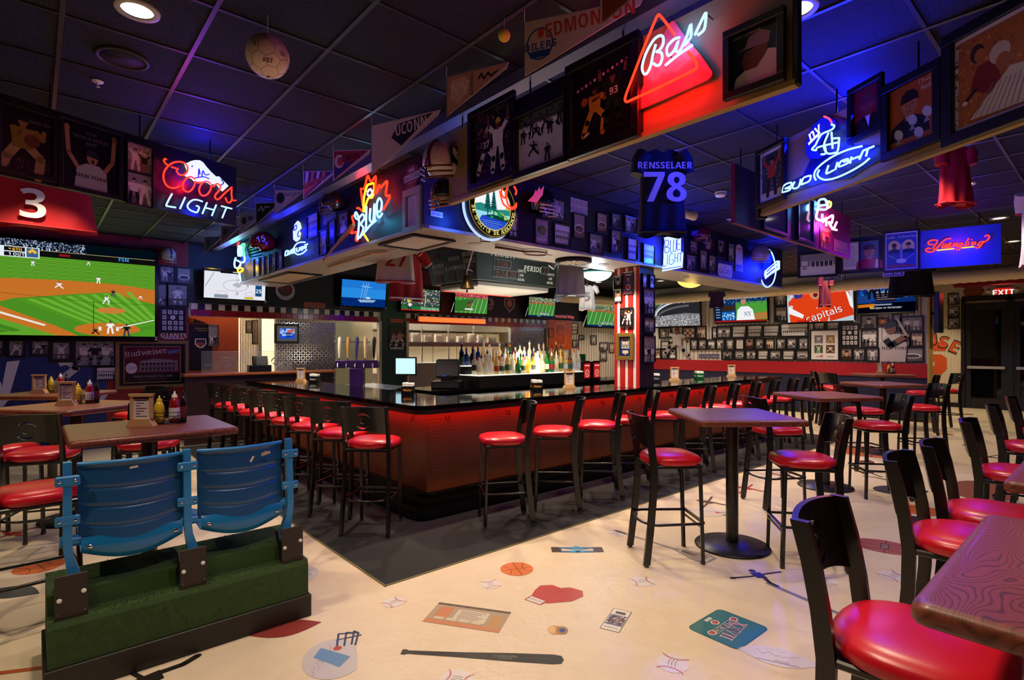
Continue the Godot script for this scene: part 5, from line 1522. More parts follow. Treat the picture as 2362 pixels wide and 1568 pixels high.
		"slide":
			p.rect(-w / 2, y0, w, h, "#c9c2dc").rect(-w * .45, -h * .46, w * .9, h * .92, "#a5602a")
			crowd.call(.06, .94, 220, ["#b5702e", "#8f4a22", "#c48440", "#9a5526"])
			p.poly([Vector2(-w * .3, -h * .1), Vector2(-w * .2, h * .12), Vector2(w * .02, h * .14), Vector2(w * .1, -h * .12), Vector2(-w * .05, -h * .22)], "#7c221e")
			p.ell(-w * .2, h * .26, w * .09, h * .1, "#3a2418", 18).ell(-w * .17, h * .23, w * .07, h * .07, "#a8663c", 16)
			p.poly([Vector2(-w * .3, -h * .42), Vector2(-w * .02, -h * .2), Vector2(w * .2, -h * .02), Vector2(w * .45, -h * .06), Vector2(w * .45, -h * .44)], "#cfc6c0")
			for i in 9: p.line([Vector2(-w * .24 + i * w * .075, -h * .42), Vector2(-w * .0 + i * w * .055, -h * .12)], w * .012, "#8d8580")
			p.ell(w * .08, h * .16, w * .13, h * .11, "#c4b8ac", 18).ell(w * .12, h * .06, w * .09, h * .09, "#a8663c", 16).line([Vector2(-w * .2, -h * .1), Vector2(-w * .34, -h * .2)], w * .05, "#3a2026").ell(-w * .36, -h * .22, w * .035, w * .03, "#e6e0e4", 12)
		"gold":
			p.rect(-w / 2, y0, w, h, "#0d0a0c")
			crowd.call(.0, .25, 90, ["#3a2c28", "#5c4438", "#201a1c"])
			p.man(-w * .08, y0 - h * .08, h * .98, "#8a6420", "#b08060", "#9a6448", "#18100e", 1).ell(w * .1, y0 + h * .52, w * .16, w * .16, "#6e3420", 18)
			p.text("Jerry West", w * .3, y0 + h * .84, w * .08, "#8a8488", f_serif)
		"mvp":
			p.rect(-w / 2, y0, w, h, "#0a090b")
			crowd.call(.0, .7, 60, ["#1c1a1c", "#282428", "#141214"])
			p.poly([Vector2(-w * .3, y0), Vector2(-w * .26, y0 + h * .32), Vector2(-w * .1, y0 + h * .4), Vector2(w * .14, y0 + h * .4), Vector2(w * .28, y0 + h * .32), Vector2(w * .3, y0)], "#a8a2a8")
			for s in [-1, 1]: p.line([Vector2(s * w * .24, y0 + h * .32), Vector2(s * w * .4, y0 + h * .52), Vector2(s * w * .43, y0 + h * .86)], w * .08, "#a8705a").ell(s * w * .43, y0 + h * .9, w * .05, h * .05, "#a8705a" if s < 0 else "#7a5230", 12)
			p.ell(w * .02, y0 + h * .5, w * .1, h * .11, "#a8705a", 18).ell(w * .03, y0 + h * .45, w * .03, h * .03, "#3a1410", 10)
			p.poly([Vector2(-w * .1, y0 + h * .53), Vector2(-w * .06, y0 + h * .62), Vector2(w * .08, y0 + h * .62), Vector2(w * .13, y0 + h * .52), Vector2(w * .13, y0 + h * .5)], "#2a2a34")
			p.text("NEW YORK", 0, y0 + h * .2, w * .08, "#2a2830", f_bold)
			p.text("1998\nWORLD SERIES\nMVP", 0, y0 + h * .8, w * .065, "#6e6a6e", f_serif)
		"catch":
			p.rect(-w / 2, y0, w, h, "#4a5c8c")
			bust(p, 0, y0, h * 1.0, "#a82a2e", "#b0745a", "#3a1c20")
			p.poly([Vector2(w * .3, y0), Vector2(w * .36, y0 + h * .34), Vector2(w * .48, y0 + h * .3), Vector2(w * .48, y0)], "#d8d4dc")
		"fight":
			p.rect(-w / 2, y0, w, h, "#c9d0e8").rect(-w * .46, -h * .47, w * .92, h * .94, "#2c4f9e")
			for s in [-1, 1]:
				p.ell(s * w * .22, h * .12, w * .19, h * .17, "#d9cc86", 28)
				bust(p, s * w * .22, -h * .06, h * .3, "#1c2c50", "#5a4430" if s < 0 else "#c0a068", "#20180e")
				p.line([Vector2(0, -h * .28), Vector2(s * w * .42, -h * .1)], w * .012, "#d8dcec").line([Vector2(s * w * .02, -h * .2), Vector2(s * w * .02, h * .2)], w * .012, "#d8dcec")
			p.ell(0, -h * .27, w * .16, h * .06, "#b9c8d8", 20).text("Louis - Schmeling", 0, h * .38, w * .09, "#e4e8f4", f_serif).rect(-w * .4, -h * .43, w * .8, h * .06, "#8c3c48")
		"poster":
			p.rect(-w / 2, y0, w, h, "#b02a2e").rect(-w * .42, -h * .46, w * .84, h * .92, "#26356e")
			bust(p, 0, -h * .1, h * .5, "#3a4a80", "#a8745a", "#14203c")
			p.ell(0, -h * .22, w * .26, w * .26, "#e0d6d2", 22).ell(0, -h * .22, w * .2, w * .2, "#b02a2e", 18).rect(-w * .3, h * .36, w * .6, h * .05, "#e8dcd4")
		"gilt":
			p.rect(-w / 2, y0, w, h, "#1c2f66").rect(-w * .34, -h * .1, w * .68, h * .5, "#e2ddd2").rect(-w * .3, -h * .07, w * .6, h * .44, "#4a4644")
			for s in [-1, 1]: p.man(s * w * .13, -h * .06, h * .38, "#dcd6cc", "#dcd6cc", "#a89484", "#2c2a2c", 0)
			p.rect(-w * .26, -h * .36, w * .52, h * .16, "#d8cdb4").ell(0, -h * .4, w * .07, h * .025, "#d9c48c", 12)
		"box":
			p.rect(-w / 2, y0, w, h, "#141214")
			for i in 3: p.line([Vector2(-w * .48, y0 + h * (.2 + .12 * i)), Vector2(w * .48, y0 + h * (.3 + .12 * i))], h * .008, "#b9aeb0")
			p.man(-w * .22, y0 + h * .08, h * .7, "#a8887c", "#b9b4b4", "#a8887c", "#1a1616", 1).man(w * .2, y0 + h * .06, h * .8, "#b0887a", "#e0dada", "#b0887a", "#1a1616", 1).ell(w * .0, y0 + h * .62, w * .05, h * .04, "#a02c28", 10)
			p.rect(-w * .45, y0, w * .9, h * .08, "#c8c4c0")
	return p
func frame_geo(w, h, fw, depth := 0.025) -> Geo:
	var g := Geo.new()
	var b := 0.003
	g.box(Vector3(0, h / 2 + fw / 2, depth / 2), Vector3(w + 2 * fw, fw, depth), b).box(Vector3(0, -h / 2 - fw / 2, depth / 2), Vector3(w + 2 * fw, fw, depth), b)
	g.box(Vector3(-w / 2 - fw / 2, 0, depth / 2), Vector3(fw, h, depth), b).box(Vector3(w / 2 + fw / 2, 0, depth / 2), Vector3(fw, h, depth), b)
	return g
func face_of(n: String) -> Face:
	return {"TV": WALL_TV, "Y": WALL_Y, "SL": SOF_L, "SR": SOF_R, "F1": FAS1, "F2": FAS2, "F3": FAS3, "F4": FAS4, "F5": FAS5, "CL": COL_L, "CR": COL_R, "E": Face.new(18.9, 0, 0, 1)}[n]
func build_photos():
	var n := 0
	for q in PHOTOS:
		n += 1
		var f := face_of(q[0])
		var out := 0.004
		if q[0] == "Y": out = 0.012
		elif q[0] == "E": out = 0.05
		elif q[0] == "CL": out = 0.016
		elif q[0] == "F1" or q[0] == "F2": out = 0.022
		elif q[0] == "TV" and q[1] > 2.4 and q[1] < 3.5: out = -0.585
		elif q[0] == "TV" and q[1] > 5.9 and q[1] < 6.4: out = 0.024
		elif q[0] == "TV" and q[1] > 10.9: out = 0.006
		var t := thing("framed_photo" if q[8] == "k" else "framed_picture", q[9], "picture", f.at(q[1], q[2], out), f.turn, "framed sports pictures")
		var fm: StandardMaterial3D = {"k": mat("#0a0a0c", 0.35), "g": mat("#8d8d94", 0.45), "w": mat("#0d0d10", 0.35), "gold": mat("#9a7a3a", 0.35, 0.5)}[q[8]]
		part("frame", frame_geo(q[3], q[4], q[7], 0.03 if q[7] > 0.03 else 0.02), fm, t)
		part("backing", slab(-q[3] / 2, -q[4] / 2, 0, q[3] / 2, q[4] / 2, 0.004), mat("#1a1a1a", 0.7), t)
		part("print", photo(q[5], q[6], q[3], q[4], n), gloss_print, t, Vector3(0, 0, 0.005))
		if q[8] == "w": part("mat_board", frame_geo(q[3], q[4], 0.03, 0.006), M.white, t, Vector3(0, 0, 0.021))

# neon signs: face, place along it, height, tubes and panels (colour, x and y in metres)
var NEON := {
	"mountain": ["F3", 0.382, 2.952, [
		["p", [-0.127, 0.163, -0.098, 0.176, -0.073, 0.198, -0.044, 0.214, -0.001, 0.226, 0.029, 0.216, 0.059, 0.187, 0.099, 0.156, 0.144, 0.13, 0.171, 0.138, 0.208, 0.113, 0.26, 0.079, 0.204, 0.018, 0.18, 0.036, 0.158, 0.061, 0.117, 0.059, 0.095, 0.046, 0.077, 0.056, 0.029, 0.056, -0.001, 0.048, -0.044, 0.037, -0.065, 0.052, -0.123, 0.062, -0.106, 0.11, -0.119, 0.143]],
		["k", [-0.018, 0.081, -0.012, 0.15, -0.003, 0.102]],
		["k", [0.012, 0.089, 0.022, 0.143, 0.042, 0.115, 0.077, 0.129]],
		["k", [0.18, 0.062, 0.208, 0.092, 0.184, 0.116]],
		["k", [-0.044, 0.064, 0.029, 0.094, 0.077, 0.09]],
		["k", [-0.073, 0.148, -0.067, 0.159]],
		["r", [-0.183, -0.042, -0.211, -0.063, -0.246, -0.074, -0.282, -0.067, -0.304, -0.038, -0.311, 0.004, -0.3, 0.05, -0.269, 0.099, -0.231, 0.134, -0.187, 0.153, -0.147, 0.155, -0.123, 0.138, -0.119, 0.111, -0.131, 0.078, -0.155, 0.055, -0.183, 0.049, -0.203, 0.062, -0.207, 0.081, -0.197, 0.096]],
		["r", [-0.25, 0.092, -0.215, 0.093]],
		["r", [-0.286, 0.141, -0.3, 0.141, -0.308, 0.125, -0.296, 0.107, -0.279, 0.098]],
		["r", [-0.056, 0.048, -0.086, 0.058, -0.119, 0.045, -0.147, 0.009, -0.161, -0.032, -0.153, -0.062, -0.127, -0.074, -0.098, -0.06, -0.069, -0.02, -0.054, 0.034]],
		["r", [-0.04, 0.023, -0.006, 0.033]],
		["r", [0.079, 0.046, 0.051, 0.058, 0.016, 0.044, -0.014, 0.003, -0.023, -0.037, -0.01, -0.067, 0.016, -0.071, 0.051, -0.048, 0.077, -0.003, 0.084, 0.035]],
		["r", [0.099, 0.028, 0.131, 0.06, 0.153, 0.06, 0.167, 0.042, 0.153, 0.008, 0.122, -0.035, 0.117, -0.061, 0.135, -0.074, 0.162, -0.055, 0.208, 0, 0.274, 0.069]],
		["r", [0.272, 0.051, 0.269, 0.002, 0.274, -0.036, 0.255, -0.072, 0.227, -0.07, 0.213, -0.038]],
		["r", [0.284, -0.046, 0.312, -0.04]],
		["w", [-0.244, -0.119, -0.288, -0.217, -0.273, -0.226, -0.215, -0.223]],
		["w", [-0.139, -0.122, -0.181, -0.225]],
		["w", [0.007, -0.122, -0.035, -0.119, -0.073, -0.128, -0.106, -0.157, -0.121, -0.189, -0.106, -0.214, -0.069, -0.224, -0.04, -0.222, -0.023, -0.177, -0.048, -0.17]],
		["w", [0.046, -0.121, 0.005, -0.225]],
		["w", [0.128, -0.121, 0.088, -0.224]],
		["w", [0.033, -0.168, 0.099, -0.17]],
		["w", [0.174, -0.121, 0.274, -0.122]],
		["w", [0.222, -0.123, 0.182, -0.223]],
	]],
	"triangle": ["F1", -1.507, 3.038, [
		["P", [0.016, 0.169, 0.032, 0.164, 0.098, 0.052, 0.17, -0.056, 0.231, -0.161, 0.227, -0.18, 0.21, -0.19, 0.02, -0.198, -0.175, -0.204, -0.193, -0.193, -0.195, -0.173, -0.135, -0.067, -0.021, 0.132]],
		["r", [0.063, 0.064, 0.02, 0.135, -0.021, 0.196, -0.033, 0.204, -0.05, 0.184, -0.105, 0.095, -0.184, -0.045, -0.231, -0.134, -0.22, -0.159, -0.193, -0.159, -0.062, -0.155, 0.098, -0.146, 0.166, -0.14, 0.177, -0.127, 0.166, -0.096, 0.132, -0.045]],
		["w", [-0.046, 0.066, -0.062, 0.022, -0.075, -0.027, -0.096, -0.056, -0.113, -0.055, -0.126, -0.026, -0.118, 0.015, -0.092, 0.06, -0.054, 0.095, -0.021, 0.099, -0.003, 0.081, -0.005, 0.049, -0.025, 0.029, -0.042, 0.029, -0.017, 0.015, -0.009, -0.013, -0.021, -0.041, -0.042, -0.04, -0.058, -0.023]],
		["w", [0.087, 0.043, 0.059, 0.048, 0.024, 0.031, 0.016, 0.006, 0.028, -0.019, 0.059, -0.005, 0.079, 0.029, 0.067, -0.012, 0.087, -0.023]],
		["w", [0.087, -0.023, 0.121, 0.025, 0.144, 0.078, 0.147, 0.059, 0.144, 0.019, 0.11, -0.005]],
		["w", [0.166, 0.02, 0.195, 0.065, 0.22, 0.098, 0.222, 0.077, 0.213, 0.027, 0.181, 0.014]],
		["w", [0.155, -0.021, 0.083, -0.035, 0.008, -0.059]],
	]],
	"helmet": ["F2", 0.722, 2.986, [
		["D", [-0.258, -0.103, -0.189, -0.014, -0.224, 0.126, -0.134, 0.252, -0.011, 0.247, 0.138, 0.148, 0.171, 0.05, 0.185, -0.041, 0.442, -0.134, 0.442, -0.151, 0.413, -0.203, 0.171, -0.252, -0.079, -0.212, -0.442, -0.196, -0.442, -0.11]],
		["b", [-0.011, 0.231, 0.035, 0.195, 0.058, 0.157, 0.04, 0.136, -0.042, 0.12, -0.09, 0.076, -0.123, 0.046, -0.09, -0.002, -0.027, -0.029, -0.101, -0.031, -0.189, -0.002, -0.218, 0.046, -0.224, 0.116, -0.201, 0.18, -0.145, 0.231, -0.079, 0.247]],
		["q", [-0.167, 0.18, -0.079, 0.2, -0.071, 0.131, -0.161, 0.115]],
		["t", [-0.011, 0.231, 0.035, 0.195, 0.058, 0.157]],
		["w", [0.055, 0.147, 0.08, 0.128, 0.055, 0.111, -0.027, 0.115, -0.063, 0.091, -0.09, 0.059, -0.123, 0.042, -0.085, 0.02, -0.074, 0.034, -0.016, 0.028, 0.119, 0.003]],
		["w", [0.121, 0.03, 0.109, -0.051, 0.075, -0.055, 0.015, -0.034, -0.011, 0.031, 0.03, 0.1]],
		["w", [0.055, 0.095, 0.065, -0.021]],
		["w", [0.07, 0.046, 0.121, 0.03]],
		["w", [-0.006, 0.03, 0.004, -0.031, -0.037, -0.025]],
		["w", [-0.426, -0.184, -0.404, -0.135, -0.33, -0.136, -0.336, -0.159, -0.397, -0.163, -0.339, -0.174, -0.354, -0.188, -0.426, -0.184]],
		["w", [-0.294, -0.14, -0.318, -0.175, -0.294, -0.191, -0.253, -0.188, -0.232, -0.138]],
		["w", [-0.227, -0.182, -0.206, -0.14, -0.139, -0.143, -0.134, -0.155, -0.15, -0.179, -0.212, -0.182, -0.227, -0.182]],
		["w", [-0.085, -0.191, -0.101, -0.16, -0.09, -0.123, -0.027, -0.094, 0.075, -0.075, 0.195, -0.075, 0.303, -0.091]],
		["w", [-0.053, -0.128, -0.071, -0.154, -0.053, -0.184, 0.004, -0.216, 0.1, -0.23, 0.218, -0.224, 0.307, -0.208, 0.359, -0.188]],
		["w", [0.03, -0.123, 0.01, -0.167, 0.02, -0.176, 0.075, -0.172]],
		["w", [0.107, -0.127, 0.087, -0.175]],
		["w", [0.195, -0.135, 0.138, -0.132, 0.119, -0.162, 0.185, -0.163, 0.199, -0.146, 0.157, -0.143]],
		["w", [0.222, -0.13, 0.209, -0.172]],
		["w", [0.218, -0.147, 0.29, -0.15]],
		["w", [0.312, -0.123, 0.283, -0.17]],
		["w", [0.312, -0.123, 0.392, -0.123]],
		["w", [0.348, -0.122, 0.333, -0.167]],
	]],
	"leaf": ["SL", -5.234, 3.059, [
		["r", [-0.145, 0.052, -0.191, 0.222, -0.179, 0.24, -0.11, 0.231, -0.054, 0.328, -0.02, 0.336, 0.035, 0.266, 0.122, 0.295, 0.143, 0.277, 0.122, 0.118]],
		["r", [0.159, 0.115, 0.212, 0.19, 0.248, 0.157, 0.361, 0.192, 0.381, 0.172, 0.351, 0.06, 0.425, 0.042, 0.425, 0.015, 0.361, -0.036, 0.295, -0.076]],
		["r", [-0.162, 0, -0.238, 0.044, -0.285, 0.053]],
		["r", [-0.351, -0.011, -0.406, -0.023, -0.357, -0.113, -0.425, -0.179, -0.412, -0.197, -0.297, -0.205, -0.315, -0.283, -0.273, -0.3]],
		["y", [-0.133, -0.019, -0.122, 0.127, -0.054, 0.239, 0.024, 0.243, 0.1, 0.231, 0.111, 0.172, 0.068, 0.099, -0.02, 0.106, -0.076, 0.05, -0.11, -0.023]],
		["y", [-0.122, -0.254, -0.031, -0.336]],
		["w", [-0.043, 0.174, 0.024, 0.191, 0.068, 0.14, 0.002, 0.123, -0.043, 0.153]],
		["w", [-0.273, -0.273, -0.238, -0.091, -0.309, 0.014, -0.333, -0.025, -0.273, -0.068, -0.156, -0.036, -0.11, -0.086, -0.191, -0.136, -0.133, -0.188, -0.214, -0.277]],
		["w", [-0.065, 0.032, -0.076, -0.219]],
		["w", [0.024, -0.007, 0.013, -0.129, 0.09, -0.143, 0.111, 0.018, 0.122, -0.159]],
		["w", [0.175, -0.071, 0.248, -0.075, 0.269, 0.007, 0.217, 0.058, 0.164, 0.007, 0.175, -0.102, 0.228, -0.137, 0.279, -0.106]],
		["w", [-0.273, -0.284, -0.099, -0.231, 0.024, -0.183, 0.143, -0.157]],
	]],
	"small_helmet": ["SL", -7.339, 3.067, [
		["p", [-0.016, 0.236, 0.06, 0.199, 0.116, 0.119, 0.022, 0.099, 0.098, 0.053, 0.041, -0.022, -0.073, -0.034, -0.171, 0.01, -0.181, 0.119, -0.132, 0.203]],
		["k", [-0.112, 0.172, -0.035, 0.18, -0.035, 0.131, -0.122, 0.123, -0.122, 0.17]],
		["k", [0.041, 0.09, 0.013, 0.025, 0.079, 0.014]],
		["w", [-0.414, -0.184, -0.383, -0.127, -0.291, -0.131, -0.311, -0.166, -0.281, -0.184, -0.414, -0.184]],
		["w", [-0.251, -0.134, -0.271, -0.175, -0.201, -0.18, -0.181, -0.132]],
		["w", [-0.161, -0.182, -0.142, -0.134, -0.093, -0.144, -0.103, -0.179, -0.161, -0.182]],
		["w", [-0.073, -0.192, -0.093, -0.136, 0.022, -0.083, 0.172, -0.083, 0.326, -0.103]],
		["w", [-0.035, -0.131, -0.045, -0.179, 0.06, -0.228, 0.227, -0.236, 0.379, -0.208]],
		["w", [0.041, -0.135, 0.032, -0.182, 0.098, -0.184]],
		["w", [0.135, -0.14, 0.126, -0.184]],
		["w", [0.227, -0.147, 0.163, -0.164, 0.209, -0.192, 0.236, -0.172]],
		["w", [0.272, -0.146, 0.263, -0.186]],
		["w", [0.272, -0.167, 0.326, -0.166]],
		["w", [0.335, -0.147, 0.317, -0.186]],
		["w", [0.317, -0.139, 0.414, -0.139]],
		["w", [0.37, -0.143, 0.352, -0.188]],
	]],
	"far_script": ["SL", -9.972, 3.058, [
		["r", [-0.023, 0.336, -0.101, 0.311, -0.085, 0.281]],
		["w", [-0.038, 0.284, -0.085, 0.2, -0.054, 0.107]],
		["w", [0.054, 0.28, 0.023, 0.115, 0.145, 0.116, 0.115, 0.263]],
		["g", [0.145, 0.276, 0.294, 0.264, 0.235, 0.176, 0.294, 0.098, 0.175, 0.095]],
		["w", [0.264, 0.083, 0.308, -0.009, 0.175, -0.027]],
		["w", [-0.227, 0.102, -0.308, 0.019, -0.259, -0.058, -0.069, -0.088, 0.085, -0.026, -0.132, 0.045]],
		["y", [-0.101, -0.122, 0.054, -0.103, 0.22, -0.155, -0.038, -0.172, -0.101, -0.122]],
		["w", [0.008, -0.187, 0.03, -0.26, 0.069, -0.336]],
	]],
	"lager_script": ["F5", 1.894, 2.994, [
		["r", [-0.244, 0.017, -0.292, 0.026, -0.303, 0.054, -0.271, 0.079, -0.217, 0.075, -0.206, 0.05, -0.233, -0.002, -0.249, -0.026, -0.238, -0.048, -0.211, -0.03, -0.147, 0.05, -0.1, 0.079, -0.058, 0.077]],
		["r", [-0.147, 0.05, -0.222, -0.05, -0.271, -0.079, -0.32, -0.067, -0.328, -0.038, -0.303, -0.024, -0.271, -0.038]],
		["r", [-0.131, 0.022, -0.158, -0.023, -0.142, -0.034, -0.105, 0.011, -0.121, -0.034, -0.105, -0.035, -0.063, 0.001, -0.073, 0.018, -0.1, -0.015, -0.084, -0.042, -0.052, -0.027]],
		["r", [-0.042, -0.028, -0.026, 0.017, -0.039, -0.032, 0.005, 0.013, -0.005, -0.039]],
		["r", [0.062, 0.006, 0.026, -0.01, 0.015, -0.042, 0.041, -0.038, 0.062, -0, 0.031, -0.07, 0.005, -0.078, -0.005, -0.062]],
		["r", [0.123, 0.062, 0.082, -0.03, 0.103, -0.028]],
		["r", [0.128, 0.013, 0.113, -0.032]],
		["r", [0.151, 0.043, 0.152, 0.035]],
		["r", [0.148, -0.03, 0.164, 0.014, 0.151, -0.034, 0.194, 0.005, 0.184, -0.034]],
		["r", [0.274, 0.002, 0.234, -0.006, 0.214, -0.043, 0.244, -0.04, 0.269, -0.003, 0.234, -0.066, 0.204, -0.075, 0.191, -0.06]],
		["r", [0.274, -0.01, 0.318, 0.023, 0.328, 0.062, 0.308, 0.079, 0.281, 0.066]],
		["y", [-0.211, -0.064, -0.026, -0.06]],
		["y", [0.051, -0.059, 0.179, -0.056]],
	]],
	"whisky_script": ["F4", 6.664, 3.104, [
		["m", [-0.272, -0.005, -0.309, -0.097, -0.177, -0.106]],
		["m", [-0.138, -0.026, -0.119, -0.112, -0.021, -0.052, -0.021, -0.141]],
		["m", [0.039, -0.043, 0.182, 0.01, 0.141, -0.087, 0.06, -0.085, 0.182, -0.15]],
		["m", [0.308, -0.047, 0.224, -0.136, 0.308, -0.139]],
		["w", [-0.253, 0.006, -0.234, 0.103, -0.06, 0.149, -0.001, 0.1, -0.021, 0.045, -0.253, 0.006]],
		["w", [-0.215, 0.049, -0.021, 0.097]],
		["y", [0.039, 0.145, 0.121, 0.144, 0.1, 0.095, 0.019, 0.074, 0.027, 0.135]],
	]],
	"blue_box": ["X65", -4.079, 2.946, [
		["p", [-0.162, -0.296, -0.123, 0.135, -0.137, 0.163, 0.158, 0.201, 0.162, 0.151, 0.121, 0.115, 0.121, -0.059, 0.158, -0.073, 0.144, -0.274]],
		["k", [-0.113, -0.046, -0.113, 0.108, -0.059, 0.109, -0.069, 0.042, -0.108, 0.031, -0.05, 0.014, -0.059, -0.044, -0.113, -0.046]],
		["k", [-0.026, 0.112, -0.026, -0.044, 0.008, -0.044]],
		["k", [0.022, 0.113, 0.017, -0.033, 0.055, -0.034, 0.06, 0.112]],
		["k", [0.116, 0.112, 0.079, 0.113, 0.074, -0.028, 0.121, -0.026]],
		["k", [0.074, 0.043, 0.111, 0.042]],
		["k", [-0.137, -0.076, -0.142, -0.221, -0.093, -0.218]],
		["k", [-0.069, -0.077, -0.074, -0.212]],
		["k", [0.012, -0.079, -0.035, -0.081, -0.04, -0.207, 0.012, -0.201, 0.012, -0.155, -0.011, -0.156]],
		["k", [0.041, -0.074, 0.036, -0.195]],
		["k", [0.041, -0.137, 0.083, -0.134]],
		["k", [0.083, -0.075, 0.079, -0.196]],
		["k", [0.097, -0.081, 0.158, -0.077]],
		["k", [0.128, -0.081, 0.121, -0.193]],
		["k", [-0.152, -0.267, 0.135, -0.257]],
		["r", [-0.031, 0.24, 0.008, 0.259, 0.036, 0.296, 0.055, 0.251, 0.065, 0.229]],
	]],
	"oval_ring": ["X945", -4.133, 2.981, [
		["w", [-0.179, -0.014, -0.168, 0.204, -0.091, 0.304, 0.005, 0.323, 0.079, 0.196, 0.122, -0.046, 0.079, -0.246, -0.017, -0.324, -0.091, -0.263, -0.152, -0.105, -0.179, -0.014]],
		["p", [-0.091, -0.1, -0.081, -0.036, 0.131, 0.124, 0.178, 0.113, 0.178, -0.03, 0.037, -0.102, -0.07, -0.178]],
		["k", [-0.038, -0.05, 0.047, 0.026, 0.131, 0.081]],
		["k", [-0.038, -0.105, 0.047, -0.038, 0.142, 0.016]],
		["B", [-0.123, -0.02, -0.07, 0.268, 0.015, 0.257, 0.068, 0.143, -0.038, 0.003]],
	]],
}

# ---------------------------------------------------------------- hanging fascia boards
func build_fascias():
	var rods := func(o, n, len_):
		for i in n: part("hanger_rod", Geo.new().tube([Vector3(0, 3.22, 0), Vector3(0, CEIL - 0.014, 0)], 0.006, 6), M.black, o, Vector3(0.15 + (len_ - 0.3) * i / (n - 1.0), 0, -0.02))
	# first: pale board with a black picture panel
	var f1 := thing("fascia_board", "long beige hanging fascia board with black picture panel and triangle neon", "fascia", FAS1.at(-3.43, 0), FAS1.turn)
	part("board", slab(0, 2.72, -0.035, 2.5, 3.22, 0), M.beige, f1)
	part("black_panel", slab(0.3, 2.725, 0, 1.76, 3.215, 0.018), mat("#08080b", 0.4), f1)
	part("bottom_trim", slab(-0.01, 2.695, -0.04, 2.51, 2.72, 0.006), mat("#a58a52", 0.5), f1)
	part("end_cap", slab(2.5, 2.7, -0.04, 2.52, 3.22, 0.004), M.black, f1)
	rods.call(f1, 4, 2.5)
	var f2 := thing("fascia_board", "beige hanging fascia board with helmet neon and framed portraits", "fascia", FAS2.at(0, 0), FAS2.turn)
	part("board", slab(-0.02, 2.72, -0.035, 2.15, 3.22, 0), M.beige, f2)
	part("bottom_trim", slab(-0.03, 2.695, -0.04, 2.15, 2.72, 0.006), mat("#a58a52", 0.5), f2)
	part("end_cap", slab(-0.06, 2.68, -0.06, -0.02, 3.22, 0.02), M.black, f2)
	rods.call(f2, 4, 2.1)
	var f3 := thing("fascia_board", "black hanging fascia board with posters and mountain neon", "fascia", FAS3.at(-1.35, 0), FAS3.turn)
	part("board", slab(0, 2.7, -0.035, 2.084, 3.22, -0.002), mat("#08080c", 0.4), f3)
	rods.call(f3, 4, 2.0)
	var f4 := thing("fascia_board", "dark red hanging fascia board with mirror panels and script neon", "fascia", FAS4.at(4.62, 0), FAS4.turn)
	part("board", slab(0, 2.7, -0.035, 2.98, 3.22, 0), mat("#7c1430", 0.4), f4)  # red cast of the light is put into the board colour
	for q in [[0.55, 0.49, 2.97, 0.44], [1.29, 0.37, 2.97, 0.44]]:
		var w = part("mirror_panel", Pic.new(q[1], q[3], "#6a4a8c"), mat("#8c8c90", 0.08, 0.5), f4, Vector3(q[0] + 0.25, q[2], 0.006))
		part("panel_frame", frame_geo(q[1], q[3], 0.03), M.black, w, Vector3(0, 0, -0.005))
	part("left_panel", slab(0, 2.7, 0, 1.85, 3.22, 0.003), mat("#1c1426", 0.4), f4)
	var bp := Pic.new(0.46, 0.14, "#c98a74")
	bp.line([Vector2(-.2, -.04), Vector2(.2, -.03)], 0.02, "#a8684c")
	part("bat_sign", bp, print_mat, f4, Vector3(2.62, 2.81, 0.006))
	part("small_picture", photo("act", "or", 0.3, 0.24, 9), gloss_print, f4, Vector3(2.12, 2.84, 0.006))
	rods.call(f4, 4, 2.9)
	var f5 := thing("fascia_board", "blue hanging fascia board with lager script neon towards the entrance", "fascia", FAS5.at(-0.02, 0), FAS5.turn)
	part("board", slab(0, 2.7, -0.035, 2.36, 3.22, 0), mat("#14203e", 0.5), f5)
	part("blue_panel", slab(1.52, 2.7, 0, 2.36, 3.22, 0.004), mat("#2a5aa8", 0.5), f5)
	rods.call(f5, 4, 2.3)

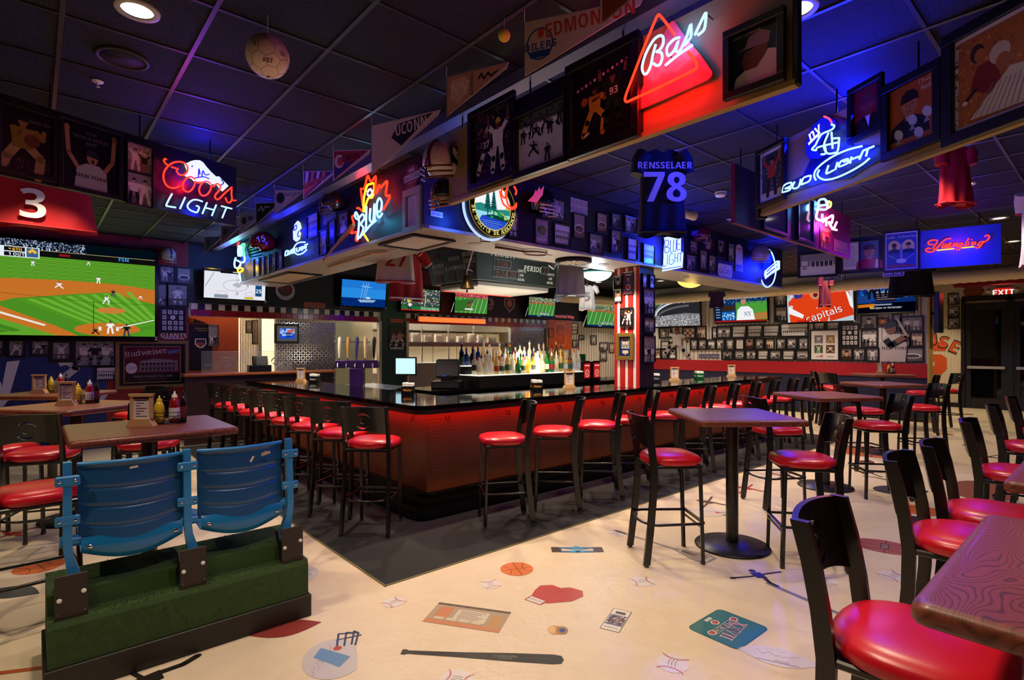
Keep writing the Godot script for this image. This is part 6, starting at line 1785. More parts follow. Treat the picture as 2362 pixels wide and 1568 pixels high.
# ---------------------------------------------------------------- neon
func curve(flat_pts: Array, z: float, closed_hint := false) -> Array:
	var p := []
	for i in range(0, flat_pts.size(), 2): p.append(Vector3(flat_pts[i], flat_pts[i + 1], z))
	if p.size() < 3: return p
	var out := []
	for i in p.size() - 1:
		var a: Vector3 = p[maxi(i - 1, 0)]
		var b: Vector3 = p[i]
		var c: Vector3 = p[i + 1]
		var d: Vector3 = p[mini(i + 2, p.size() - 1)]
		for k in 4: out.append(b.cubic_interpolate(c, a, d, k / 4.0))
	out.append(p[-1])
	return out
func neon_sign(key: String, called: String, label: String, tube_r: float, lights: Array, outset := 0.045):
	var q = NEON[key]
	var f: Face = {"X65": Face.new(6.5, 0, 0, 1), "X945": Face.new(9.6, 0, 0, 1)}.get(q[0], null)
	if f == null: f = face_of(q[0])
	var t := thing(called, label, "neon sign", f.at(q[1], q[2], 0.004), f.turn, "")
	var cols := {"r": glow(Color(1.0, 0.15, 0.06), 4.0), "w": glow(Color(0.55, 0.76, 1.0), 2.6), "y": glow(Color(1.0, 0.72, 0.1), 2.4), "g": glow(Color(0.3, 1.0, 0.5), 2.4), "m": glow(Color(1.0, 0.75, 0.95), 2.4), "k": mat("#0c2a66", 0.5), "t": glow(Color(1.0, 0.3, 0.3), 1.5)}
	var n := 0
	for it in q[3]:
		var k: String = it[0]
		if k in ["p", "P", "D", "b", "B", "q"]:
			var poly := []
			for i in range(0, it[1].size(), 2): poly.append(Vector2(it[1][i], it[1][i + 1]))
			var z: float = {"p": 0.02, "P": 0.02, "D": 0.004, "b": 0.012, "B": 0.012, "q": 0.027}[k]
			var m: StandardMaterial3D = {"p": glow(Color(0.86, 0.93, 1.0), 1.05), "P": mat("#c85868", 0.3), "D": mat("#0a1240", 0.4), "b": glow(Color(0.02, 0.05, 0.75), 0.9), "B": glow(Color(0.03, 0.16, 0.9), 0.9), "q": glow(Color(0.9, 0.95, 1.0), 1.0)}[k]
			if k == "q":
				var tx := Pic.new(1, 1)
				tx.text("ny", 0, 0.01, 0.075, "#f4f8ff", f_bold, 0.35).line([Vector2(-.055, -.06), Vector2(.05, -.02)], 0.02, "#f4f8ff")
				var um := StandardMaterial3D.new()
				um.shading_mode = BaseMaterial3D.SHADING_MODE_UNSHADED; um.vertex_color_use_as_albedo = true
				var c := Vector2.ZERO
				for v in poly: c += v / poly.size()
				part("lit_lettering", tx, um, t, Vector3(c.x, c.y, 0.03))
			else: part({"p": "lit_panel", "P": "back_plate", "D": "back_plate", "b": "lit_panel", "B": "lit_panel"}[k], Geo.new().prism(poly, z - 0.012, z), m, t)
			continue
		var pts := curve(it[1], 0.026 if k == "k" else outset)
		part("outline" if k == "k" else "neon_tube", Geo.new().tube(pts, tube_r * (0.7 if k == "k" else 1.0), 7), cols[k], t)
		if k != "k" and pts.size() > 3 and n % 2 == 0:
			var p: Vector3 = pts[pts.size() / 2]
			part("standoff", Geo.new().tube([Vector3(p.x, p.y, 0.0), p], 0.003, 5), M.black, t)
		n += 1
	for l in lights: omni(f.at(q[1] + l[0], q[2] + l[1], l[2]), l[3], l[4], 0.05)
	return t
const BLUE := Color(0.04, 0.1, 1.0)
const RED := Color(1.0, 0.05, 0.03)
func build_neon():
	neon_sign("mountain", "mountain_neon", "red script neon with white lit mountain and blue-white capitals", 0.0065, [[0.0, 0.12, 0.1, BLUE, 0.15], [-0.1, 0.0, 0.1, RED, 0.1], [0.0, -0.2, 0.09, BLUE, 0.1], [0.1, 0.3, -0.1, BLUE, 0.3]])
	neon_sign("triangle", "triangle_neon", "red triangle neon with white script over a pink plate", 0.0065, [[-0.1, -0.14, 0.09, RED, 0.13], [0.1, -0.16, 0.09, RED, 0.1], [0.1, 0.06, 0.1, Color(0.25, 0.55, 1.0), 0.05]], 0.06)
	neon_sign("helmet", "helmet_neon", "blue lit football helmet neon over slanted white letter tubes", 0.0065, [[0.1, -0.05, 0.12, BLUE, 0.35], [-0.2, -0.15, 0.1, BLUE, 0.2], [0.0, 0.3, -0.2, BLUE, 1.0]])
	area(FAS2.at(0.72, 3.0, 0.1), FAS2.at(0, 0.55, 1.0) - FAS2.at(0, 0, 0), 0.8, 0.4, BLUE, 3.4)
	neon_sign("leaf", "leaf_neon", "red maple leaf neon crossed by thick white script", 0.011, [[0.0, -0.1, 0.12, Color(0.3, 0.8, 1.0), 0.12], [0.0, 0.2, 0.12, RED, 0.1]])
	neon_sign("small_helmet", "small_helmet_neon", "small white helmet neon over letter tubes on the soffit", 0.009, [[0.0, 0.1, 0.12, BLUE, 0.15], [0.0, -0.15, 0.12, BLUE, 0.2], [0.0, 0.15, 0.4, BLUE, 0.25]])
	neon_sign("far_script", "tall_neon", "tall white and yellow neon at the far end of the soffit", 0.016, [[0.0, 0.1, 0.15, Color(0.1, 0.3, 1.0), 0.5], [0.2, 0.15, 0.15, Color(0.1, 1.0, 0.4), 0.08], [0.1, -0.1, 0.14, Color(1.0, 0.8, 0.2), 0.08]])
	neon_sign("lager_script", "lager_neon", "red script neon with yellow underline on the blue board", 0.0075, [[0.0, 0.0, 0.12, Color(1.0, 0.1, 0.2), 0.06], [0.0, -0.15, 0.4, BLUE, 0.5]])
	neon_sign("whisky_script", "whisky_neon", "pinkish white script neon on the dark red fascia", 0.012, [[0.0, 0.1, 0.12, Color(0.3, 0.6, 1.0), 0.3], [0.1, -0.1, 0.12, Color(0.8, 0.2, 1.0), 0.25]])
	var bb = neon_sign("blue_box", "blue_beer_neon", "bright blue-white box sign jutting from the soffit by the column", 0.006, [[0.0, 0.0, 0.1, BLUE, 0.6], [0.0, 0.0, -0.1, BLUE, 0.6], [0.0, -0.15, 0.12, Color(0.2, 0.6, 1.0), 0.12]])
	part("side_case", slab(-0.16, -0.28, -0.03, 0.16, 0.26, 0.006), mat("#101a40", 0.5), bb)
	neon_sign("oval_ring", "oval_neon", "oval blue-white neon ring with slanted banner at the soffit end", 0.011, [[0.0, 0.0, 0.12, BLUE, 0.8], [0.0, 0.0, -0.12, BLUE, 0.4]])
	area(Vector3(6.42, 2.95, -4.08), Vector3(-1, 0.2, 0.5), 0.3, 0.5, BLUE, 1.0)
	area(Vector3(9.5, 2.98, -4.1), Vector3(-1, 0.2, 0.6), 0.3, 0.5, BLUE, 1.0)
	# oval lit landscape sign
	var o := thing("oval_lit_sign", "oval lit sign with lake and pines, gold border lettering and red script", "lit sign", SOF_R.at(3.39, 2.985, 0.02), 0.0)
	var rx := 0.3
	var ry := 0.3
	var ring := func(k): return Pic.oval(0, 0, rx * k, ry * k, 48)
	part("case", Geo.new().prism(ring.call(1.0), 0.0, 0.1), mat("#101014", 0.3), o)
	part("lit_rim", Geo.new().tube(ring.call(1.03).map(func(v): return Vector3(v.x, v.y, 0.03)), 0.014, 6, true), glow(Color(0.75, 0.85, 1.0), 1.0), o)
	var p := Pic.new(1, 1)
	p.step = 0.0002
	p.poly(ring.call(0.98), "#8f7a34").poly(ring.call(0.95), "#15120c")
	p.poly(ring.call(0.77), "#c9b24a").poly(ring.call(0.75), "#f4f6fb")
	var ov := PackedVector2Array(ring.call(0.745))
	var clip := func(pts, col):
		for r in Geometry2D.intersect_polygons(PackedVector2Array(pts), ov): p.poly(r, col)
	clip.call([Vector2(-.3, -.02), Vector2(-.15, .02), Vector2(.05, -.02), Vector2(.3, .02), Vector2(.3, -.1), Vector2(-.3, -.1)], "#2c8a80")
	clip.call([Vector2(-.3, -.06), Vector2(.3, -.06), Vector2(.3, -.3), Vector2(-.3, -.3)], "#9adcf0")
	clip.call([Vector2(-.14, -.1), Vector2(.0, -.085), Vector2(.3, -.13), Vector2(.3, -.3), Vector2(-.3, -.3), Vector2(-.2, -.18)], "#2348c8")
	for i in 14:
		var yy := -0.13 - 0.009 * i
		clip.call([Vector2(-.18 + .02 * (i % 4), yy), Vector2(.05 + .03 * (i % 5), yy - .004), Vector2(.1, yy - .007), Vector2(-.14, yy - .004)], "#7fb4f2" if i % 2 else "#1a34a8")
	clip.call([Vector2(-.12, -.1), Vector2(-.02, -.075), Vector2(.1, -.08), Vector2(.23, -.1), Vector2(.22, -.13), Vector2(.05, -.12)], "#123f3a")
	for i in 26: p.ell(-.02 + .23 * fposmod(i * .618, 1.0), -.1 + .13 * fposmod(i * .371, 1.0) * (0.4 + 0.6 * fposmod(i * .618, 1.0)), .02, .016, ["#1f9a58", "#56c26a", "#15604c", "#8fe0a0", "#c9c45a"][i % 5], 8)
	for tx in [-0.075, 0.0]:
		p.rect(tx - 0.006, -0.1, 0.012, 0.1, "#14323c")
		for i in 9: p.poly([Vector2(tx - .052 + .005 * i, -.035 + .022 * i), Vector2(tx + .052 - .005 * i, -.035 + .022 * i), Vector2(tx, .01 + .022 * i)], "#124a4c" if i % 2 else "#1a5c58")
	var words := "THE SPIRIT OF THE ADIRONDACKS"
	for i in words.length():
		var a := PI + 0.12 + (PI - 0.24) * i / (words.length() - 1.0)
		if words[i] != " ": p.text(words[i], cos(a) * rx * 0.85, sin(a) * ry * 0.85, 0.042, "#ffe98a", f_serif, a + PI / 2)
	var um := StandardMaterial3D.new()
	um.shading_mode = BaseMaterial3D.SHADING_MODE_UNSHADED; um.vertex_color_use_as_albedo = true
	part("lit_face", p, um, o, Vector3(0, 0, 0.101))
	var red := glow(Color(1.0, 0.15, 0.06), 4.0)
	for st in [[0.05, 0.16, 0.09, 0.05, 0.14, 0.02, 0.19, 0.0, 0.26, 0.03, 0.27, 0.08], [0.16, 0.24, 0.14, 0.16, 0.15, 0.06, 0.21, 0.02, 0.25, 0.05], [0.1, 0.22, 0.07, 0.14, 0.12, 0.1, 0.13, 0.18], [0.24, 0.24, 0.27, 0.2, 0.26, 0.16]]:
		part("neon_tube", Geo.new().tube(curve(st, 0.14), 0.009, 7), red, o)
	part("bracket", Geo.new().tube([Vector3(-0.1, -0.29, 0.03), Vector3(-0.1, -0.34, 0.03), Vector3(-0.02, -0.34, 0.08)], 0.006, 5), M.black, o)
	omni(Vector3(3.5, 3.05, -4.0), RED, 0.12)
	area(Vector3(3.39, 2.95, -4.1), Vector3(0, 0, 1), 0.5, 0.5, Color(0.6, 0.8, 1.0), 0.2)
	omni(Vector3(2.95, 2.8, -4.12), Color(0.15, 0.35, 1.0), 0.15)

# ---------------------------------------------------------------- screens
func lit_pic() -> StandardMaterial3D:
	if not M.has("lit"):
		var m := StandardMaterial3D.new()
		m.shading_mode = BaseMaterial3D.SHADING_MODE_UNSHADED; m.vertex_color_use_as_albedo = true
		M.lit = m
	return M.lit
func screen(kind: String, w: float, h: float) -> Pic:
	var p := Pic.new(w, h, "#101418")
	var r := RandomNumberGenerator.new()
	r.seed = kind.hash()
	var Q := func(x, y): return Vector2((x - 0.5) * w, (0.5 - y) * h)
	var pg := func(pts, col):
		var o := []
		for i in range(0, pts.size(), 2): o.append(Q.call(pts[i], pts[i + 1]))
		p.poly(o, col)
	var bx := func(x0, y0, x1, y1, col): p.rect((x0 - 0.5) * w, (0.5 - y1) * h, (x1 - x0) * w, (y1 - y0) * h, col)
	var fl := func(x0, y0, x1, y1, n, s, cols): p.flecks((x0 - 0.5) * w, (0.5 - y1) * h, (x1 - x0) * w, (y1 - y0) * h, n, s, cols, r)
	var tx := func(s, x, y, size, col, font = f_bold): p.text(s, (x - 0.5) * w, (0.5 - y) * h, size * h, col, font)
	var el := func(x, y, rx, ry, col, n := 24): p.ell((x - 0.5) * w, (0.5 - y) * h, rx * w, ry * h, col, n)
	var mn := func(x, y, s, shirt, pants, pose := 0): p.man((x - 0.5) * w, (0.5 - y) * h, s * h, shirt, pants, "#a8745a", "#1c2438", pose)
	match kind:
		"baseball":
			bx.call(0, 0, 1, 0.14, "#0c0f18")
			fl.call(0, 0, 0.64, 0.1, 900, 0.008, ["#2a3350", "#8a94b0", "#141a2c", "#5c6888", "#c9d0e4"])
			bx.call(0, 0.1, 1, 0.165, "#0e1412")
			bx.call(0, 0.098, 1, 0.102, "#c9b98a")
			bx.call(0.51, 0.12, 0.56, 0.145, "#8c1c20")
			tx.call("FSN", 0.83, 0.125, 0.04, "#3a9ae0")
			bx.call(0, 0.165, 1, 1, "#4a8c22")
			for i in 13: bx.call(0.0, 0.17 + i * 0.022, 1.0, 0.18 + i * 0.022, "#6aa832" if i % 2 else "#5c9a2a")
			for i in 18: pg.call([0.06 * i - 0.04, 0.165, 0.06 * i - 0.015, 0.165, 0.06 * i - 0.03, 0.5, 0.06 * i - 0.07, 0.5], "#579628")
			pg.call([0, 0.46, 0.3, 0.41, 0.55, 0.4, 0.8, 0.41, 1, 0.45, 1, 0.62, 0.8, 0.53, 0.7, 0.52, 0.6, 0.54, 0.3, 0.62, 0.22, 0.68, 0.5, 0.9, 0.6, 1, 0.42, 1, 0, 0.66], "#c4702a")
			pg.call([0.32, 0.63, 0.74, 0.505, 1, 0.63, 1, 0.86, 0.82, 0.93, 0.68, 0.91], "#4f9424")
			for i in 9: pg.call([0.36 + i * 0.06, 0.62 - i * 0.016, 0.385 + i * 0.06, 0.613 - i * 0.016, 0.73 + i * 0.035, 0.9 - i * 0.014, 0.705 + i * 0.035, 0.905 - i * 0.014], "#6fae34")
			el.call(0.765, 0.71, 0.075, 0.035, "#c87a38")
			pg.call([0, 0.66, 0.5, 1, 0, 1], "#5fa02c")
			for i in 4: pg.call([0, 0.72 + i * 0.08, 0, 0.755 + i * 0.08, 0.3 - i * 0.05, 0.965 + i * 0.01, 0.34 - i * 0.05, 0.95 + i * 0.01], "#3f7f1e")
			pg.call([0, 0.6, 0.45, 0.885, 0.44, 0.9, 0, 0.625], "#e9e4d8")
			el.call(0.75, 0.925, 0.17, 0.075, "#c4702a")
			pg.call([0.8, 0.9, 0.995, 0.8, 0.997, 0.81, 0.81, 0.91], "#e9e4d8")
			bx.call(0.7, 0.895, 0.715, 0.94, "#e9e4d8"); bx.call(0.79, 0.895, 0.805, 0.94, "#e9e4d8")
			pg.call([0.86, 0.97, 1, 0.9, 1, 1, 0.88, 1], "#4f9424")
			mn.call(0.39, 0.27, 0.06, "#dfe6f0", "#dfe6f0"); mn.call(0.65, 0.22, 0.05, "#dfe6f0", "#dfe6f0", 1); mn.call(0.51, 0.5, 0.08, "#f0f2f6", "#f0f2f6", 3); mn.call(0.7, 0.41, 0.075, "#f0f2f6", "#f0f2f6"); mn.call(0.775, 0.55, 0.08, "#1c2030", "#3a4050"); mn.call(0.74, 0.64, 0.1, "#f0f2f6", "#e8eaf0", 1); mn.call(0.92, 0.57, 0.05, "#f0f2f6", "#e8eaf0", 3)
			mn.call(0.76, 0.97, 0.14, "#f0f2f6", "#e8eaf0", 0); mn.call(0.685, 0.99, 0.08, "#14161c", "#14161c", 3); mn.call(0.845, 1.0, 0.14, "#14161c", "#3a4048", 0)
			p.line([Q.call(0.0, 0.53), Q.call(0.67, 0.625), Q.call(1, 0.63)], 0.004, "#20241c")
			p.line([Q.call(0.675, 0.61), Q.call(0.675, 0.98)], 0.008, "#20241c")
			bx.call(0.02, 0.08, 0.42, 0.19, "#e4eef4"); bx.call(0.03, 0.09, 0.22, 0.13, "#c9d6e0"); bx.call(0.03, 0.14, 0.22, 0.18, "#c9d6e0"); bx.call(0.265, 0.087, 0.355, 0.13, "#10141c"); bx.call(0.265, 0.14, 0.355, 0.182, "#10141c"); bx.call(0.362, 0.087, 0.414, 0.182, "#3a6088")
			tx.call("6TH", 0.322, 0.11, 0.032, "#e8b43a"); tx.call("1 OUT", 0.318, 0.162, 0.032, "#e6ecf2"); pg.call([0.283, 0.102, 0.297, 0.102, 0.29, 0.118], "#e8b43a")
			for d in [[0.388, 0.108], [0.377, 0.126], [0.399, 0.126]]: pg.call([d[0], d[1] - 0.02, d[0] + 0.011, d[1], d[0], d[1] + 0.02, d[0] - 0.011, d[1]], "#e8b43a")
		"ice":
			bx.call(0, 0, 1, 1, "#e6e6f0")
			bx.call(0, 0, 1, 0.06, "#22242c"); bx.call(0.25, 0.02, 0.7, 0.1, "#101218"); bx.call(0.45, 0.03, 0.6, 0.06, "#d8d8e0")
			p.arc(0, -0.02 * h, w * 0.2, h * 0.2, 0, TAU, 0.008, "#a9aab8", 28)
			p.line([Q.call(0.52, 0.1), Q.call(0.5, 0.95)], 0.006, "#b8b8c6").line([Q.call(0.15, 0.1), Q.call(0.02, 0.6)], 0.01, "#7a86b0")
			pg.call([0.44, 0.5, 0.52, 0.4, 0.6, 0.5, 0.55, 0.6], "#b4b4c4")
			for q in [[0.55, 0.3], [0.7, 0.5], [0.53, 0.8]]: mn.call(q[0], q[1] + 0.05, 0.1, "#7a2430", "#3a3440", 1)
			for q in [0.28, 0.74]: p.arc((q - 0.5) * w, -h * 0.3, w * 0.08, h * 0.07, 0, TAU, 0.005, "#c98a92", 20)
			bx.call(0.83, 0.45, 0.94, 0.86, "#1c4a7a"); tx.call("25", 0.885, 0.67, 0.14, "#e6eef4")
			bx.call(0.16, 0.86, 0.38, 0.98, "#8a96a8"); bx.call(0.65, 0.9, 0.8, 0.98, "#c9b43a")
		"boat":
			bx.call(0, 0, 1, 0.7, "#2a8ae0"); bx.call(0, 0.0, 1, 0.3, "#1f78d4"); bx.call(0, 0.68, 1, 1, "#0a2a6e")
			fl.call(0, 0.7, 1, 1, 120, 0.008, ["#0c3280", "#123c94", "#08225c"])
			pg.call([0.36, 0.74, 0.78, 0.72, 0.72, 0.82, 0.42, 0.84], "#8fb4d4")
			for q in [[0.42, 0.48], [0.48, 0.55], [0.52, 0.6]]: p.line([Q.call(q[1], 0.05), Q.call(q[0], 0.74)], 0.005, "#cfe4f2")
			bx.call(0.55, 0.62, 0.64, 0.7, "#c9d8e4"); pg.call([0.4, 0.2, 0.55, 0.18, 0.7, 0.24, 0.5, 0.26], "#6ab0ee")
		"goal":
			bx.call(0, 0, 1, 1, "#2c4a30")
			fl.call(0, 0, 1, 0.72, 520, 0.012, ["#2a3f7a", "#d8d8dc", "#1c2030", "#8a2c2c", "#4a5c8c", "#c9b48a"])
			bx.call(0, 0.8, 1, 1, "#1f6e3a"); tx.call("Heineken", 0.74, 0.88, 0.16, "#dfe8e0", f_serif)
			p.line([Q.call(0.3, 0.3), Q.call(0.32, 0.08), Q.call(0.62, 0.1), Q.call(0.6, 0.8)], 0.012, "#e6e6ea")
			mn.call(0.2, 0.85, 0.42, "#d8e03a", "#20242c"); mn.call(0.22, 1.0, 0.4, "#e8e8ee", "#1c2030"); mn.call(0.5, 0.62, 0.34, "#b02424", "#b02424", 3)
			bx.call(0, 0.95, 1, 1, "#b01c1c")
		"gridiron", "gridiron_b", "field":
			bx.call(0, 0, 1, 1, "#3f8a34")
			for i in 8: pg.call([0.14 * i - 0.1, 1, 0.14 * i - 0.085, 1, 0.14 * i + 0.02, 0.3, 0.14 * i + 0.01, 0.3], "#c9dcc0")
			if kind == "gridiron":
				bx.call(0, 0, 1, 0.28, "#a83a44"); fl.call(0, 0, 1, 0.28, 260, 0.01, ["#c96a70", "#8c2430", "#e0a8a8", "#5c1820"])
				pg.call([0, 0.45, 0.6, 0.28, 0.4, 0.9, 0, 0.95], "#2f6e28")
				for q in [[0.4, 0.6], [0.45, 0.55], [0.52, 0.5], [0.36, 0.85]]: mn.call(q[0], q[1] + 0.1, 0.26, "#1c1c24", "#a83a34", 1)
				bx.call(0.3, 0.78, 0.55, 0.84, "#e6e6ea")
			else:
				bx.call(0, 0, 1, 0.26, "#4a6a48"); fl.call(0, 0, 1, 0.26, 300, 0.012, ["#9ab08a", "#3a5a3c", "#c96a4a", "#d8d8cc", "#2c4a34"])
				bx.call(0, 0.26, 1, 0.32, "#b0562e")
				for i in 9: mn.call(0.42 + 0.045 * i, 0.88, 0.13, "#e0e0e8" if i % 2 else "#2a4aa0", "#c9c9d4", i % 4)
				p.line([Q.call(0.62, 0.4), Q.call(0.62, 0.12)], 0.008, "#e0c43a").line([Q.call(0.78, 0.4), Q.call(0.78, 0.12)], 0.008, "#e0c43a")
				bx.call(0, 0.92, 1, 1, "#142452"); tx.call("LEADERS", 0.4, 0.96, 0.04, "#c9d4e8")
		"race":
			bx.call(0, 0, 1, 1, "#2a2a2c")
			pg.call([0, 0.3, 0.3, 0.12, 1, 0.05, 1, 0.0, 0, 0], "#3f6a34")
			fl.call(0.2, 0.02, 1, 0.2, 120, 0.014, ["#c9c9c9", "#3a3a3c", "#6a8a5a", "#a83a34"])
			p.arc(0.3 * w, -0.1 * h, w * 0.8, h * 0.62, 1.6, 3.1, 0.05, "#8d8d90", 30).arc(0.3 * w, -0.12 * h, w * 0.78, h * 0.52, 1.6, 3.1, 0.05, "#d8d8da", 30).arc(0.3 * w, -0.2 * h, w * 0.75, h * 0.4, 1.6, 3.1, 0.06, "#5c5c60", 30)
			pg.call([0, 0.75, 0.3, 0.6, 0.7, 0.55, 1, 0.6, 1, 1, 0, 1], "#77777c")
			fl.call(0, 0.62, 1, 1, 1200, 0.011, ["#e0e0e2", "#3a3a3e", "#a8a8ac", "#5c5c62", "#c9b8b0"])
		"pinstripe":
			bx.call(0, 0, 1, 1, "#14305c"); bx.call(0.42, 0.35, 1, 1, "#4a9a3a"); fl.call(0, 0.1, 1, 0.4, 200, 0.014, ["#20406e", "#0f2448", "#3a5a8a", "#7a94b8"])
			pg.call([0.5, 0.8, 1, 0.7, 1, 0.9, 0.6, 1], "#b0763c")
			bx.call(0, 0.05, 0.14, 0.95, "#0c1a34")
			for i in 9: bx.call(0.02, 0.1 + i * 0.09, 0.11, 0.14 + i * 0.09, "#6a86b4")
			bx.call(0.14, 0.45, 0.4, 0.62, "#3a2a1c"); bx.call(0.14, 0.66, 0.4, 0.94, "#1c6ab8"); fl.call(0.15, 0.68, 0.39, 0.92, 60, 0.016, ["#8fd0f2", "#0f3c7a", "#dfeefa"])
			bx.call(0.66, 0.0, 0.8, 0.15, "#3a6ab0"); bx.call(0.82, 0.0, 1, 0.18, "#5ab88a")
			pg.call([0.42, 1, 0.45, 0.62, 0.52, 0.5, 0.66, 0.5, 0.74, 0.62, 0.78, 1], "#f0f2f6")
			tx.call("NY", 0.64, 0.75, 0.13, "#1c2a58", f_serif); el.call(0.57, 0.32, 0.05, 0.13, "#b98468"); pg.call([0.5, 0.27, 0.51, 0.14, 0.58, 0.1, 0.64, 0.16, 0.66, 0.26], "#182444")
			bx.call(0, 0.95, 1, 1, "#a01c1c")
		"hockey":
			bx.call(0, 0, 1, 1, "#b9c8d0")
			fl.call(0, 0, 1, 0.4, 90, 0.03, ["#8fa8b4", "#d8e0e4", "#6a8a94", "#e9b49a"])
			pg.call([0.02, 0.42, 0.2, 0.12, 0.42, 0.05, 0.62, 0.1, 0.7, 0.5, 0.62, 1, 0.04, 1], "#e0401a")
			pg.call([0.62, 0.2, 0.72, 0.05, 0.9, 0.08, 0.98, 0.4, 1, 0.85, 0.66, 1, 0.62, 0.6], "#d83a18")
			pg.call([0.02, 0.55, 0.26, 0.8, 0.24, 0.9, 0.02, 0.75], "#f0eef0"); pg.call([0.88, 0.1, 0.98, 0.4, 1, 0.7, 0.95, 0.6], "#f0eef0")
			el.call(0.45, 0.14, 0.1, 0.24, "#c98a6a"); el.call(0.45, 0.24, 0.035, 0.08, "#5c1c18")
			tx.call("8", 0.06, 0.6, 0.16, "#f0f0f4"); tx.call("A", 0.6, 0.2, 0.14, "#1c1c2c")
			p.text("capitals", 0.06 * w, -0.3 * h, 0.2 * h, "#1c2030", f_sans, 0.3, 1.1).text("capitals", 0.065 * w, -0.295 * h, 0.19 * h, "#f0f0f4", f_sans, 0.3, 1.1)
			for i in 4: p.line([Q.call(0.46 + i * 0.05, 0.6 - i * 0.02), Q.call(0.47 + i * 0.05, 0.64 - i * 0.02)], 0.012, "#f0f0f4")
			pg.call([0.1, 0.22, 0.26, 0.16, 0.24, 0.3, 0.14, 0.34], "#2a3a8c"); bx.call(0.15, 0.95, 0.35, 1, "#c02018")
		"studio":
			bx.call(0, 0, 1, 1, "#0e2a66"); fl.call(0, 0, 1, 0.6, 90, 0.05, ["#1a4a9c", "#0c2454", "#2a6ac8", "#14387c"])
			pg.call([0, 0.5, 0.25, 0.45, 0.25, 0.7, 0, 0.72], "#1c3c80"); pg.call([0.28, 0.42, 0.72, 0.42, 0.66, 0.68, 0.34, 0.68], "#241820")
			bx.call(0.3, 0.38, 0.7, 0.43, "#8a94a8")
			for i in 3: bx.call(0.34, 0.48 + i * 0.06, 0.66, 0.5 + i * 0.06, "#7a7484")
			for q in [[0.26, 0.42], [0.36, 0.38], [0.55, 0.36], [0.73, 0.42]]: mn.call(q[0], q[1] + 0.16, 0.46, "#10121c", "#10121c")
			bx.call(0, 0.72, 1, 1, "#080a14"); pg.call([0, 0.75, 0.3, 0.73, 0.3, 0.82, 0, 0.84], "#d0701c")
			tx.call("Kurkjian vs Verlander", 0.5, 0.86, 0.06, "#d8dce6", f_sans); tx.call("10", 0.24, 0.84, 0.08, "#e8c43a"); bx.call(0.3, 0.75, 0.6, 0.79, "#8f98b0")
		"promo":
			bx.call(0, 0, 1, 1, "#1c4ac8"); fl.call(0, 0, 1, 0.6, 50, 0.03, ["#5a8af0", "#14349c", "#a8c4f8"]); el.call(0.6, 0.6, 0.2, 0.22, "#142a78"); pg.call([0.5, 0.2, 0.95, 0.05, 0.95, 0.3, 0.6, 0.45], "#d05a3c"); tx.call("BUD LIGHT", 0.62, 0.62, 0.1, "#dfe8fa")
	return p
func television(label: String, kind: String, at: Vector3, turn: float, w: float, h: float, num := "", energy := 0.6, tint := "#cfe0ff", tilt := 0.0):
	var t := thing("television", label, "television", at, turn, "wall televisions")
	t.rotation.x = tilt
	var b := 0.025 if w < 2.0 else 0.05
	part("housing", slab(-w / 2 - b, -h / 2 - b * 1.8, -0.07, w / 2 + b, h / 2 + b, 0.0, 0.008), mat("#050506", 0.2), t)
	part("bezel", frame_geo(w, h, b, 0.012), mat("#040405", 0.15), t)
	part("screen", screen(kind, w, h), lit_pic(), t, Vector3(0, 0, 0.002))
	part("wall_bracket", slab(-0.12, -0.1, -0.16, 0.12, 0.1, -0.07), M.black, t)
	if num:
		var n := Pic.new(1, 1)
		n.text(num, 0, 0, 0.05 if w < 2.0 else 0.06, "#e8e8e8", f_bold)
		part("number_label", n, print_mat, t, Vector3(w / 2 + b * 0.3, -h / 2 - b * 0.6, 0.014))
	area(t.transform * Vector3(0, 0, 0.03), t.basis.z, w, h, tint, energy)
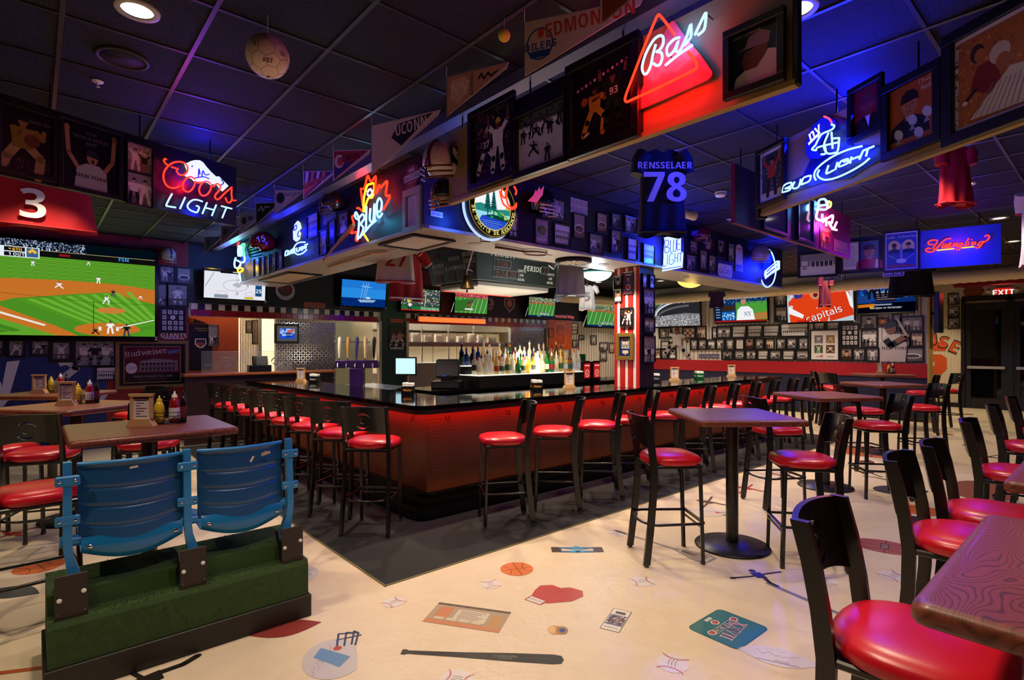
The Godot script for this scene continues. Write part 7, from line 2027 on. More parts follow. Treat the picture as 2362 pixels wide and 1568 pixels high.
func build_tvs():
	television("giant screen with a baseball game on the red wall", "baseball", Vector3(0.28, 2.495, -10.735), 0.0, 2.5, 1.405, "2", 0.5, "#d8e8a8")
	television("screen with hockey rink, number 8, above the tile band", "ice", Vector3(2.76, 2.74, -10.7), 0.0, 1.02, 0.5, "8", 0.5, "#e8ecff", 0.1)
	television("screen with a sailing boat, number 7", "boat", Vector3(5.26, 2.75, -10.7), 0.0, 1.0, 0.54, "7", 0.4, "#70b0ff", 0.1)
	television("screen with a soccer goal behind the red jersey", "goal", Vector3(6.66, 2.7, -10.7), 0.0, 1.02, 0.5, "", 0.3, "#c0d0c0", 0.1)
	television("screen with football and pink stands above the heat lamp", "gridiron", Vector3(8.1, 2.72, -10.7), 0.0, 1.0, 0.52, "", 0.3, "#d0d0b0", 0.1)
	television("small screen with players in blue behind the bell", "gridiron_b", Vector3(10.52, 2.72, -10.7), 0.0, 1.0, 0.52, "", 0.3, "#a0b0ff", 0.1)
	television("corner screen with a green football field, number 1", "field", Vector3(13.2, 2.59, -10.71), 0.0, 1.55, 0.66, "1", 0.4, "#b0d8a0", 0.1)
	television("screen with a racetrack right of the column", "race", WALL_Y.at(-8.85, 2.67, 0.2), WALL_Y.turn, 1.48, 0.83, "", 0.4, "#e0e0e0", 0.1)
	television("screen with a player in pinstripes, number 3", "pinstripe", WALL_Y.at(-6.93, 2.72, 0.2), WALL_Y.turn, 1.44, 0.81, "3", 0.4, "#b0d0ff", 0.1)
	television("screen with two hockey players in red, number 4", "hockey", WALL_Y.at(-4.97, 2.68, 0.2), WALL_Y.turn, 1.47, 0.87, "4", 0.6, "#ff9070", 0.1)
	television("screen with a sports studio, number 5", "studio", WALL_Y.at(-3.6, 2.78, 0.2), WALL_Y.turn, 1.1, 0.76, "5", 0.4, "#7090ff", 0.1)
	# small framed screen on the diamond plate
	var t := thing("small_monitor", "small framed monitor on the diamond plate panel", "monitor", Vector3(3.93, 1.9, -11.46))
	part("case", slab(-0.25, -0.2, -0.03, 0.25, 0.2, 0.0, 0.006), M.black, t)
	part("silver_frame", frame_geo(0.3, 0.21, 0.05, 0.012), mat("#8d8d8d", 0.35, 0.7), t)
	part("screen", screen("promo", 0.3, 0.21), lit_pic(), t, Vector3(0, 0, 0.004))

# ---------------------------------------------------------------- flat signs on walls and soffit
func flat_sign(called, label, f: Face, s, y, p: Pic, out := 0.006, thick := 0.006):
	var t := thing(called, label, "sign", f.at(s, y, out), f.turn)
	var back := Geo.new()
	var hull := Geometry2D.convex_hull(PackedVector2Array(Array(p.v).map(func(q): return Vector2(q.x, q.y))))
	hull.remove_at(hull.size() - 1)
	back.prism(hull, -thick, 0.0)
	part("board", back, mat("#1c1c20", 0.5), t)
	part("print", p, gloss_print, t, Vector3(0, 0, 0.001))
	return t
func build_signs():
	var p := Pic.new(1, 1)
	p.poly([Vector2(-.13, .03), Vector2(-.1, .1), Vector2(0, .13), Vector2(.1, .1), Vector2(.14, .03), Vector2(.11, -.02), Vector2(.08, -.09), Vector2(0, -.13), Vector2(-.08, -.09), Vector2(-.11, -.02)], "#7a2c44")
	p.rect(-.14, -.02, .28, .06, "#d8d4dc").text("NHL", 0, .075, .04, "#d8d4dc", f_bold).text("EASTERN", 0, .01, .045, "#2a1c2c", f_bold).text("CONFERENCE", 0, -.045, .016, "#d8d4dc", f_sans).text("* * *", 0, -.085, .03, "#d8d4dc", f_sans)
	flat_sign("shield_sign", "dark red hockey conference shield on the soffit near its corner", SOF_L, -4.46, 3.2, p)
	p = Pic.new(.39, .2, "#8d8f94")
	p.line([Vector2(-.18, -.09), Vector2(.18, -.09), Vector2(.18, .09), Vector2(-.18, .09)], .008, "#1c1c24", true).text("NEW YORK", 0, 0, .055, "#1c1c24", f_serif)
	flat_sign("plate_sign", "grey lettered plate between photos on the side soffit", SOF_L, -6.35, 3.2, p)
	p = Pic.new(.134, .05, "#dcdce0")
	p.text("FOOTBALL", 0, 0, .022, "#3a2c6a", f_bold)
	flat_sign("small_sign", "small pale FOOTBALL plate by the oval lit sign", SOF_R, 2.81, 2.84, p)
	p = Pic.new(.3, .17, "#cfc6c0")
	p.text("BOSTON", 0, .04, .055, "#a0242c", f_serif).text("RED SOX", 0, -.04, .055, "#a0242c", f_serif)
	flat_sign("team_sign", "white sign with two lines of red serif letters", SOF_R, 4.78, 3.25, p)
	p = Pic.new(1, 1)
	p.poly(rounded_rect(.23, .1, .05), "#dcdce0").text("GALAXY", 0, -.015, .085, "#1c1c34", f_sans).poly([Vector2(0, .085), Vector2(.012, .06), Vector2(0, .035), Vector2(-.012, .06)], "#1c1c34")
	flat_sign("team_sign", "white rounded sign with dark capitals on the soffit", SOF_R, 8.24, 2.83, p)
	p = Pic.new(1, 1)
	p.ell(0, 0, .16, .11, "#8c1c2c", 28).ell(-.06, -.02, .09, .07, "#20142c", 20).text("GAME", 0, .005, .055, "#e2dce6", f_bold).text("ON!", .03, -.06, .055, "#e2dce6", f_bold)
	flat_sign("team_sign", "red and black GAME ON! badge on the soffit", SOF_R, 7.68, 3.2, p)
	p = Pic.new(1, 1)
	p.poly([Vector2(-.12, -.1), Vector2(.12, -.1), Vector2(.12, .17), Vector2(.05, .22), Vector2(-.05, .22), Vector2(-.12, .17)], "#dcdce0").text("PATRIOTS", 0, .15, .04, "#a82c3c", f_bold).rect(-.13, -.22, .26, .11, "#dcdce0").rect(-.12, -.21, .24, .09, "#1c1c34").text("Football", 0, -.165, .04, "#dcdce0", f_serif)
	flat_sign("tall_sign", "tall white arched sign with dark plate below", SOF_R, 8.71, 3.08, p)
	p = Pic.new(.43, .1, "#c0502e")
	p.text("ORANGE", 0, 0, .07, "#1c1014", f_bold)
	flat_sign("team_sign", "orange plate lettered ORANGE above the tile band", WALL_TV, 4.28, 2.47, p)
	p = Pic.new(1, 1)
	p.ell(0, 0, .2, .2, "#3a3a4c", 30).ell(0, 0, .18, .18, "#b9b4b4", 30).ell(0, .02, .14, .13, "#4a3c3c", 24).text("11", 0, .02, .13, "#b02c34", f_bold).text("NEW YORK GIANTS", 0, -.13, .03, "#1c1c24", f_sans)
	flat_sign("round_badge", "round badge with red number above the tile band", WALL_TV, 3.7, 2.72, p)
	p = Pic.new(1, 1)
	p.poly([Vector2(-.12, .1), Vector2(-.16, .0), Vector2(-.1, -.15), Vector2(0, -.17), Vector2(.1, -.15), Vector2(.16, .0), Vector2(.12, .1), Vector2(.05, .16), Vector2(0, .1), Vector2(-.05, .16)], "#a07880").text("NYR", 0, -.08, .07, "#2a1424", f_bold).ell(0, .03, .05, .05, "#2a1424", 14)
	flat_sign("shield_sign", "pinkish crown-like shield left of the purple flag", WALL_TV, 8.81, 2.75, p, 0.016)
	p = Pic.new(1, 1)
	p.poly([Vector2(-.19, .18), Vector2(.19, .18), Vector2(.19, -.02), Vector2(0, -.2), Vector2(-.19, -.02)], "#9a8a8c").poly([Vector2(-.15, .15), Vector2(.15, .15), Vector2(.15, -.01), Vector2(0, -.15), Vector2(-.15, -.01)], "#4c2034").ell(0, .05, .09, .09, "#c0785a", 18)
	flat_sign("plate_sign", "home-plate shaped sign under the purple flag", WALL_TV, 9.5, 2.74, p, 0.016)
	p = Pic.new(.33, .08, "#b8402c")
	p.text("1 IN THE DISTRICT", 0, 0, .032, "#3a100c", f_bold)
	flat_sign("small_sign", "small red plate on the green pilaster", WALL_TV, 6.13, 2.215, p, 0.03)
	p = Pic.new(.97, .84, "#c8531e")
	for k in [1.0, 0.86]:
		var q := []
		for v in [[-.22, -.22], [-.14, -.3], [.14, -.3], [.22, -.22], [.22, -.02], [.14, .06], [-.08, .06], [-.08, .14], [.21, .14], [.21, .24], [.14, .32], [-.14, .32], [-.22, .24], [-.22, .04], [-.14, -.05], [.08, -.05], [.08, -.14], [-.22, -.14]]: q.append(Vector2(v[0] * k * 1.1, v[1] * k * 1.1 + 0.0))
		p.poly(q, "#e07a44" if k == 1.0 else "#b8481a")
	flat_sign("letter_panel", "orange panel with a large outlined letter beside the bottles", WALL_TV, 11.45, 1.99, p, 0.02)
	p = Pic.new(1, 1)
	p.text("GIANTS", 0, .01, .08, "#d8dade", f_bold).rect(-.15, -.05, .3, .014, "#d8dade")
	part("painted_word", p, print_mat, get_node("wall_back"), Vector3(1.83, 1.81, -10.897))
	p = Pic.new(.39, .87, "#101012")
	p.rect(-.1, .34, .22, .02, "#6a5c3a").rect(-.06, .3, .18, .02, "#6a5c3a").poly([Vector2(-.09, .16), Vector2(.09, .16), Vector2(.1, .06), Vector2(.05, .0), Vector2(0, -.02), Vector2(-.05, .0), Vector2(-.1, .06)], "#d8d8dc").poly([Vector2(-.075, .145), Vector2(.075, .145), Vector2(.08, .06), Vector2(0, .0), Vector2(-.08, .06)], "#2a2c4c").text("NFL", 0, .055, .055, "#e0602c", f_bold)
	flat_sign("shield_banner", "black banner with a football league shield on the orange wall", WALL_TV, 2.36, 1.62, p, -0.59)
	p = Pic.new(1, 1)
	p.poly([Vector2(-.16, .06), Vector2(.18, -.05), Vector2(-.16, -.06)], "#1c1410").text("B", -.09, .0, .08, "#c0602c", f_serif)
	flat_sign("wall_pennant", "small dark pennant on the orange wall under the tiles", WALL_TV, 2.3, 2.12, p, -0.59)
	p = Pic.new(.64, .12, "#232a58")
	p.line([Vector2(-.31, -.05), Vector2(.31, -.05), Vector2(.31, .05), Vector2(-.31, .05)], .006, "#c9c6d2", true).text("New York Yankees", 0, 0, .05, "#d8d6e0", f_serif)
	flat_sign("team_sign", "long blue plate with pale script on the pinstripe wall", WALL_Y, -7.93, 1.38, p, 0.016)
	p = Pic.new(1, 1)
	p.text("Detroit Red Wings", 0, 0, .075, "#ff6a70", f_serif, 0.0, 0.95)
	var dn := thing("lit_script", "glowing red team script above the orange letter panel", "lit sign", WALL_TV.at(11.6, 2.52, 0.03))
	part("backer", slab(-.36, -.06, -.02, .36, .06, 0), M.black, dn)
	part("lit_lettering", p, lit_pic(), dn, Vector3(0, 0, .002))
	for q in [[1.2, 2.655, "FANS ONLY"], [0.45, 2.655, "FANS ONLY"]]:
		p = Pic.new(.24, .075, "#c9c2d2")
		p.rect(-.112, -.03, .224, .06, "#20141c").text(q[2], 0, 0, .035, "#c9c2d2", f_bold)
		flat_sign("street_sign", "small dark street sign under the blue fascia, %s" % ["right one", "left one"][0 if q[0] > 1 else 1], FAS5, q[0], q[1], p)
	# entry: ball picture, sticker, red beam
	var E := Face.new(18.9, 0, 0, 1)
	p = Pic.new(.6, .26, "#cfc4bc")
	p.ell(0, .02, .22, .16, "#8c4438", 28).line([Vector2(-.2, .04), Vector2(.2, .04)], .01, "#5c2420")
	flat_sign("ball_picture", "picture of a brown ball above the glass doors", E, -2.76, 3.1, p, 0.08)
	p = Pic.new(.62, .09, "#b09a78")
	p.ell(-.25, 0, .035, .035, "#2c2420", 14).rect(-.17, .01, .14, .02, "#3a2c20").rect(.02, -.03, .28, .06, "#7a2c34")
	flat_sign("sticker_sign", "tan bumper sticker strip over the glass doors", E, -2.5, 2.87, p, 0.08)
	struct("trim_2", slab(18.3, 3.22, -3.1, 18.5, 3.34, 0.5), mat("#9c1418", 0.5))
	# brewery mirror with stadium
	var m := thing("brewery_mirror", "gilt framed red mirror with white script and a stadium", "mirror", WALL_TV.at(1.526, 1.33, 0.006), 0.0)
	part("gilt_frame", frame_geo(.93, .69, .055, .04), mat("#8f7748", 0.35, 0.4), m)
	p = Pic.new(.93, .69, "#0b0809")
	p.rect(-.4, -.15, .8, .44, "#5c0c12").flecks(-.38, .02, .3, .25, 30, .02, ["#6e1a3c", "#4a0c20", "#7a2434"], rng)
	p.text("Budweiser", -.1, .2, .085, "#d8d2d4", f_serif, .12)
	p.poly([Vector2(-.2, -.12), Vector2(-.18, .05), Vector2(0, .1), Vector2(.25, .08), Vector2(.36, .03), Vector2(.36, -.12)], "#7c6a70")
	for i in 9: p.rect(-.16 + i * .055, -.1, .03, .05, "#201418").rect(-.16 + i * .055, -.02, .03, .05, "#201418")
	p.rect(-.18, .04, .54, .012, "#b8a8ac").poly([Vector2(.2, .22), Vector2(.38, .25), Vector2(.38, .2), Vector2(.22, .17)], "#4a6a8c")
	p.ell(-.3, -.06, .08, .09, "#d4d0d8", 24).text("Yankees", -.3, -.06, .035, "#8c2430", f_serif, .2)
	p.text("YANKEE STADIUM 1923 - 2008", 0, -.2, .03, "#a8a2a4", f_sans).rect(-.2, -.255, .4, .01, "#4a4446")
	p.line([Vector2(-.4, -.3), Vector2(.4, -.3), Vector2(.4, .3), Vector2(-.4, .3)], .008, "#b8a25a", true)
	part("mirror_print", p, gloss_print, m, Vector3(0, 0, .006))
	part("backing", slab(-.465, -.345, 0, .465, .345, .004), M.black, m)
	# two printed figures cut out along their outline
	for q in [[-8.93, 1.72, 1.0, "cutout print of a pitcher stretching his arm on the pinstripe wall", 3], [-3.49, 1.8, 1.05, "cutout print of a batter with dark helmet on the pinstripe wall", 1]]:
		p = Pic.new(1, 1)
		if q[4] == 3: p.man(0, -.48, .98, "#b8aeb4", "#9a8f98", "#6e4a40", "#7a2c34", 3)
		else:
			p.poly([Vector2(-.25, -.5), Vector2(-.27, -.1), Vector2(-.12, .12), Vector2(.12, .12), Vector2(.25, -.1), Vector2(.22, -.5)], "#b4aab2")
			p.line([Vector2(-.15, .0), Vector2(-.05, -.14), Vector2(.2, .02)], .14, "#1c1c2c").line([Vector2(.05, -.06), Vector2(.24, .06)], .09, "#7a5244").ell(-.05, .24, .1, .14, "#6e4a40", 20)
			p.poly([Vector2(-.18, .22), Vector2(-.17, .36), Vector2(-.05, .42), Vector2(.06, .38), Vector2(.07, .28), Vector2(.0, .27)], "#20243c").line([Vector2(.24, .08), Vector2(.05, .5)], .05, "#a8a2a8").text("NEW YORK", .02, -.2, .07, "#3a3a4c", f_bold)
		flat_sign("player_cutout", q[3], WALL_Y, q[0], q[1], p, 0.05, 0.002).get_node("board").queue_free()

# ---------------------------------------------------------------- cloth, helmets, balls
func jersey(called, label, at: Vector3, turn, w, h, col, trim, num, word, num_col, sleeve := 1.0):
	var t := thing(called, label, "jersey", at, turn)
	var g := Geo.new()
	for side in [1, -1]:
		var rows := []
		for j in 11:
			var v := j / 10.0
			var row := []
			for i in 17:
				var u := i / 16.0
				var x = (u - .5) * w * lerpf(0.8, 1.0, v)
				var y = h * (.5 - v)
				if v < .15: y -= absf(u - .5) * h * .16
				if v == 0.0 and absf(u - .5) < .18: y -= h * .07 * (1.0 - absf(u - .5) / .18)
				var fold := .012 * sin(u * 19.0 + v * 3.0 + w * 40.0) + .01 * sin(u * 7.0 - v * 6.0)
				row.append(Vector3(x, y - .015 * sin(u * 9.0) * v, side * .06 * sqrt(sin(u * PI)) * (0.5 + .5 * v) + fold * v))
			if side < 0: row.reverse()
			rows.append(row)
		g.sheet(rows)
	part("body", g, mat(col, 0.75), t)
	for s in [-1, 1]:
		var a = Vector3(s * w * .36, h * .42, 0)
		var b = Vector3(s * w * (.36 + .26 * sleeve), h * .42 - h * .22, .01)
		part("sleeve", Geo.new().tube([a, a.lerp(b, .5) + Vector3(s * .012, .02, .0), b], [h * .1, h * .1, h * .085], 10), mat(col, 0.75), t)
		part("cuff", Geo.new().tube([b, b + (b - a).normalized() * .02], h * .088, 10), mat(trim, 0.7), t)
	part("hem_band", slab(-w * .49, -h * .485, -.045, w * .49, -h * .455, .074, .01), mat(trim, 0.7), t)
	part("hanger", Geo.new().tube([Vector3(-w * .36, h * .4, 0), Vector3(0, h * .5, 0), Vector3(w * .36, h * .4, 0)], .006, 6).tube([Vector3(0, h * .5, 0), Vector3(0, maxf(h * .56, CEIL - .02 - at.y), 0)], .003, 5), M.steel, t)
	if num:
		var p := Pic.new(1, 1)
		p.text(num, 0, -h * (.16 if w > .9 else 0.0), h * (.46 if w > .9 else .34), num_col, f_bold)
		if word: p.text(word, 0, h * .24, h * .075, num_col, f_bold)
		part("lettering", p, print_mat, t, Vector3(0, .02 * h, .085))
	return t
func helmet(called, label, at: Vector3, turn, shell, mask, stripe, r := 0.14, tilt := 0.0, mark := "", mark_col := "#1c1c1c"):
	var t := thing(called, label, "helmet", at, turn)
	t.rotation.x = tilt
	var g := Geo.new()
	var rows := []
	for j in 13:
		var b = PI * 0.5 - PI * 0.72 * j / 12.0
		var row := []
		for i in 28:
			var a = TAU * i / 28.0
			var rr = r * cos(b)
			var p = Vector3(sin(a) * rr * .86, sin(b) * r, cos(a) * rr * 1.05)
			if p.z > 0 and p.y < -r * .15: p.z *= 0.45
			row.append(p)
		row.reverse()
		rows.append(row)
	g.sheet(rows, true)
	part("shell", g, mat(shell, 0.18, 0.0, 0.6), t)
	if stripe: part("stripe", Geo.new().tube(range(15).map(func(i): var a = -0.35 + 2.9 * i / 14.0; return Vector3(0, sin(a) * r * 1.0, cos(a) * r * 1.05)), r * .09, 5), mat(stripe, 0.3), t)
	for s in [-1, 1]: part("ear_hole", Geo.new().lathe([Vector2(r * .1, 0), Vector2(0, .004)], 10, Transform3D(Basis(Vector3.BACK, -s * PI / 2), Vector3(s * r * .84, -r * .15, 0))), M.black, t)
	for k in 3:
		var y = -r * (.25 + .25 * k)
		part("face_bar", Geo.new().tube(range(9).map(func(i): var a = -1.25 + 2.5 * i / 8.0; return Vector3(sin(a) * r * .86, y - .1 * r * cos(a), cos(a) * r * 1.45 - r * .1)), r * .045, 6), mat(mask, 0.35), t)
	part("face_bar", Geo.new().tube([Vector3(0, r * .25, r * 1.0), Vector3(0, -r * .1, r * 1.3), Vector3(0, -r * .85, r * 1.35)], r * .045, 6), mat(mask, 0.35), t)
	if mark:
		for s in [-1, 1]:
			var p := Pic.new(1, 1)
			if mark == "@bird": p.poly([Vector2(-.5, .4), Vector2(.5, .5), Vector2(.45, -.35), Vector2(-.55, -.4)].map(func(q): return q * r), mark_col).poly([Vector2(-.2, .4), Vector2(.2, .15), Vector2(.05, .05), Vector2(.25, -.3), Vector2(-.1, -.1), Vector2(-.3, .1)].map(func(q): return q * r), "#d8ccc8")
			elif mark == "@wing": p.poly([Vector2(-.6, -.3), Vector2(.1, -.4), Vector2(.5, .1), Vector2(.55, .75), Vector2(.3, .45), Vector2(.2, .7), Vector2(.05, .35), Vector2(-.05, .5), Vector2(-.2, .1)].map(func(q): return q * r), mark_col)
			elif mark == "@jump": p.poly([Vector2(-.5, .1), Vector2(-.1, .1), Vector2(0, .4), Vector2(.1, .15), Vector2(.5, .3), Vector2(.15, -.05), Vector2(.3, -.4), Vector2(0, -.1), Vector2(-.3, -.3)].map(func(q): return q * r), mark_col)
			else: p.text(mark, 0, 0, r * .5, mark_col, f_bold)
			part("mark", p, print_mat, t, Vector3(s * r * .88, r * .2, 0)).rotation.y = s * PI / 2
	return t
func pennant(label, ax, az, tx, tz, y, h, field: Pic, droop := 0.05):
	var d := Vector2(tx - ax, tz - az)
	var f := Face.new(ax, az, d.x, d.y)
	var t := thing("pennant", label, "pennant", f.at(0, y), f.turn, "pennants under the ceiling")
	part("cloth", Geo.new().prism([Vector2(0, 0), Vector2(d.length(), -droop * .3), Vector2(d.length() * .97, -droop), Vector2(0, -h)], -.003, -.0005), mat("#b8a8a4", 0.8), t)
	part("print", field, print_mat, t)
	part("string", Geo.new().tube([Vector3(0, 0, 0), Vector3(0, CEIL - y - .012, 0)], .0015, 4), M.white, t)
func tri_pic(len_, h, col, edge, inner := 0.86) -> Pic:
	var p := Pic.new(1, 1)
	p.poly([Vector2(0, 0), Vector2(len_, -.02), Vector2(0, -h)], edge)
	p.poly([Vector2(.01, -.008), Vector2(len_ * .93, -.021), Vector2(.01, -h * .95)], col)
	return p
func build_hanging():
	var p := tri_pic(.66, .38, "#c9b9b4", "#c9b9b4")
	p.poly([Vector2(.27, -.04), Vector2(.6, -.02), Vector2(.3, -.21), Vector2(.2, -.13)], "#14161f").text("UCONN", .39, -.08, .085, "#d0c4c4", f_bold, .06, .72)
	pennant("white and navy college pennant hanging before the soffit", 1.98, -3.9, 2.2, -3.274, 3.33, .38, p)
	p = tri_pic(.62, .285, "#c4a89c", "#c4a89c")
	p.ell(.085, -.13, .075, .085, "#1c3a78", 28).ell(.085, -.13, .066, .076, "#c4a89c", 28).text("OILERS", .085, -.14, .04, "#1c3a78", f_bold).rect(.03, -.2, .11, .035, "#1c3a78").ell(.09, -.075, .018, .026, "#c0381c", 12).text("EDMONTON", .35, -.06, .075, "#b83a1c", f_bold, .05, .8)
	pennant("white pennant with orange city name and round emblem", 1.963, -2.127, 2.24, -1.57, 3.33, .285, p)
	p = tri_pic(.45, .25, "#b08a80", "#a07468")
	p.poly([Vector2(.04, -.03), Vector2(.15, -.03), Vector2(.17, -.1), Vector2(.1, -.19), Vector2(.03, -.15)], "#c8a89c").text("NY", .1, -.1, .08, "#d8c4bc", f_serif).text("BASEBALL", .19, -.085, .022, "#3a2420", f_bold, PI / 2).line([Vector2(.24, -.07), Vector2(.26, -.04), Vector2(.28, -.075), Vector2(.31, -.045), Vector2(.33, -.07), Vector2(.37, -.05)], .012, "#1c1414")
	pennant("pinkish baseball pennant above the helmet", 1.984, -2.885, 2.14, -2.46, 3.33, .25, p)
	p = tri_pic(.36, .27, "#8c2a34", "#c4b4b8")
	p.poly([Vector2(.01, -.14), Vector2(.2, -.1), Vector2(.01, -.25)], "#26307a").ell(.06, -.1, .045, .06, "#c9b4b4", 14).ell(.07, -.1, .03, .04, "#a83a40", 12).text("EXPOS", .17, -.07, .05, "#1c1420", f_bold, .1, .8)
	pennant("red and blue baseball pennant before the soffit", 1.974, -4.612, 2.19, -4.33, 3.33, .27, p)
	p = tri_pic(.34, .27, "#26345c", "#b8a8ac")
	for i in 4: p.poly([Vector2(.03 + i * .06, -.01), Vector2(.06 + i * .06, -.012), Vector2(.05 + i * .055, -.1), Vector2(.02 + i * .055, -.12)], "#c9702c" if i % 2 else "#d0c4c4")
	p.poly([Vector2(.01, -.12), Vector2(.25, -.05), Vector2(.01, -.24)], "#c06a2c").text("ISLANDERS", .1, -.12, .035, "#1c1c2c", f_bold, .35)
	pennant("blue and orange striped hockey pennant", 1.987, -5.348, 2.19, -5.09, 3.33, .27, p)
	p = tri_pic(.34, .27, "#b0a49c", "#9a8e88")
	p.ell(.07, -.09, .05, .06, "#20242c", 16).text("Chargers", .2, -.05, .04, "#2a2a34", f_serif, .05)
	pennant("pale pennant with a dark helmet print", 1.986, -6.184, 2.2, -5.93, 3.33, .27, p)
	p = tri_pic(.36, .26, "#14201c", "#8a948c")
	p.line([Vector2(.04, -.1), Vector2(.08, -.04), Vector2(.1, -.1), Vector2(.14, -.05), Vector2(.2, -.06)], .014, "#9aa49c")
	pennant("dark green pennant between two pale ones", 2.0, -6.9, 2.18, -6.6, 3.33, .26, p)
	for q in [[-7.6, "#7a8a90", "teal and grey"], [-8.5, "#5c4c48", "brown"], [-9.5, "#3a4460", "slate blue"]]:
		p = tri_pic(.36, .27, q[1], "#a89c98")
		p.ell(.08, -.09, .04, .05, "#1c2430", 12).rect(.14, -.09, .08, .05, "#2c5a60")
		pennant("%s pennant far along the soffit" % q[2], 2.0, q[0], 2.18, q[0] + .3, 3.33, .27, p)
	p = tri_pic(.4, .24, "#8c2a1c", "#b8a49c")
	p.rect(.05, -.1, .06, .07, "#d0c4bc")
	pennant("red pennant at the very top edge above the triangle neon", 1.97, -1.62, 2.12, -1.25, 3.33, .2, p)
	# jerseys
	jersey("white_jersey", "white jersey number 27 hanging behind the soffit", Vector3(3.5, 2.72, -6.24), -.45, .5, .56, "#d8d0cc", "#a82c30", "27", "CLAIR", "#a01c24")
	jersey("red_jersey", "red jersey with white hem behind the white one", Vector3(3.85, 2.62, -6.55), -.15, .5, .72, "#a01418", "#e0d8d4", "", "", "")
	jersey("grey_jersey", "light grey buttoned jersey hanging beside the dartboard", Vector3(5.62, 2.62, -5.15), -.7, .42, .6, "#a8b0bc", "#8d96a4", "", "", "")
	jersey("small_jersey", "small tan jersey hanging by the column", Vector3(6.55, 2.4, -5.65), -.8, .26, .4, "#b8aaa0", "#8a7c74", "5", "", "#5c4c48")
	jersey("football_jersey", "black football jersey number 78 hanging before the bar", Vector3(3.86, 2.88, -2.53), -.72, .4, .72, "#0a0c1c", "#0a0c1c", "78", "RENSSELAER", "#d8d8dc", .5)
	jersey("number_jersey", "red jersey with white 3 hanging before the big screen", Vector3(.0, 3.05, -6.9), 0.0, 1.0, .62, "#b80f16", "#b80f16", "3", "", "#e8e4e0", .6)
	jersey("hanging_jersey", "red jersey hung sideways behind the second fascia", Vector3(5.85, 3.06, -.98), -.7, .3, .52, "#c01020", "#c01020", "", "", "", .2)
	jersey("white_red_jersey", "white jersey with red trim at the picture's edge", Vector3(7.75, 2.88, -.68), .35, .45, .85, "#d2c8d8", "#b02030", "", "", "", .6)
	jersey("dark_jersey", "black jersey hanging below the blue fascia", Vector3(11.6, 2.82, -2.55), -1.1, .7, .62, "#070812", "#070812", "", "", "", .3)
	jersey("purple_jersey", "small purple jersey near the pinstripe player screen", Vector3(12.4, 2.78, -6.6), -.9, .34, .4, "#3a1c5c", "#3a1c5c", "", "", "", .5)
	jersey("maroon_jersey", "maroon jersey hanging before the red hockey screen", Vector3(10.6, 2.62, -3.6), -1.0, .2, .55, "#7a1c34", "#a83c4c", "", "", "", .3)
	# helmets
	helmet("white_helmet", "white football helmet with black emblem on the first fascia's end", Vector3(2.32, 3.0, -3.44), -1.2, "#c8b8b4", "#5c1c1c", "#4a1c1c", .155, .15, "@bird", "#14141c")
	helmet("orange_helmet", "dark helmet with orange rim below the white one", Vector3(2.42, 2.8, -3.53), -1.4, "#14182c", "#c07a2c", "", .12, .2)
	helmet("red_helmet", "shiny red helmet number 15 on the side soffit", SOF_L.at(-8.35, 3.13, .16), -2.0, "#9c0c18", "#16161c", "", .17, .3, "15", "#e0dce0")
	helmet("dark_helmet", "dark helmet high on the side soffit by the leaf neon", SOF_L.at(-5.93, 3.24, .13), -1.8, "#1c1418", "#5c3c2c", "", .13, .2)
	helmet("winged_helmet", "black helmet with violet wing on the front soffit", SOF_R.at(4.01, 3.13, .15), .4, "#0a0a12", "#b8b0cc", "", .15, .1, "@wing", "#c49ad8")
	helmet("crimson_helmet", "crimson helmet with pale letters right of the blue neon", SOF_R.at(7.29, 3.24, .13), -.4, "#8c1424", "#20141c", "", .13, .1, "RPI", "#c8c0d0")
	helmet("pale_helmet", "pale grey helmet beside the oval neon ring", SOF_R.at(9.1, 3.17, .17), -.9, "#a8a4b8", "#c4c0d4", "", .17, .1, "@jump", "#1c1c34")
	helmet("striped_helmet", "white helmet with dark stripe on the red wall strip", WALL_TV.at(1.73, 3.18, .12), .2, "#c8c4c8", "#b8b4b8", "#1c2440", .13, .2)
	# balls
	var sb := thing("soccer_ball", "autographed pale soccer ball hanging from the ceiling", "ball", Vector3(.954, 3.175, -3.08))
	part("ball", Geo.new().blob(Vector3.ZERO, Vector3.ONE * .11, 28, 18), mat("#d8bfae", 0.45), sb)
	var phi := (1.0 + sqrt(5.0)) / 2.0
	var vs := []
	for base in [[0.0, 1.0, 3.0 * phi], [1.0, 2.0 + phi, 2.0 * phi], [phi, 2.0, 2.0 * phi + 1.0]]:
		for rot in 3:
			for s in 8:
				var q := Vector3(base[0] * (1 if s & 1 else -1), base[1] * (1 if s & 2 else -1), base[2] * (1 if s & 4 else -1))
				var v := Vector3(q[rot], q[(rot + 1) % 3], q[(rot + 2) % 3])
				if not vs.any(func(o): return o.distance_to(v) < .01): vs.append(v)
	var seams := Geo.new()
	for i in vs.size():
		for k in range(i + 1, vs.size()):
			if absf(vs[i].distance_to(vs[k]) - 2.0) < .05:
				var a: Vector3 = vs[i].normalized() * .1103
				var b: Vector3 = vs[k].normalized() * .1103
				seams.tube([a, ((a + b) * .5).normalized() * .1103, b], .0011, 4, false, false)
	part("seam", seams, mat("#7a5c50", 0.6), sb)
	for q in [["AST", .0, .0], ["32", .5, .7], ["5", .7, -.6], ["9", -.9, .3]]:
		var tp := Pic.new(1, 1)
		tp.text(q[0], 0, 0, .022, "#3a1c20", f_bold)
		var tn = part("mark", tp, print_mat, sb)
		var dir := Basis(UP, -.3 + q[2]) * (Basis(Vector3.RIGHT, .6 - q[1]) * Vector3(0, 0, .112))
		tn.position = dir
		tn.basis = Basis.looking_at(-dir, UP)
	part("string", Geo.new().tube([Vector3(0, .11, 0), Vector3(0, CEIL - 3.175 - .012, 0)], .002, 4), M.white, sb)
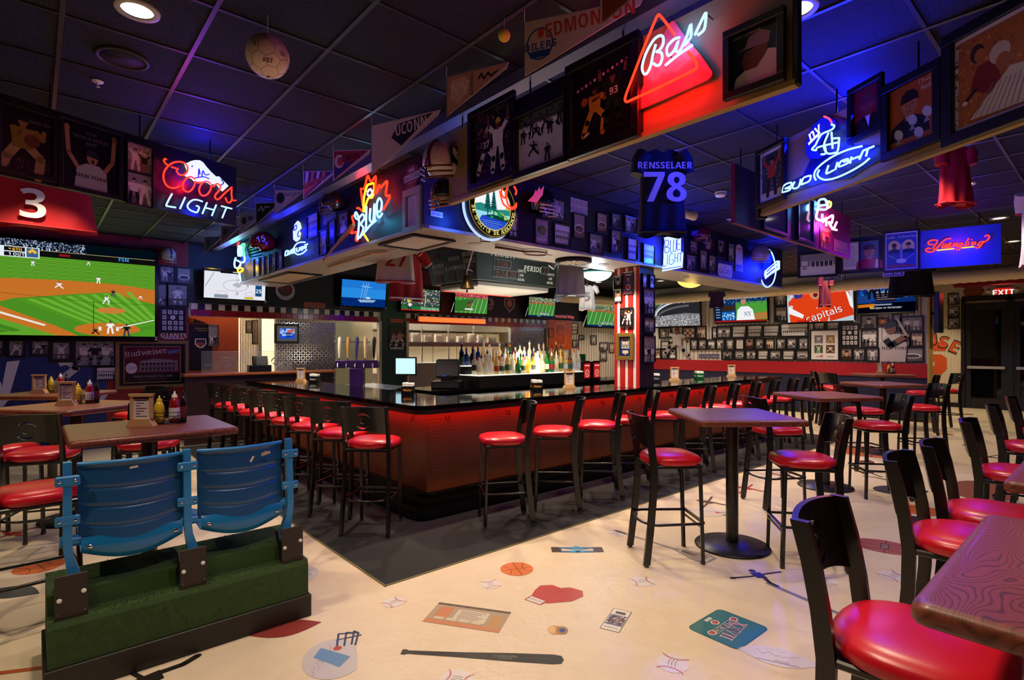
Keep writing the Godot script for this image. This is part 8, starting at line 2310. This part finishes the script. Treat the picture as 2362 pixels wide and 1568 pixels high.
	var yb := thing("tennis_ball", "small yellow ball hanging beside the orange-lettered pennant", "ball", Vector3(1.925, 3.3, -2.25))
	part("ball", Geo.new().blob(Vector3.ZERO, Vector3.ONE * .034, 18, 12), mat("#c9b432", 0.85), yb)
	part("string", Geo.new().tube([Vector3(0, .033, 0), Vector3(0, CEIL - 3.3 - .012, 0)], .002, 4), M.white, yb)
	# bats, sticks, racket, dartboard and lit panels on the soffit
	var bt := thing("wooden_bat", "wooden baseball bat leaning across the side soffit", "bat", SOF_L.at(-5.95, 2.8, .05), SOF_L.turn)
	var bp := []
	var br := []
	for q in [[-.42, .014], [-.4, .014], [-.38, .011], [-.1, .014], [.15, .026], [.36, .031], [.4, .02]]:
		bp.append(Vector3(q[0], q[0] * .34, .02)); br.append(q[1])
	part("bat_body", Geo.new().tube(bp, br, 12), mat("#a86a34", 0.35), bt)
	var lp := thing("ceiling_art_panel", "black framed panel of pale mesh under the side soffit, far one", "panel", Vector3(2.98, 2.69, -8.6))
	part("frame", frame_geo(.42, 1.3, .04, .02), M.black, lp).rotation.x = PI / 2
	part("mesh_panel", slab(-.21, -.008, -.65, .21, 0, .65), mat("#c9b48c", 0.5), lp)
	lp = thing("ceiling_art_panel", "black framed white panel under the soffit at its corner", "panel", Vector3(2.96, 2.69, -4.85))
	part("frame", frame_geo(.42, .62, .04, .02), M.black, lp).rotation.x = PI / 2
	part("mesh_panel", slab(-.21, -.008, -.31, .21, 0, .31), mat("#d0ccc4", 0.5), lp)
	var hs := thing("hockey_stick", "wooden hockey stick fixed under the side soffit", "stick", Vector3(2.88, 2.672, -6.4))
	part("shaft", Geo.new().bar(Vector3(0, 0, .7), Vector3(.06, 0, -.6), .03, .02, .003), mat("#b07a48", 0.4), hs)
	part("blade", Geo.new().bar(Vector3(.0, 0, .7), Vector3(.12, 0, .9), .07, .012, .003), mat("#c08c58", 0.4), hs)
	var rk := thing("tennis_racket", "wooden tennis racket fixed under the front soffit", "racket", Vector3(4.05, 2.672, -4.45))
	part("head", Geo.new().tube(Pic.oval(.22, 0, .15, .11, 28).map(func(v): return Vector3(v.x, 0, v.y)), .01, 8, true), mat("#8a4c2c", 0.35), rk)
	part("handle", Geo.new().tube([Vector3(.07, 0, 0), Vector3(-.36, 0, 0)], [.012, .017], 8), mat("#6e3a24", 0.4), rk)
	var strings := Geo.new()
	for i in 9:
		var xx := .1 + i * .03
		var hz := .1 * sqrt(maxf(0.0, 1.0 - pow((xx - .22) / .14, 2.0)))
		strings.bar(Vector3(xx, 0, -hz), Vector3(xx, 0, hz), .002, .002)
	part("strings", strings, M.white, rk)
	var db := thing("dartboard", "round dartboard fixed flat under the front soffit", "dartboard", Vector3(5.02, 2.655, -4.55))
	part("board", Geo.new().lathe([Vector2(0, 0), Vector2(.225, 0), Vector2(.225, .035), Vector2(0, .035)], 32), mat("#16130f", 0.7), db)
	for i in 20:
		var sec := Pic.new(1, 1)
		sec.poly([Vector2.ZERO, Vector2.from_angle(TAU * i / 20) * .17, Vector2.from_angle(TAU * (i + 1) / 20) * .17], "#b89a6a" if i % 2 else "#1a1713")
		part("segment", sec, print_mat, db, Vector3(0, -.001, 0)).rotation.x = PI / 2
	# scoreboard over the back bar
	var sc := thing("scoreboard", "dark hanging scoreboard with red digits above the back bar", "scoreboard", Vector3(4.9, 0, -6.34))
	var sg := Geo.new()
	var lo := [Vector3(0, 2.62, 0), Vector3(1.7, 2.62, 0), Vector3(1.7, 2.62, -1.2), Vector3(0, 2.62, -1.2)]
	var hi := [Vector3(-.12, 3.36, .12), Vector3(1.82, 3.36, .12), Vector3(1.82, 3.36, -1.32), Vector3(-.12, 3.36, -1.32)]
	sg.flat()
	for i in 4: sg.face([lo[i], lo[(i + 1) % 4], hi[(i + 1) % 4], hi[i]], Vector3(.85, 3, -.6))
	sg.face(lo, Vector3(.85, 3, -.6)); sg.face(hi, Vector3(.85, 3, -.6))
	part("housing", sg, mat("#15211f", 0.45), sc)
	part("lower_skirt", slab(.08, 2.53, -1.1, 1.6, 2.62, -.1, .02), mat("#9a948c", 0.5), sc)
	var txt := func(p2: Pic, s, x, y, size, col): p2.text(s, x, y, size, col, f_bold)
	var fp := Pic.new(1, 1)
	for q in [["PENALTY", .45, .02, .085], ["PERIOD", 1.1, -.14, .085], ["SHOTS\nON\nGOAL", .86, -.26, .04], ["SHOTS\nON\nGOAL", 1.5, -.26, .04]]: txt.call(fp, q[0], q[1], q[2], q[3], "#c9d0c8")
	for q in [[.45, -.12, "1:06", .17], [.45, -.27, "0:24", .17], [.68, -.27, "26", .12], [1.35, -.14, "2", .08], [1.0, .05, "5:17", .3]]:
		fp.rect(q[0] - q[3], q[1] - .06, q[3] * 2, .12, "#7a8480").rect(q[0] - q[3] + .008, q[1] - .052, q[3] * 2 - .016, .104, "#10100e")
		txt.call(fp, q[2], q[0], q[1], .09, "#5c3a30")
	var ff = part("front_lettering", fp, print_mat, sc, Vector3(0, 3.0, .07))
	ff.rotation.x = .16
	var lp2 := Pic.new(1, 1)
	for q in [["BONUS", -.95, -.1, .07], ["FOULS", -.95, -.19, .07], ["PLAYER", -.62, -.17, .06], ["FOULS", -.36, -.17, .06], ["PERIOD", -.5, -.03, .06], ["BONUS", -.12, .0, .07], ["FOULS", -.12, -.1, .07]]: txt.call(lp2, q[0], q[1], q[2], q[3], "#c9d0c8")
	for q in [[-1.0, .06, "85", .1], [-.6, .17, "8:20", .2], [-.12, .17, "1", .1], [-.95, -.3, "8", .09], [-.62, -.3, "25", .1], [-.36, -.3, "3", .06], [-.14, -.24, "9", .09]]:
		lp2.rect(q[0] - q[3], q[1] - .07, q[3] * 2, .14, "#7a8480").rect(q[0] - q[3] + .008, q[1] - .062, q[3] * 2 - .016, .124, "#10100e")
		txt.call(lp2, q[2], q[0], q[1], .11, "#7a2c20")
	var lf = part("side_lettering", lp2, print_mat, sc, Vector3(-.068, 3.0, 0))
	lf.rotation = Vector3(.16, -PI / 2, 0)
	part("hanger_rod", Geo.new().tube([Vector3(.85, 3.36, -.6), Vector3(.85, CEIL - .014, -.6)], .02, 8), M.black, sc)
	area(Vector3(5.74, 2.5, -6.95), Vector3.DOWN, 1.3, .8, "#ff5a48", 0.25)
	part("lit_strip", slab(.1, 2.524, -1.08, 1.58, 2.529, -1.0), glow("#ff5040", 0.8), sc)
	# bell, bowls, duct, tube
	var be := thing("brass_bell", "dark brass bell on a white bracket behind the front soffit", "bell", Vector3(3.72, 2.28, -5.0))
	part("bell_body", Geo.new().lathe([Vector2(.085, 0), Vector2(.075, .02), Vector2(.055, .06), Vector2(.045, .12), Vector2(.02, .15), Vector2(0, .15)], 20), mat("#5c4a2c", 0.3, 0.8), be)
	part("clapper", Geo.new().tube([Vector3(0, .08, 0), Vector3(0, -.03, 0)], .006, 6).blob(Vector3(0, -.03, 0), Vector3.ONE * .014, 10, 8), mat("#b89a5c", 0.3, 0.8), be)
	part("bracket", Geo.new().tube(curve([0, .15, 0, .2, .04, .22, .08, .2], 0).map(func(v): return Vector3(v.x, v.y, .0)), .007, 6).tube([Vector3(0, .2, 0), Vector3(0, .46, .13)], .008, 6), M.white, be)
	for q in [[Vector3(6.25, 2.72, -5.2), "white glowing bowl lamp with teal rim left of the column", Color(0.9, 0.96, 1.0), "#1c8a8c", .22], [Vector3(9.1, 2.86, -5.35), "yellow glowing bowl lamp behind the front soffit", Color(1.0, 0.85, 0.4), "#8c7a2c", .24]]:
		var bl := thing("bowl_lamp", q[1], "lamp", q[0])
		var pr := []
		for i in 9: pr.append(Vector2(sin(PI / 2 * i / 8.0) * q[4], -cos(PI / 2 * i / 8.0) * q[4] * .6))
		part("lit_bowl", Geo.new().lathe(pr, 24), glow(q[2], 1.3), bl)
		part("rim", Geo.new().tube(Pic.oval(0, 0, q[4], q[4], 28).map(func(v): return Vector3(v.x, 0, v.y)), .015, 6, true), mat(q[3], 0.3), bl)
		part("stem", Geo.new().tube([Vector3(0, 0, 0), Vector3(0, CEIL - q[0].y - .014, 0)], .012, 6), M.black, bl)
		omni(q[0] + Vector3(0, -.2, 0), q[2], .35, .1)
	for q in [[Vector3(14.05, 3.05, -10.6), Vector3(14.05, 3.05, -.5), "long pale spiral duct along the pinstripe wall"], [Vector3(10.9, 3.02, -10.45), Vector3(13.85, 3.02, -10.45), "short pale spiral duct in the far corner"]]:
		var du := thing("spiral_duct", q[2], "duct", q[0])
		var v: Vector3 = q[1] - q[0]
		var n := int(v.length() / .05)
		var pts := []
		var rr := []
		for i in n + 1:
			pts.append(v * (float(i) / n)); rr.append(.135 if i % 3 else .147)
		part("duct_pipe", Geo.new().tube(pts, rr, 20), mat("#c9b694", 0.4, 0.2), du)
		for i in 4: part("strap", Geo.new().tube([v * (.1 + .26 * i) + Vector3(0, .13, 0), v * (.1 + .26 * i) + Vector3(0, CEIL - q[0].y - .014, 0)], .006, 5), M.black, du)
	var wt := thing("hanging_tube", "white capped tube hanging near the ceiling behind the black jersey", "tube", Vector3(5.0, 3.1, -3.35))
	part("pipe", Geo.new().tube([Vector3(-.1, .03, -.05), Vector3(.55, -.02, .12)], .045, 14), M.white, wt)
	part("end_cap", Geo.new().tube([Vector3(.53, -.018, .115), Vector3(.57, -.021, .125)], .05, 14), M.white, wt)
	for xx in [0.0, .45]: part("wire", Geo.new().tube([Vector3(xx, .03, 0.0 + xx * .2), Vector3(xx, CEIL - 3.1 - .014, xx * .2)], .002, 4), M.steel, wt)
	# devices in the ceiling
	var cs := thing("ceiling_speaker", "dark round speaker grille in the ceiling at the left", "speaker", Vector3(.42, CEIL - .004, -4.14))
	part("ring", Geo.new().tube(Pic.oval(0, 0, .13, .13, 32).map(func(v): return Vector3(v.x, -.006, v.y)), .012, 8, true), mat("#2a2220", 0.5), cs)
	part("grille", Geo.new().lathe([Vector2(0, -.008), Vector2(.12, -.008), Vector2(.12, 0)], 28), mat("#0c0a0a", 0.7), cs)
	for q in [[.33, -4.6, "at the left"], [3.66, -3.95, "above the front soffit"], [7.3, -3.7, "near the fourth fascia"], [-.1, -3.05, "at the far left"]]:
		var sp := thing("sprinkler", "white ceiling sprinkler head " + str(q[2]), "sprinkler", Vector3(q[0], CEIL - .012, q[1]))
		part("plate", Geo.new().lathe([Vector2(0, -.008), Vector2(.03, -.006), Vector2(.034, 0)], 16), M.white, sp)
		part("head", Geo.new().lathe([Vector2(0, -.04), Vector2(.014, -.038), Vector2(.006, -.034), Vector2(.006, -.008)], 10), M.white, sp)
	var sd := thing("smoke_detector", "white smoke detector on the ceiling behind the black jersey", "detector", Vector3(5.95, CEIL - .012, -3.12))
	part("base", Geo.new().lathe([Vector2(0, -.05), Vector2(.05, -.05), Vector2(.06, -.03), Vector2(.065, 0)], 20), M.white, sd)
	part("vent_ring", Geo.new().lathe([Vector2(.058, -.035), Vector2(.062, -.03), Vector2(.062, -.02)], 20), mat("#8a8a8a", 0.5), sd)

# ---------------------------------------------------------------- things on the counters and tables
func menu_stand(label, at: Vector3, turn):
	var t := thing("menu_stand", label, "menu stand", at, turn, "wooden menu stands")
	var w := mat("#c9a06a", 0.5)
	part("foot", Geo.new().prism([Vector2(-.085, 0), Vector2(.085, 0), Vector2(.055, .05), Vector2(-.055, .05)], -.035, .035), w, t)
	for s in [-1, 1]: part("post", slab(s * .06 - .011, .05, -.012, s * .06 + .011, .2, .012, .002), w, t)
	part("head_rail", Geo.new().prism([Vector2(-.07, .2), Vector2(.07, .2), Vector2(.08, .22), Vector2(-.08, .22)], -.016, .016), w, t)
	var p := Pic.new(.1, .15, "#d8d2d2")
	p.rect(-.05, .06, .1, .015, "#4a3a6c")
	for i in 7: p.rect(-.035, .045 - i * .018, .07 - .02 * (i % 3), .007, "#8c3a4c" if i % 2 else "#5c5a7c")
	part("menu_card", p, gloss_print, t, Vector3(0, .125, .004))
	part("card_back", slab(-.05, .05, -.004, .05, .2, .003), M.white, t)
func squeeze(called, label, at, body, cap, h, r, lab_col := ""):
	var t := thing(called, label, "bottle", at, 0.0)
	part("body", Geo.new().lathe([Vector2(0, 0), Vector2(r, .0), Vector2(r * 1.04, h * .1), Vector2(r, h * .55), Vector2(r * .85, h * .68), Vector2(r * .5, h * .8), Vector2(0, h * .8)], 18), mat(body, 0.3), t)
	part("cap", Geo.new().lathe([Vector2(r * .55, h * .8), Vector2(r * .5, h * .88), Vector2(r * .2, h * .92), Vector2(r * .12, h), Vector2(0, h)], 14), mat(cap, 0.4), t)
	if lab_col: part("paper_label", Geo.new().lathe([Vector2(r * 1.05, h * .14), Vector2(r * 1.03, h * .48)], 18), mat(lab_col, 0.5), t)
func caddy(where: String, at: Vector3, turn, full := true):
	var t := thing("wire_caddy", "black wire condiment caddy " + where, "caddy", at, turn, "wire caddies")
	for y in [.004, .03, .055, .08]:
		part("hoop", Geo.new().tube(Pic.oval(0, 0, .115, .07, 24).map(func(v): return Vector3(v.x, y, v.y)), .0028, 5, true), M.black, t)
	for i in 8:
		var a := TAU * i / 8.0
		part("upright", Geo.new().tube([Vector3(cos(a) * .115, 0, sin(a) * .07), Vector3(cos(a) * .115, .082, sin(a) * .07)], .0025, 5), M.black, t)
	part("floor_wire", Geo.new().box(Vector3(0, .003, 0), Vector3(.2, .004, .1)), M.black, t)
	part("handle", Geo.new().tube([Vector3(0, .0, -.055), Vector3(0, .2, -.055)], .004, 6).tube(Pic.oval(0, 0, .02, .03, 18).map(func(v): return Vector3(v.x, .23 + v.y, -.055)), .004, 6, true), M.black, t)
	var b := Basis(UP, turn)
	squeeze("mustard_bottle", "yellow mustard squeeze bottle in the caddy " + where, at + b * Vector3(-.05, .006, .015), "#d8b81c", "#d8b81c", .19, .032, "#c9a818")
	squeeze("ketchup_bottle", "red ketchup bottle with white cap in the caddy " + where, at + b * Vector3(.045, .006, .01), "#8c0f10", "#e6e2dc", .22, .034, "#d8d4d0")
	squeeze("sauce_bottle", "dark sauce bottle in the caddy " + where, at + b * Vector3(.092, .006, -.02), "#1c0c0a", "#101010", .23, .02, "#7a1c14")
	if full: squeeze("pepper_shaker", "small shaker with steel top in the caddy " + where, at + b * Vector3(-.095, .006, .02), "#3a3440", "#b0b0b0", .1, .016)
func napkin_holder(label, at: Vector3, turn, col, word_col):
	var t := thing("napkin_caddy", label, "napkin holder", at, turn, "napkin caddies on the bar")
	part("tray", slab(-.07, 0, -.06, .07, .1, .06, .004), mat(col, 0.35), t)
	part("napkins", Geo.new().box(Vector3(-.03, .115, 0), Vector3(.06, .04, .1), .004).box(Vector3(.035, .112, 0), Vector3(.06, .035, .1), .004), M.white, t)
	var p := Pic.new(1, 1)
	p.line([Vector2(-.05, .035), Vector2(-.035, .055), Vector2(-.025, .03), Vector2(-.01, .05), Vector2(0, .03), Vector2(.015, .05), Vector2(.025, .03), Vector2(.05, .048)], .009, word_col)
	part("lettering", p, print_mat, t, Vector3(0, .01, .0605))
	var p2 := Pic.new(1, 1)
	p2.line([Vector2(-.045, .035), Vector2(-.03, .055), Vector2(-.02, .03), Vector2(0, .05), Vector2(.015, .03), Vector2(.045, .048)], .009, word_col)
	part("lettering", p2, print_mat, t, Vector3(-.0705, .01, 0)).rotation.y = -PI / 2
func build_small():
	menu_stand("wooden menu stand on the near left table", Vector3(.56, 1.07, -4.46), -.55)
	caddy("on the near left table", Vector3(.72, 1.07, -4.5), -.5)
	menu_stand("wooden menu stand on the middle left table", Vector3(.24, 1.07, -6.55), -.55)
	caddy("on the middle left table", Vector3(.38, 1.07, -6.66), -.5)
	menu_stand("wooden menu stand on the far left table", Vector3(.06, 1.07, -8.55), -.55)
	caddy("on the far left table", Vector3(.22, 1.07, -8.6), -.5)
	menu_stand("wooden menu stand at the far end of the side counter", Vector3(3.2, 1.07, -8.7), -1.0)
	menu_stand("wooden menu stand on the front counter left of the column", Vector3(5.4, 1.07, -4.97), -.4)
	menu_stand("wooden menu stand on the front counter right of the column", Vector3(7.95, 1.07, -4.97), -.6)
	menu_stand("wooden menu stand near the end of the front counter", Vector3(9.85, 1.07, -4.95), -.7)
	menu_stand("wooden menu stand on the farthest high table", Vector3(13.15, 1.07, -3.42), 1.0)
	caddy("on the farthest high table", Vector3(13.4, 1.07, -3.3), -.6, false)
	napkin_holder("black napkin caddy at the far end of the side counter", Vector3(3.28, 1.07, -8.35), -.8, "#0c0c0e", "#c9c4bc")
	napkin_holder("black napkin caddy with orange script on the side counter", Vector3(3.25, 1.07, -5.5), -.7, "#0c0c0e", "#d88a24")
	napkin_holder("black napkin caddy with orange script on the front counter", Vector3(4.78, 1.07, -4.96), -.5, "#0c0c0e", "#d88a24")
	napkin_holder("green napkin caddy on the front counter", Vector3(8.7, 1.07, -4.96), -.6, "#0c5a2c", "#cfe0d0")
	napkin_holder("dark napkin caddy behind the column", Vector3(7.4, 1.07, -4.98), -.6, "#1c1c20", "#c9c4bc")
	# till
	var t := thing("till", "black point-of-sale till with tilted screen on the back bar", "till", Vector3(4.42, 1.04, -6.4), -.75)
	part("drawer_box", slab(-.2, 0, -.2, .2, .1, .2, .006), M.black, t)
	part("drawer_face", slab(-.18, .015, .2, .18, .085, .206), mat("#1c1c1c", 0.4), t)
	part("monitor", Geo.new().box(Vector3(0, .27, -.02), Vector3(.34, .27, .07), .02, Basis(Vector3.RIGHT, -.25)), mat("#101013", 0.35), t)
	part("stand", Geo.new().box(Vector3(0, .13, 0), Vector3(.18, .1, .16), .02), M.black, t)
	part("status_light", slab(-.05, .17, .085, -.02, .185, .09), glow("#2040ff", 1.0), t)
	var lt := thing("lit_monitor", "white glowing monitor seen behind the till", "monitor", Vector3(4.15, 1.0, -7.1), -.9)
	part("screen", slab(-.15, .22, 0, .15, .45, .004), glow(Color(0.75, 0.92, 1.0), 1.1), lt)
	part("case", slab(-.17, .2, -.03, .17, .47, -.001, .006), M.black, lt)
	part("stand", Geo.new().bar(Vector3(0, 0, -.02), Vector3(0, .22, -.02), .06, .03).box(Vector3(0, .006, 0), Vector3(.2, .012, .16)), M.black, lt)
	# beer taps
	var tp := thing("tap_tower", "purple and steel beer tap tower with five handles", "beer tap", Vector3(3.7, 1.0, -7.75), -.7)
	part("column", slab(-.1, 0, -.08, .1, .3, .08, .01), mat("#2c1a4a", 0.15), tp)
	part("head", slab(-.32, .3, -.07, .32, .42, .07, .01), mat("#2c1a4a", 0.15), tp)
	var hc := ["#d8d4cc", "#c08a44", "#3a2a6c", "#d0b890", "#0c0c0c"]
	for i in 5:
		var x := -.26 + i * .13
		var hd = part("tap_handle", Geo.new().tube([Vector3(x, .45, .05), Vector3(x, .56, .04), Vector3(x, .72, .02), Vector3(x, .77, .015)], [.014, .022, .03, .018], 10), mat(hc[i], 0.35), tp)
		part("ferrule", Geo.new().tube([Vector3(x, .42, .05), Vector3(x, .46, .05)], .011, 8), M.chrome, hd)
		part("spout", Geo.new().tube([Vector3(x, .37, .06), Vector3(x, .37, .12), Vector3(x, .31, .14)], .011, 8), M.chrome, tp)
	# ledge with glass guards
	var lg := thing("wooden_ledge", "dark half wall with a wood cap at the far end of the bar", "half wall", Vector3(1.87, 0, -10.2))
	part("panel", slab(0, 0, -.1, 2.51, 1.13, 0), mat("#24120b", 0.5), lg)
	part("wood_cap", slab(-.03, 1.13, -.25, 2.55, 1.18, .06, .012), M.trimwood, lg)
	for q in [[.25, 1.0], [1.12, 1.75]]:
		var gl := thing("glass_guard", "clear glass guard with white swirl on the ledge, %s" % ["by the orange wall", "by the register"][0 if q[0] < 1 else 1], "glass panel", Vector3(1.87 + q[0], 1.18, -10.28))
		part("pane", slab(0, 0, 0, q[1] - q[0], .36, .008), clear("#dfeaea", 0.08), gl)
		part("top_edge", slab(0, .36, -.002, q[1] - q[0], .366, .01), clear("#eef6f4", 0.5), gl)
		var sw := Pic.new(1, 1)
		sw.arc(.4, .17, .12, .07, .3, 3.3, .018, "#d8d4d0").arc(.42, .15, .12, .06, 3.4, 6.2, .018, "#d8d4d0").arc(.43, .16, .05, .03, 1.2, 5.6, .012, "#d8d4d0")
		part("swirl_mark", sw, print_mat, gl, Vector3(-.02, .02, .009))
	var rg := thing("register", "black register on the ledge beside the corridor", "till", Vector3(3.05, 1.18, -10.3))
	part("base", slab(-.18, 0, -.14, .18, .12, .1, .01), M.black, rg)
	part("display", Geo.new().box(Vector3(.02, .2, -.03), Vector3(.26, .16, .05), .01, Basis(Vector3.RIGHT, -.3)), mat("#141418", 0.3), rg)
	# kitchen pass: shelves, plates, hood, heat lamp
	var ks := thing("pass_shelf", "steel pass-through shelves behind the back bar", "shelf")
	part("upper_shelf", slab(6.4, 1.72, -11.6, 9.6, 1.75, -11.1), M.steel, ks)
	part("pass_counter", slab(6.4, 1.2, -11.7, 9.6, 1.25, -10.95), M.steel, ks)
	part("lower_front", slab(6.4, 0, -11.0, 9.6, 1.2, -10.97), M.steel, ks)
	part("ticket_rail", slab(6.4, 1.64, -11.1, 9.6, 1.72, -11.08), mat("#8f8b84", 0.3, 0.8), ks)
	for x in [7.2, 8.0, 8.8]: part("shelf_post", slab(x, 1.25, -11.58, x + .03, 2.2, -11.55), M.steel, ks)
	part("left_shelf", slab(5.0, 1.72, -11.8, 5.7, 1.75, -11.3), M.steel, ks)
	part("left_counter", slab(5.0, 1.2, -11.9, 5.7, 1.25, -11.2), M.steel, ks)
	part("left_back", slab(5.0, 0.0, -12.4, 6.3, 2.3, -12.35), mat("#b8b0a2", 0.25, 0.7), ks)
	var pm := Geo.new()
	for k in 11:
		pm.lathe([Vector2(.05, .018 * k), Vector2(.12, .018 * k + .006), Vector2(.13, .018 * k + .014), Vector2(.11, .018 * k + .012)], 20, Transform3D(), false)
	var pmesh := pm.mesh()
	for i in 9:
		var ps := thing("plate_stack", "stack of white plates, %s from the green pilaster" % ORD[i], "plates", Vector3(6.6 + i * .33, 1.75, -11.3 - .05 * (i % 2)), .4 * i, "plate stacks on the pass")
		part("plates", pmesh, M.white, ps).scale.y = [1.0, 1.15, .9, 1.0, .7, .8, 1.2, 1.0, .7][i]
	var hd := thing("kitchen_hood", "bright steel hood and line behind the pass", "hood", Vector3(0, 0, 0))
	part("hood_body", slab(6.2, 2.1, -14.3, 11.5, 2.6, -12.9), M.steel, hd)
	for i in 6: part("wall_panel", slab(6.3 + i * .85, .9, -13.6, 7.13 + i * .85, 2.05, -13.55), mat("#cfc4ae", 0.3, 0.4), hd)
	part("line_counter", slab(6.3, 0, -13.5, 11.4, .95, -12.8), M.steel, hd)
	var hl := thing("heat_lamp", "long orange glowing heat lamp bar over the pass", "heat lamp", Vector3(7.63, 2.27, -10.78))
	part("lit_bar", slab(-.95, -.055, -.02, .95, .055, .03, .01), glow(Color(1.0, 0.36, 0.16), 2.2), hl)
	part("housing", slab(-1.0, -.05, -.09, 1.0, .08, -.02), M.steel, hl)
	area(Vector3(7.63, 2.18, -10.75), Vector3(0, -1, .4), 1.8, .06, "#ff7a40", .6)
	# red liqueur machines at the end of the back bar
	for i in 2:
		var mc := thing("drink_machine", "small red lit drink machine, %s at the end of the bottles" % ["left one", "right one"][i], "machine", Vector3(7.15 + i * .26, 1.04, -6.25))
		part("body", slab(-.1, 0, -.12, .1, .34, .08, .01), mat("#16060a", 0.3), mc)
		part("lit_panel", slab(-.08, .05, .08, .08, .3, .085), glow("#c81418", 0.7), mc)
		var lg2 := Pic.new(1, 1)
		lg2.arc(0, -.04, .05, .06, 0, TAU, .01, "#ffb0a0", 20).line([Vector2(-.03, 0), Vector2(0, -.08), Vector2(.03, 0)], .008, "#ffb0a0").rect(-.06, .085, .12, .015, "#ffd8cc")
		part("lit_mark", lg2, lit_pic(), mc, Vector3(0, .17, .087))
		if i == 0:
			for k in 3: part("green_bottle", Geo.new().tube([Vector3(-.05 + k * .05, .34, -.02), Vector3(-.05 + k * .05, .46, -.02)], .02, 8), mat("#0c5c2c", 0.15), mc)
	# speaker-like dark screen seen edge-on at the end of the pinstripe wall
	var es := thing("edge_screen", "black television seen edge-on at the end of the pinstripe wall", "television", Vector3(14.6, 2.35, -2.72))
	part("housing", slab(-.2, -.42, -.05, .2, .45, .05, .01), mat("#08060a", 0.3), es)
	part("arm", Geo.new().bar(Vector3(.0, 0, -.05), Vector3(0, 0, -.12), .06, .06), M.black, es)

func _ready():
	# camera
	var cam := Camera3D.new()
	cam.name = "camera"
	add_child(cam)
	cam.projection = Camera3D.PROJECTION_FRUSTUM
	cam.near = 0.05; cam.far = 80.0
	cam.size = 0.05 * 1568.0 / 1256.0
	cam.frustum_offset = Vector2(0, 0.05 * 19.0 / 1256.0)
	cam.position = Vector3(0, 1.6, 0)
	cam.rotation.y = -atan2(0.661, 0.7505)
	cam.current = true
	# environment and exposure
	var we := WorldEnvironment.new()
	we.name = "environment"
	var e := Environment.new()
	e.background_mode = Environment.BG_COLOR
	e.background_color = Color(0.0, 0.0, 0.0)
	e.tonemap_mode = Environment.TONE_MAPPER_LINEAR
	e.tonemap_exposure = 1.0
	e.sdfgi_enabled = true; e.ssao_enabled = true; e.ssil_enabled = true
	we.environment = e
	add_child(we)
	rng.seed = 5
	make_materials()
	build_lights()
	build_shell()
	build_bar()
	build_furniture()
	build_fascias()
	build_photos()
	build_neon()
	build_tvs()
	build_signs()
	build_hanging()
	build_small()
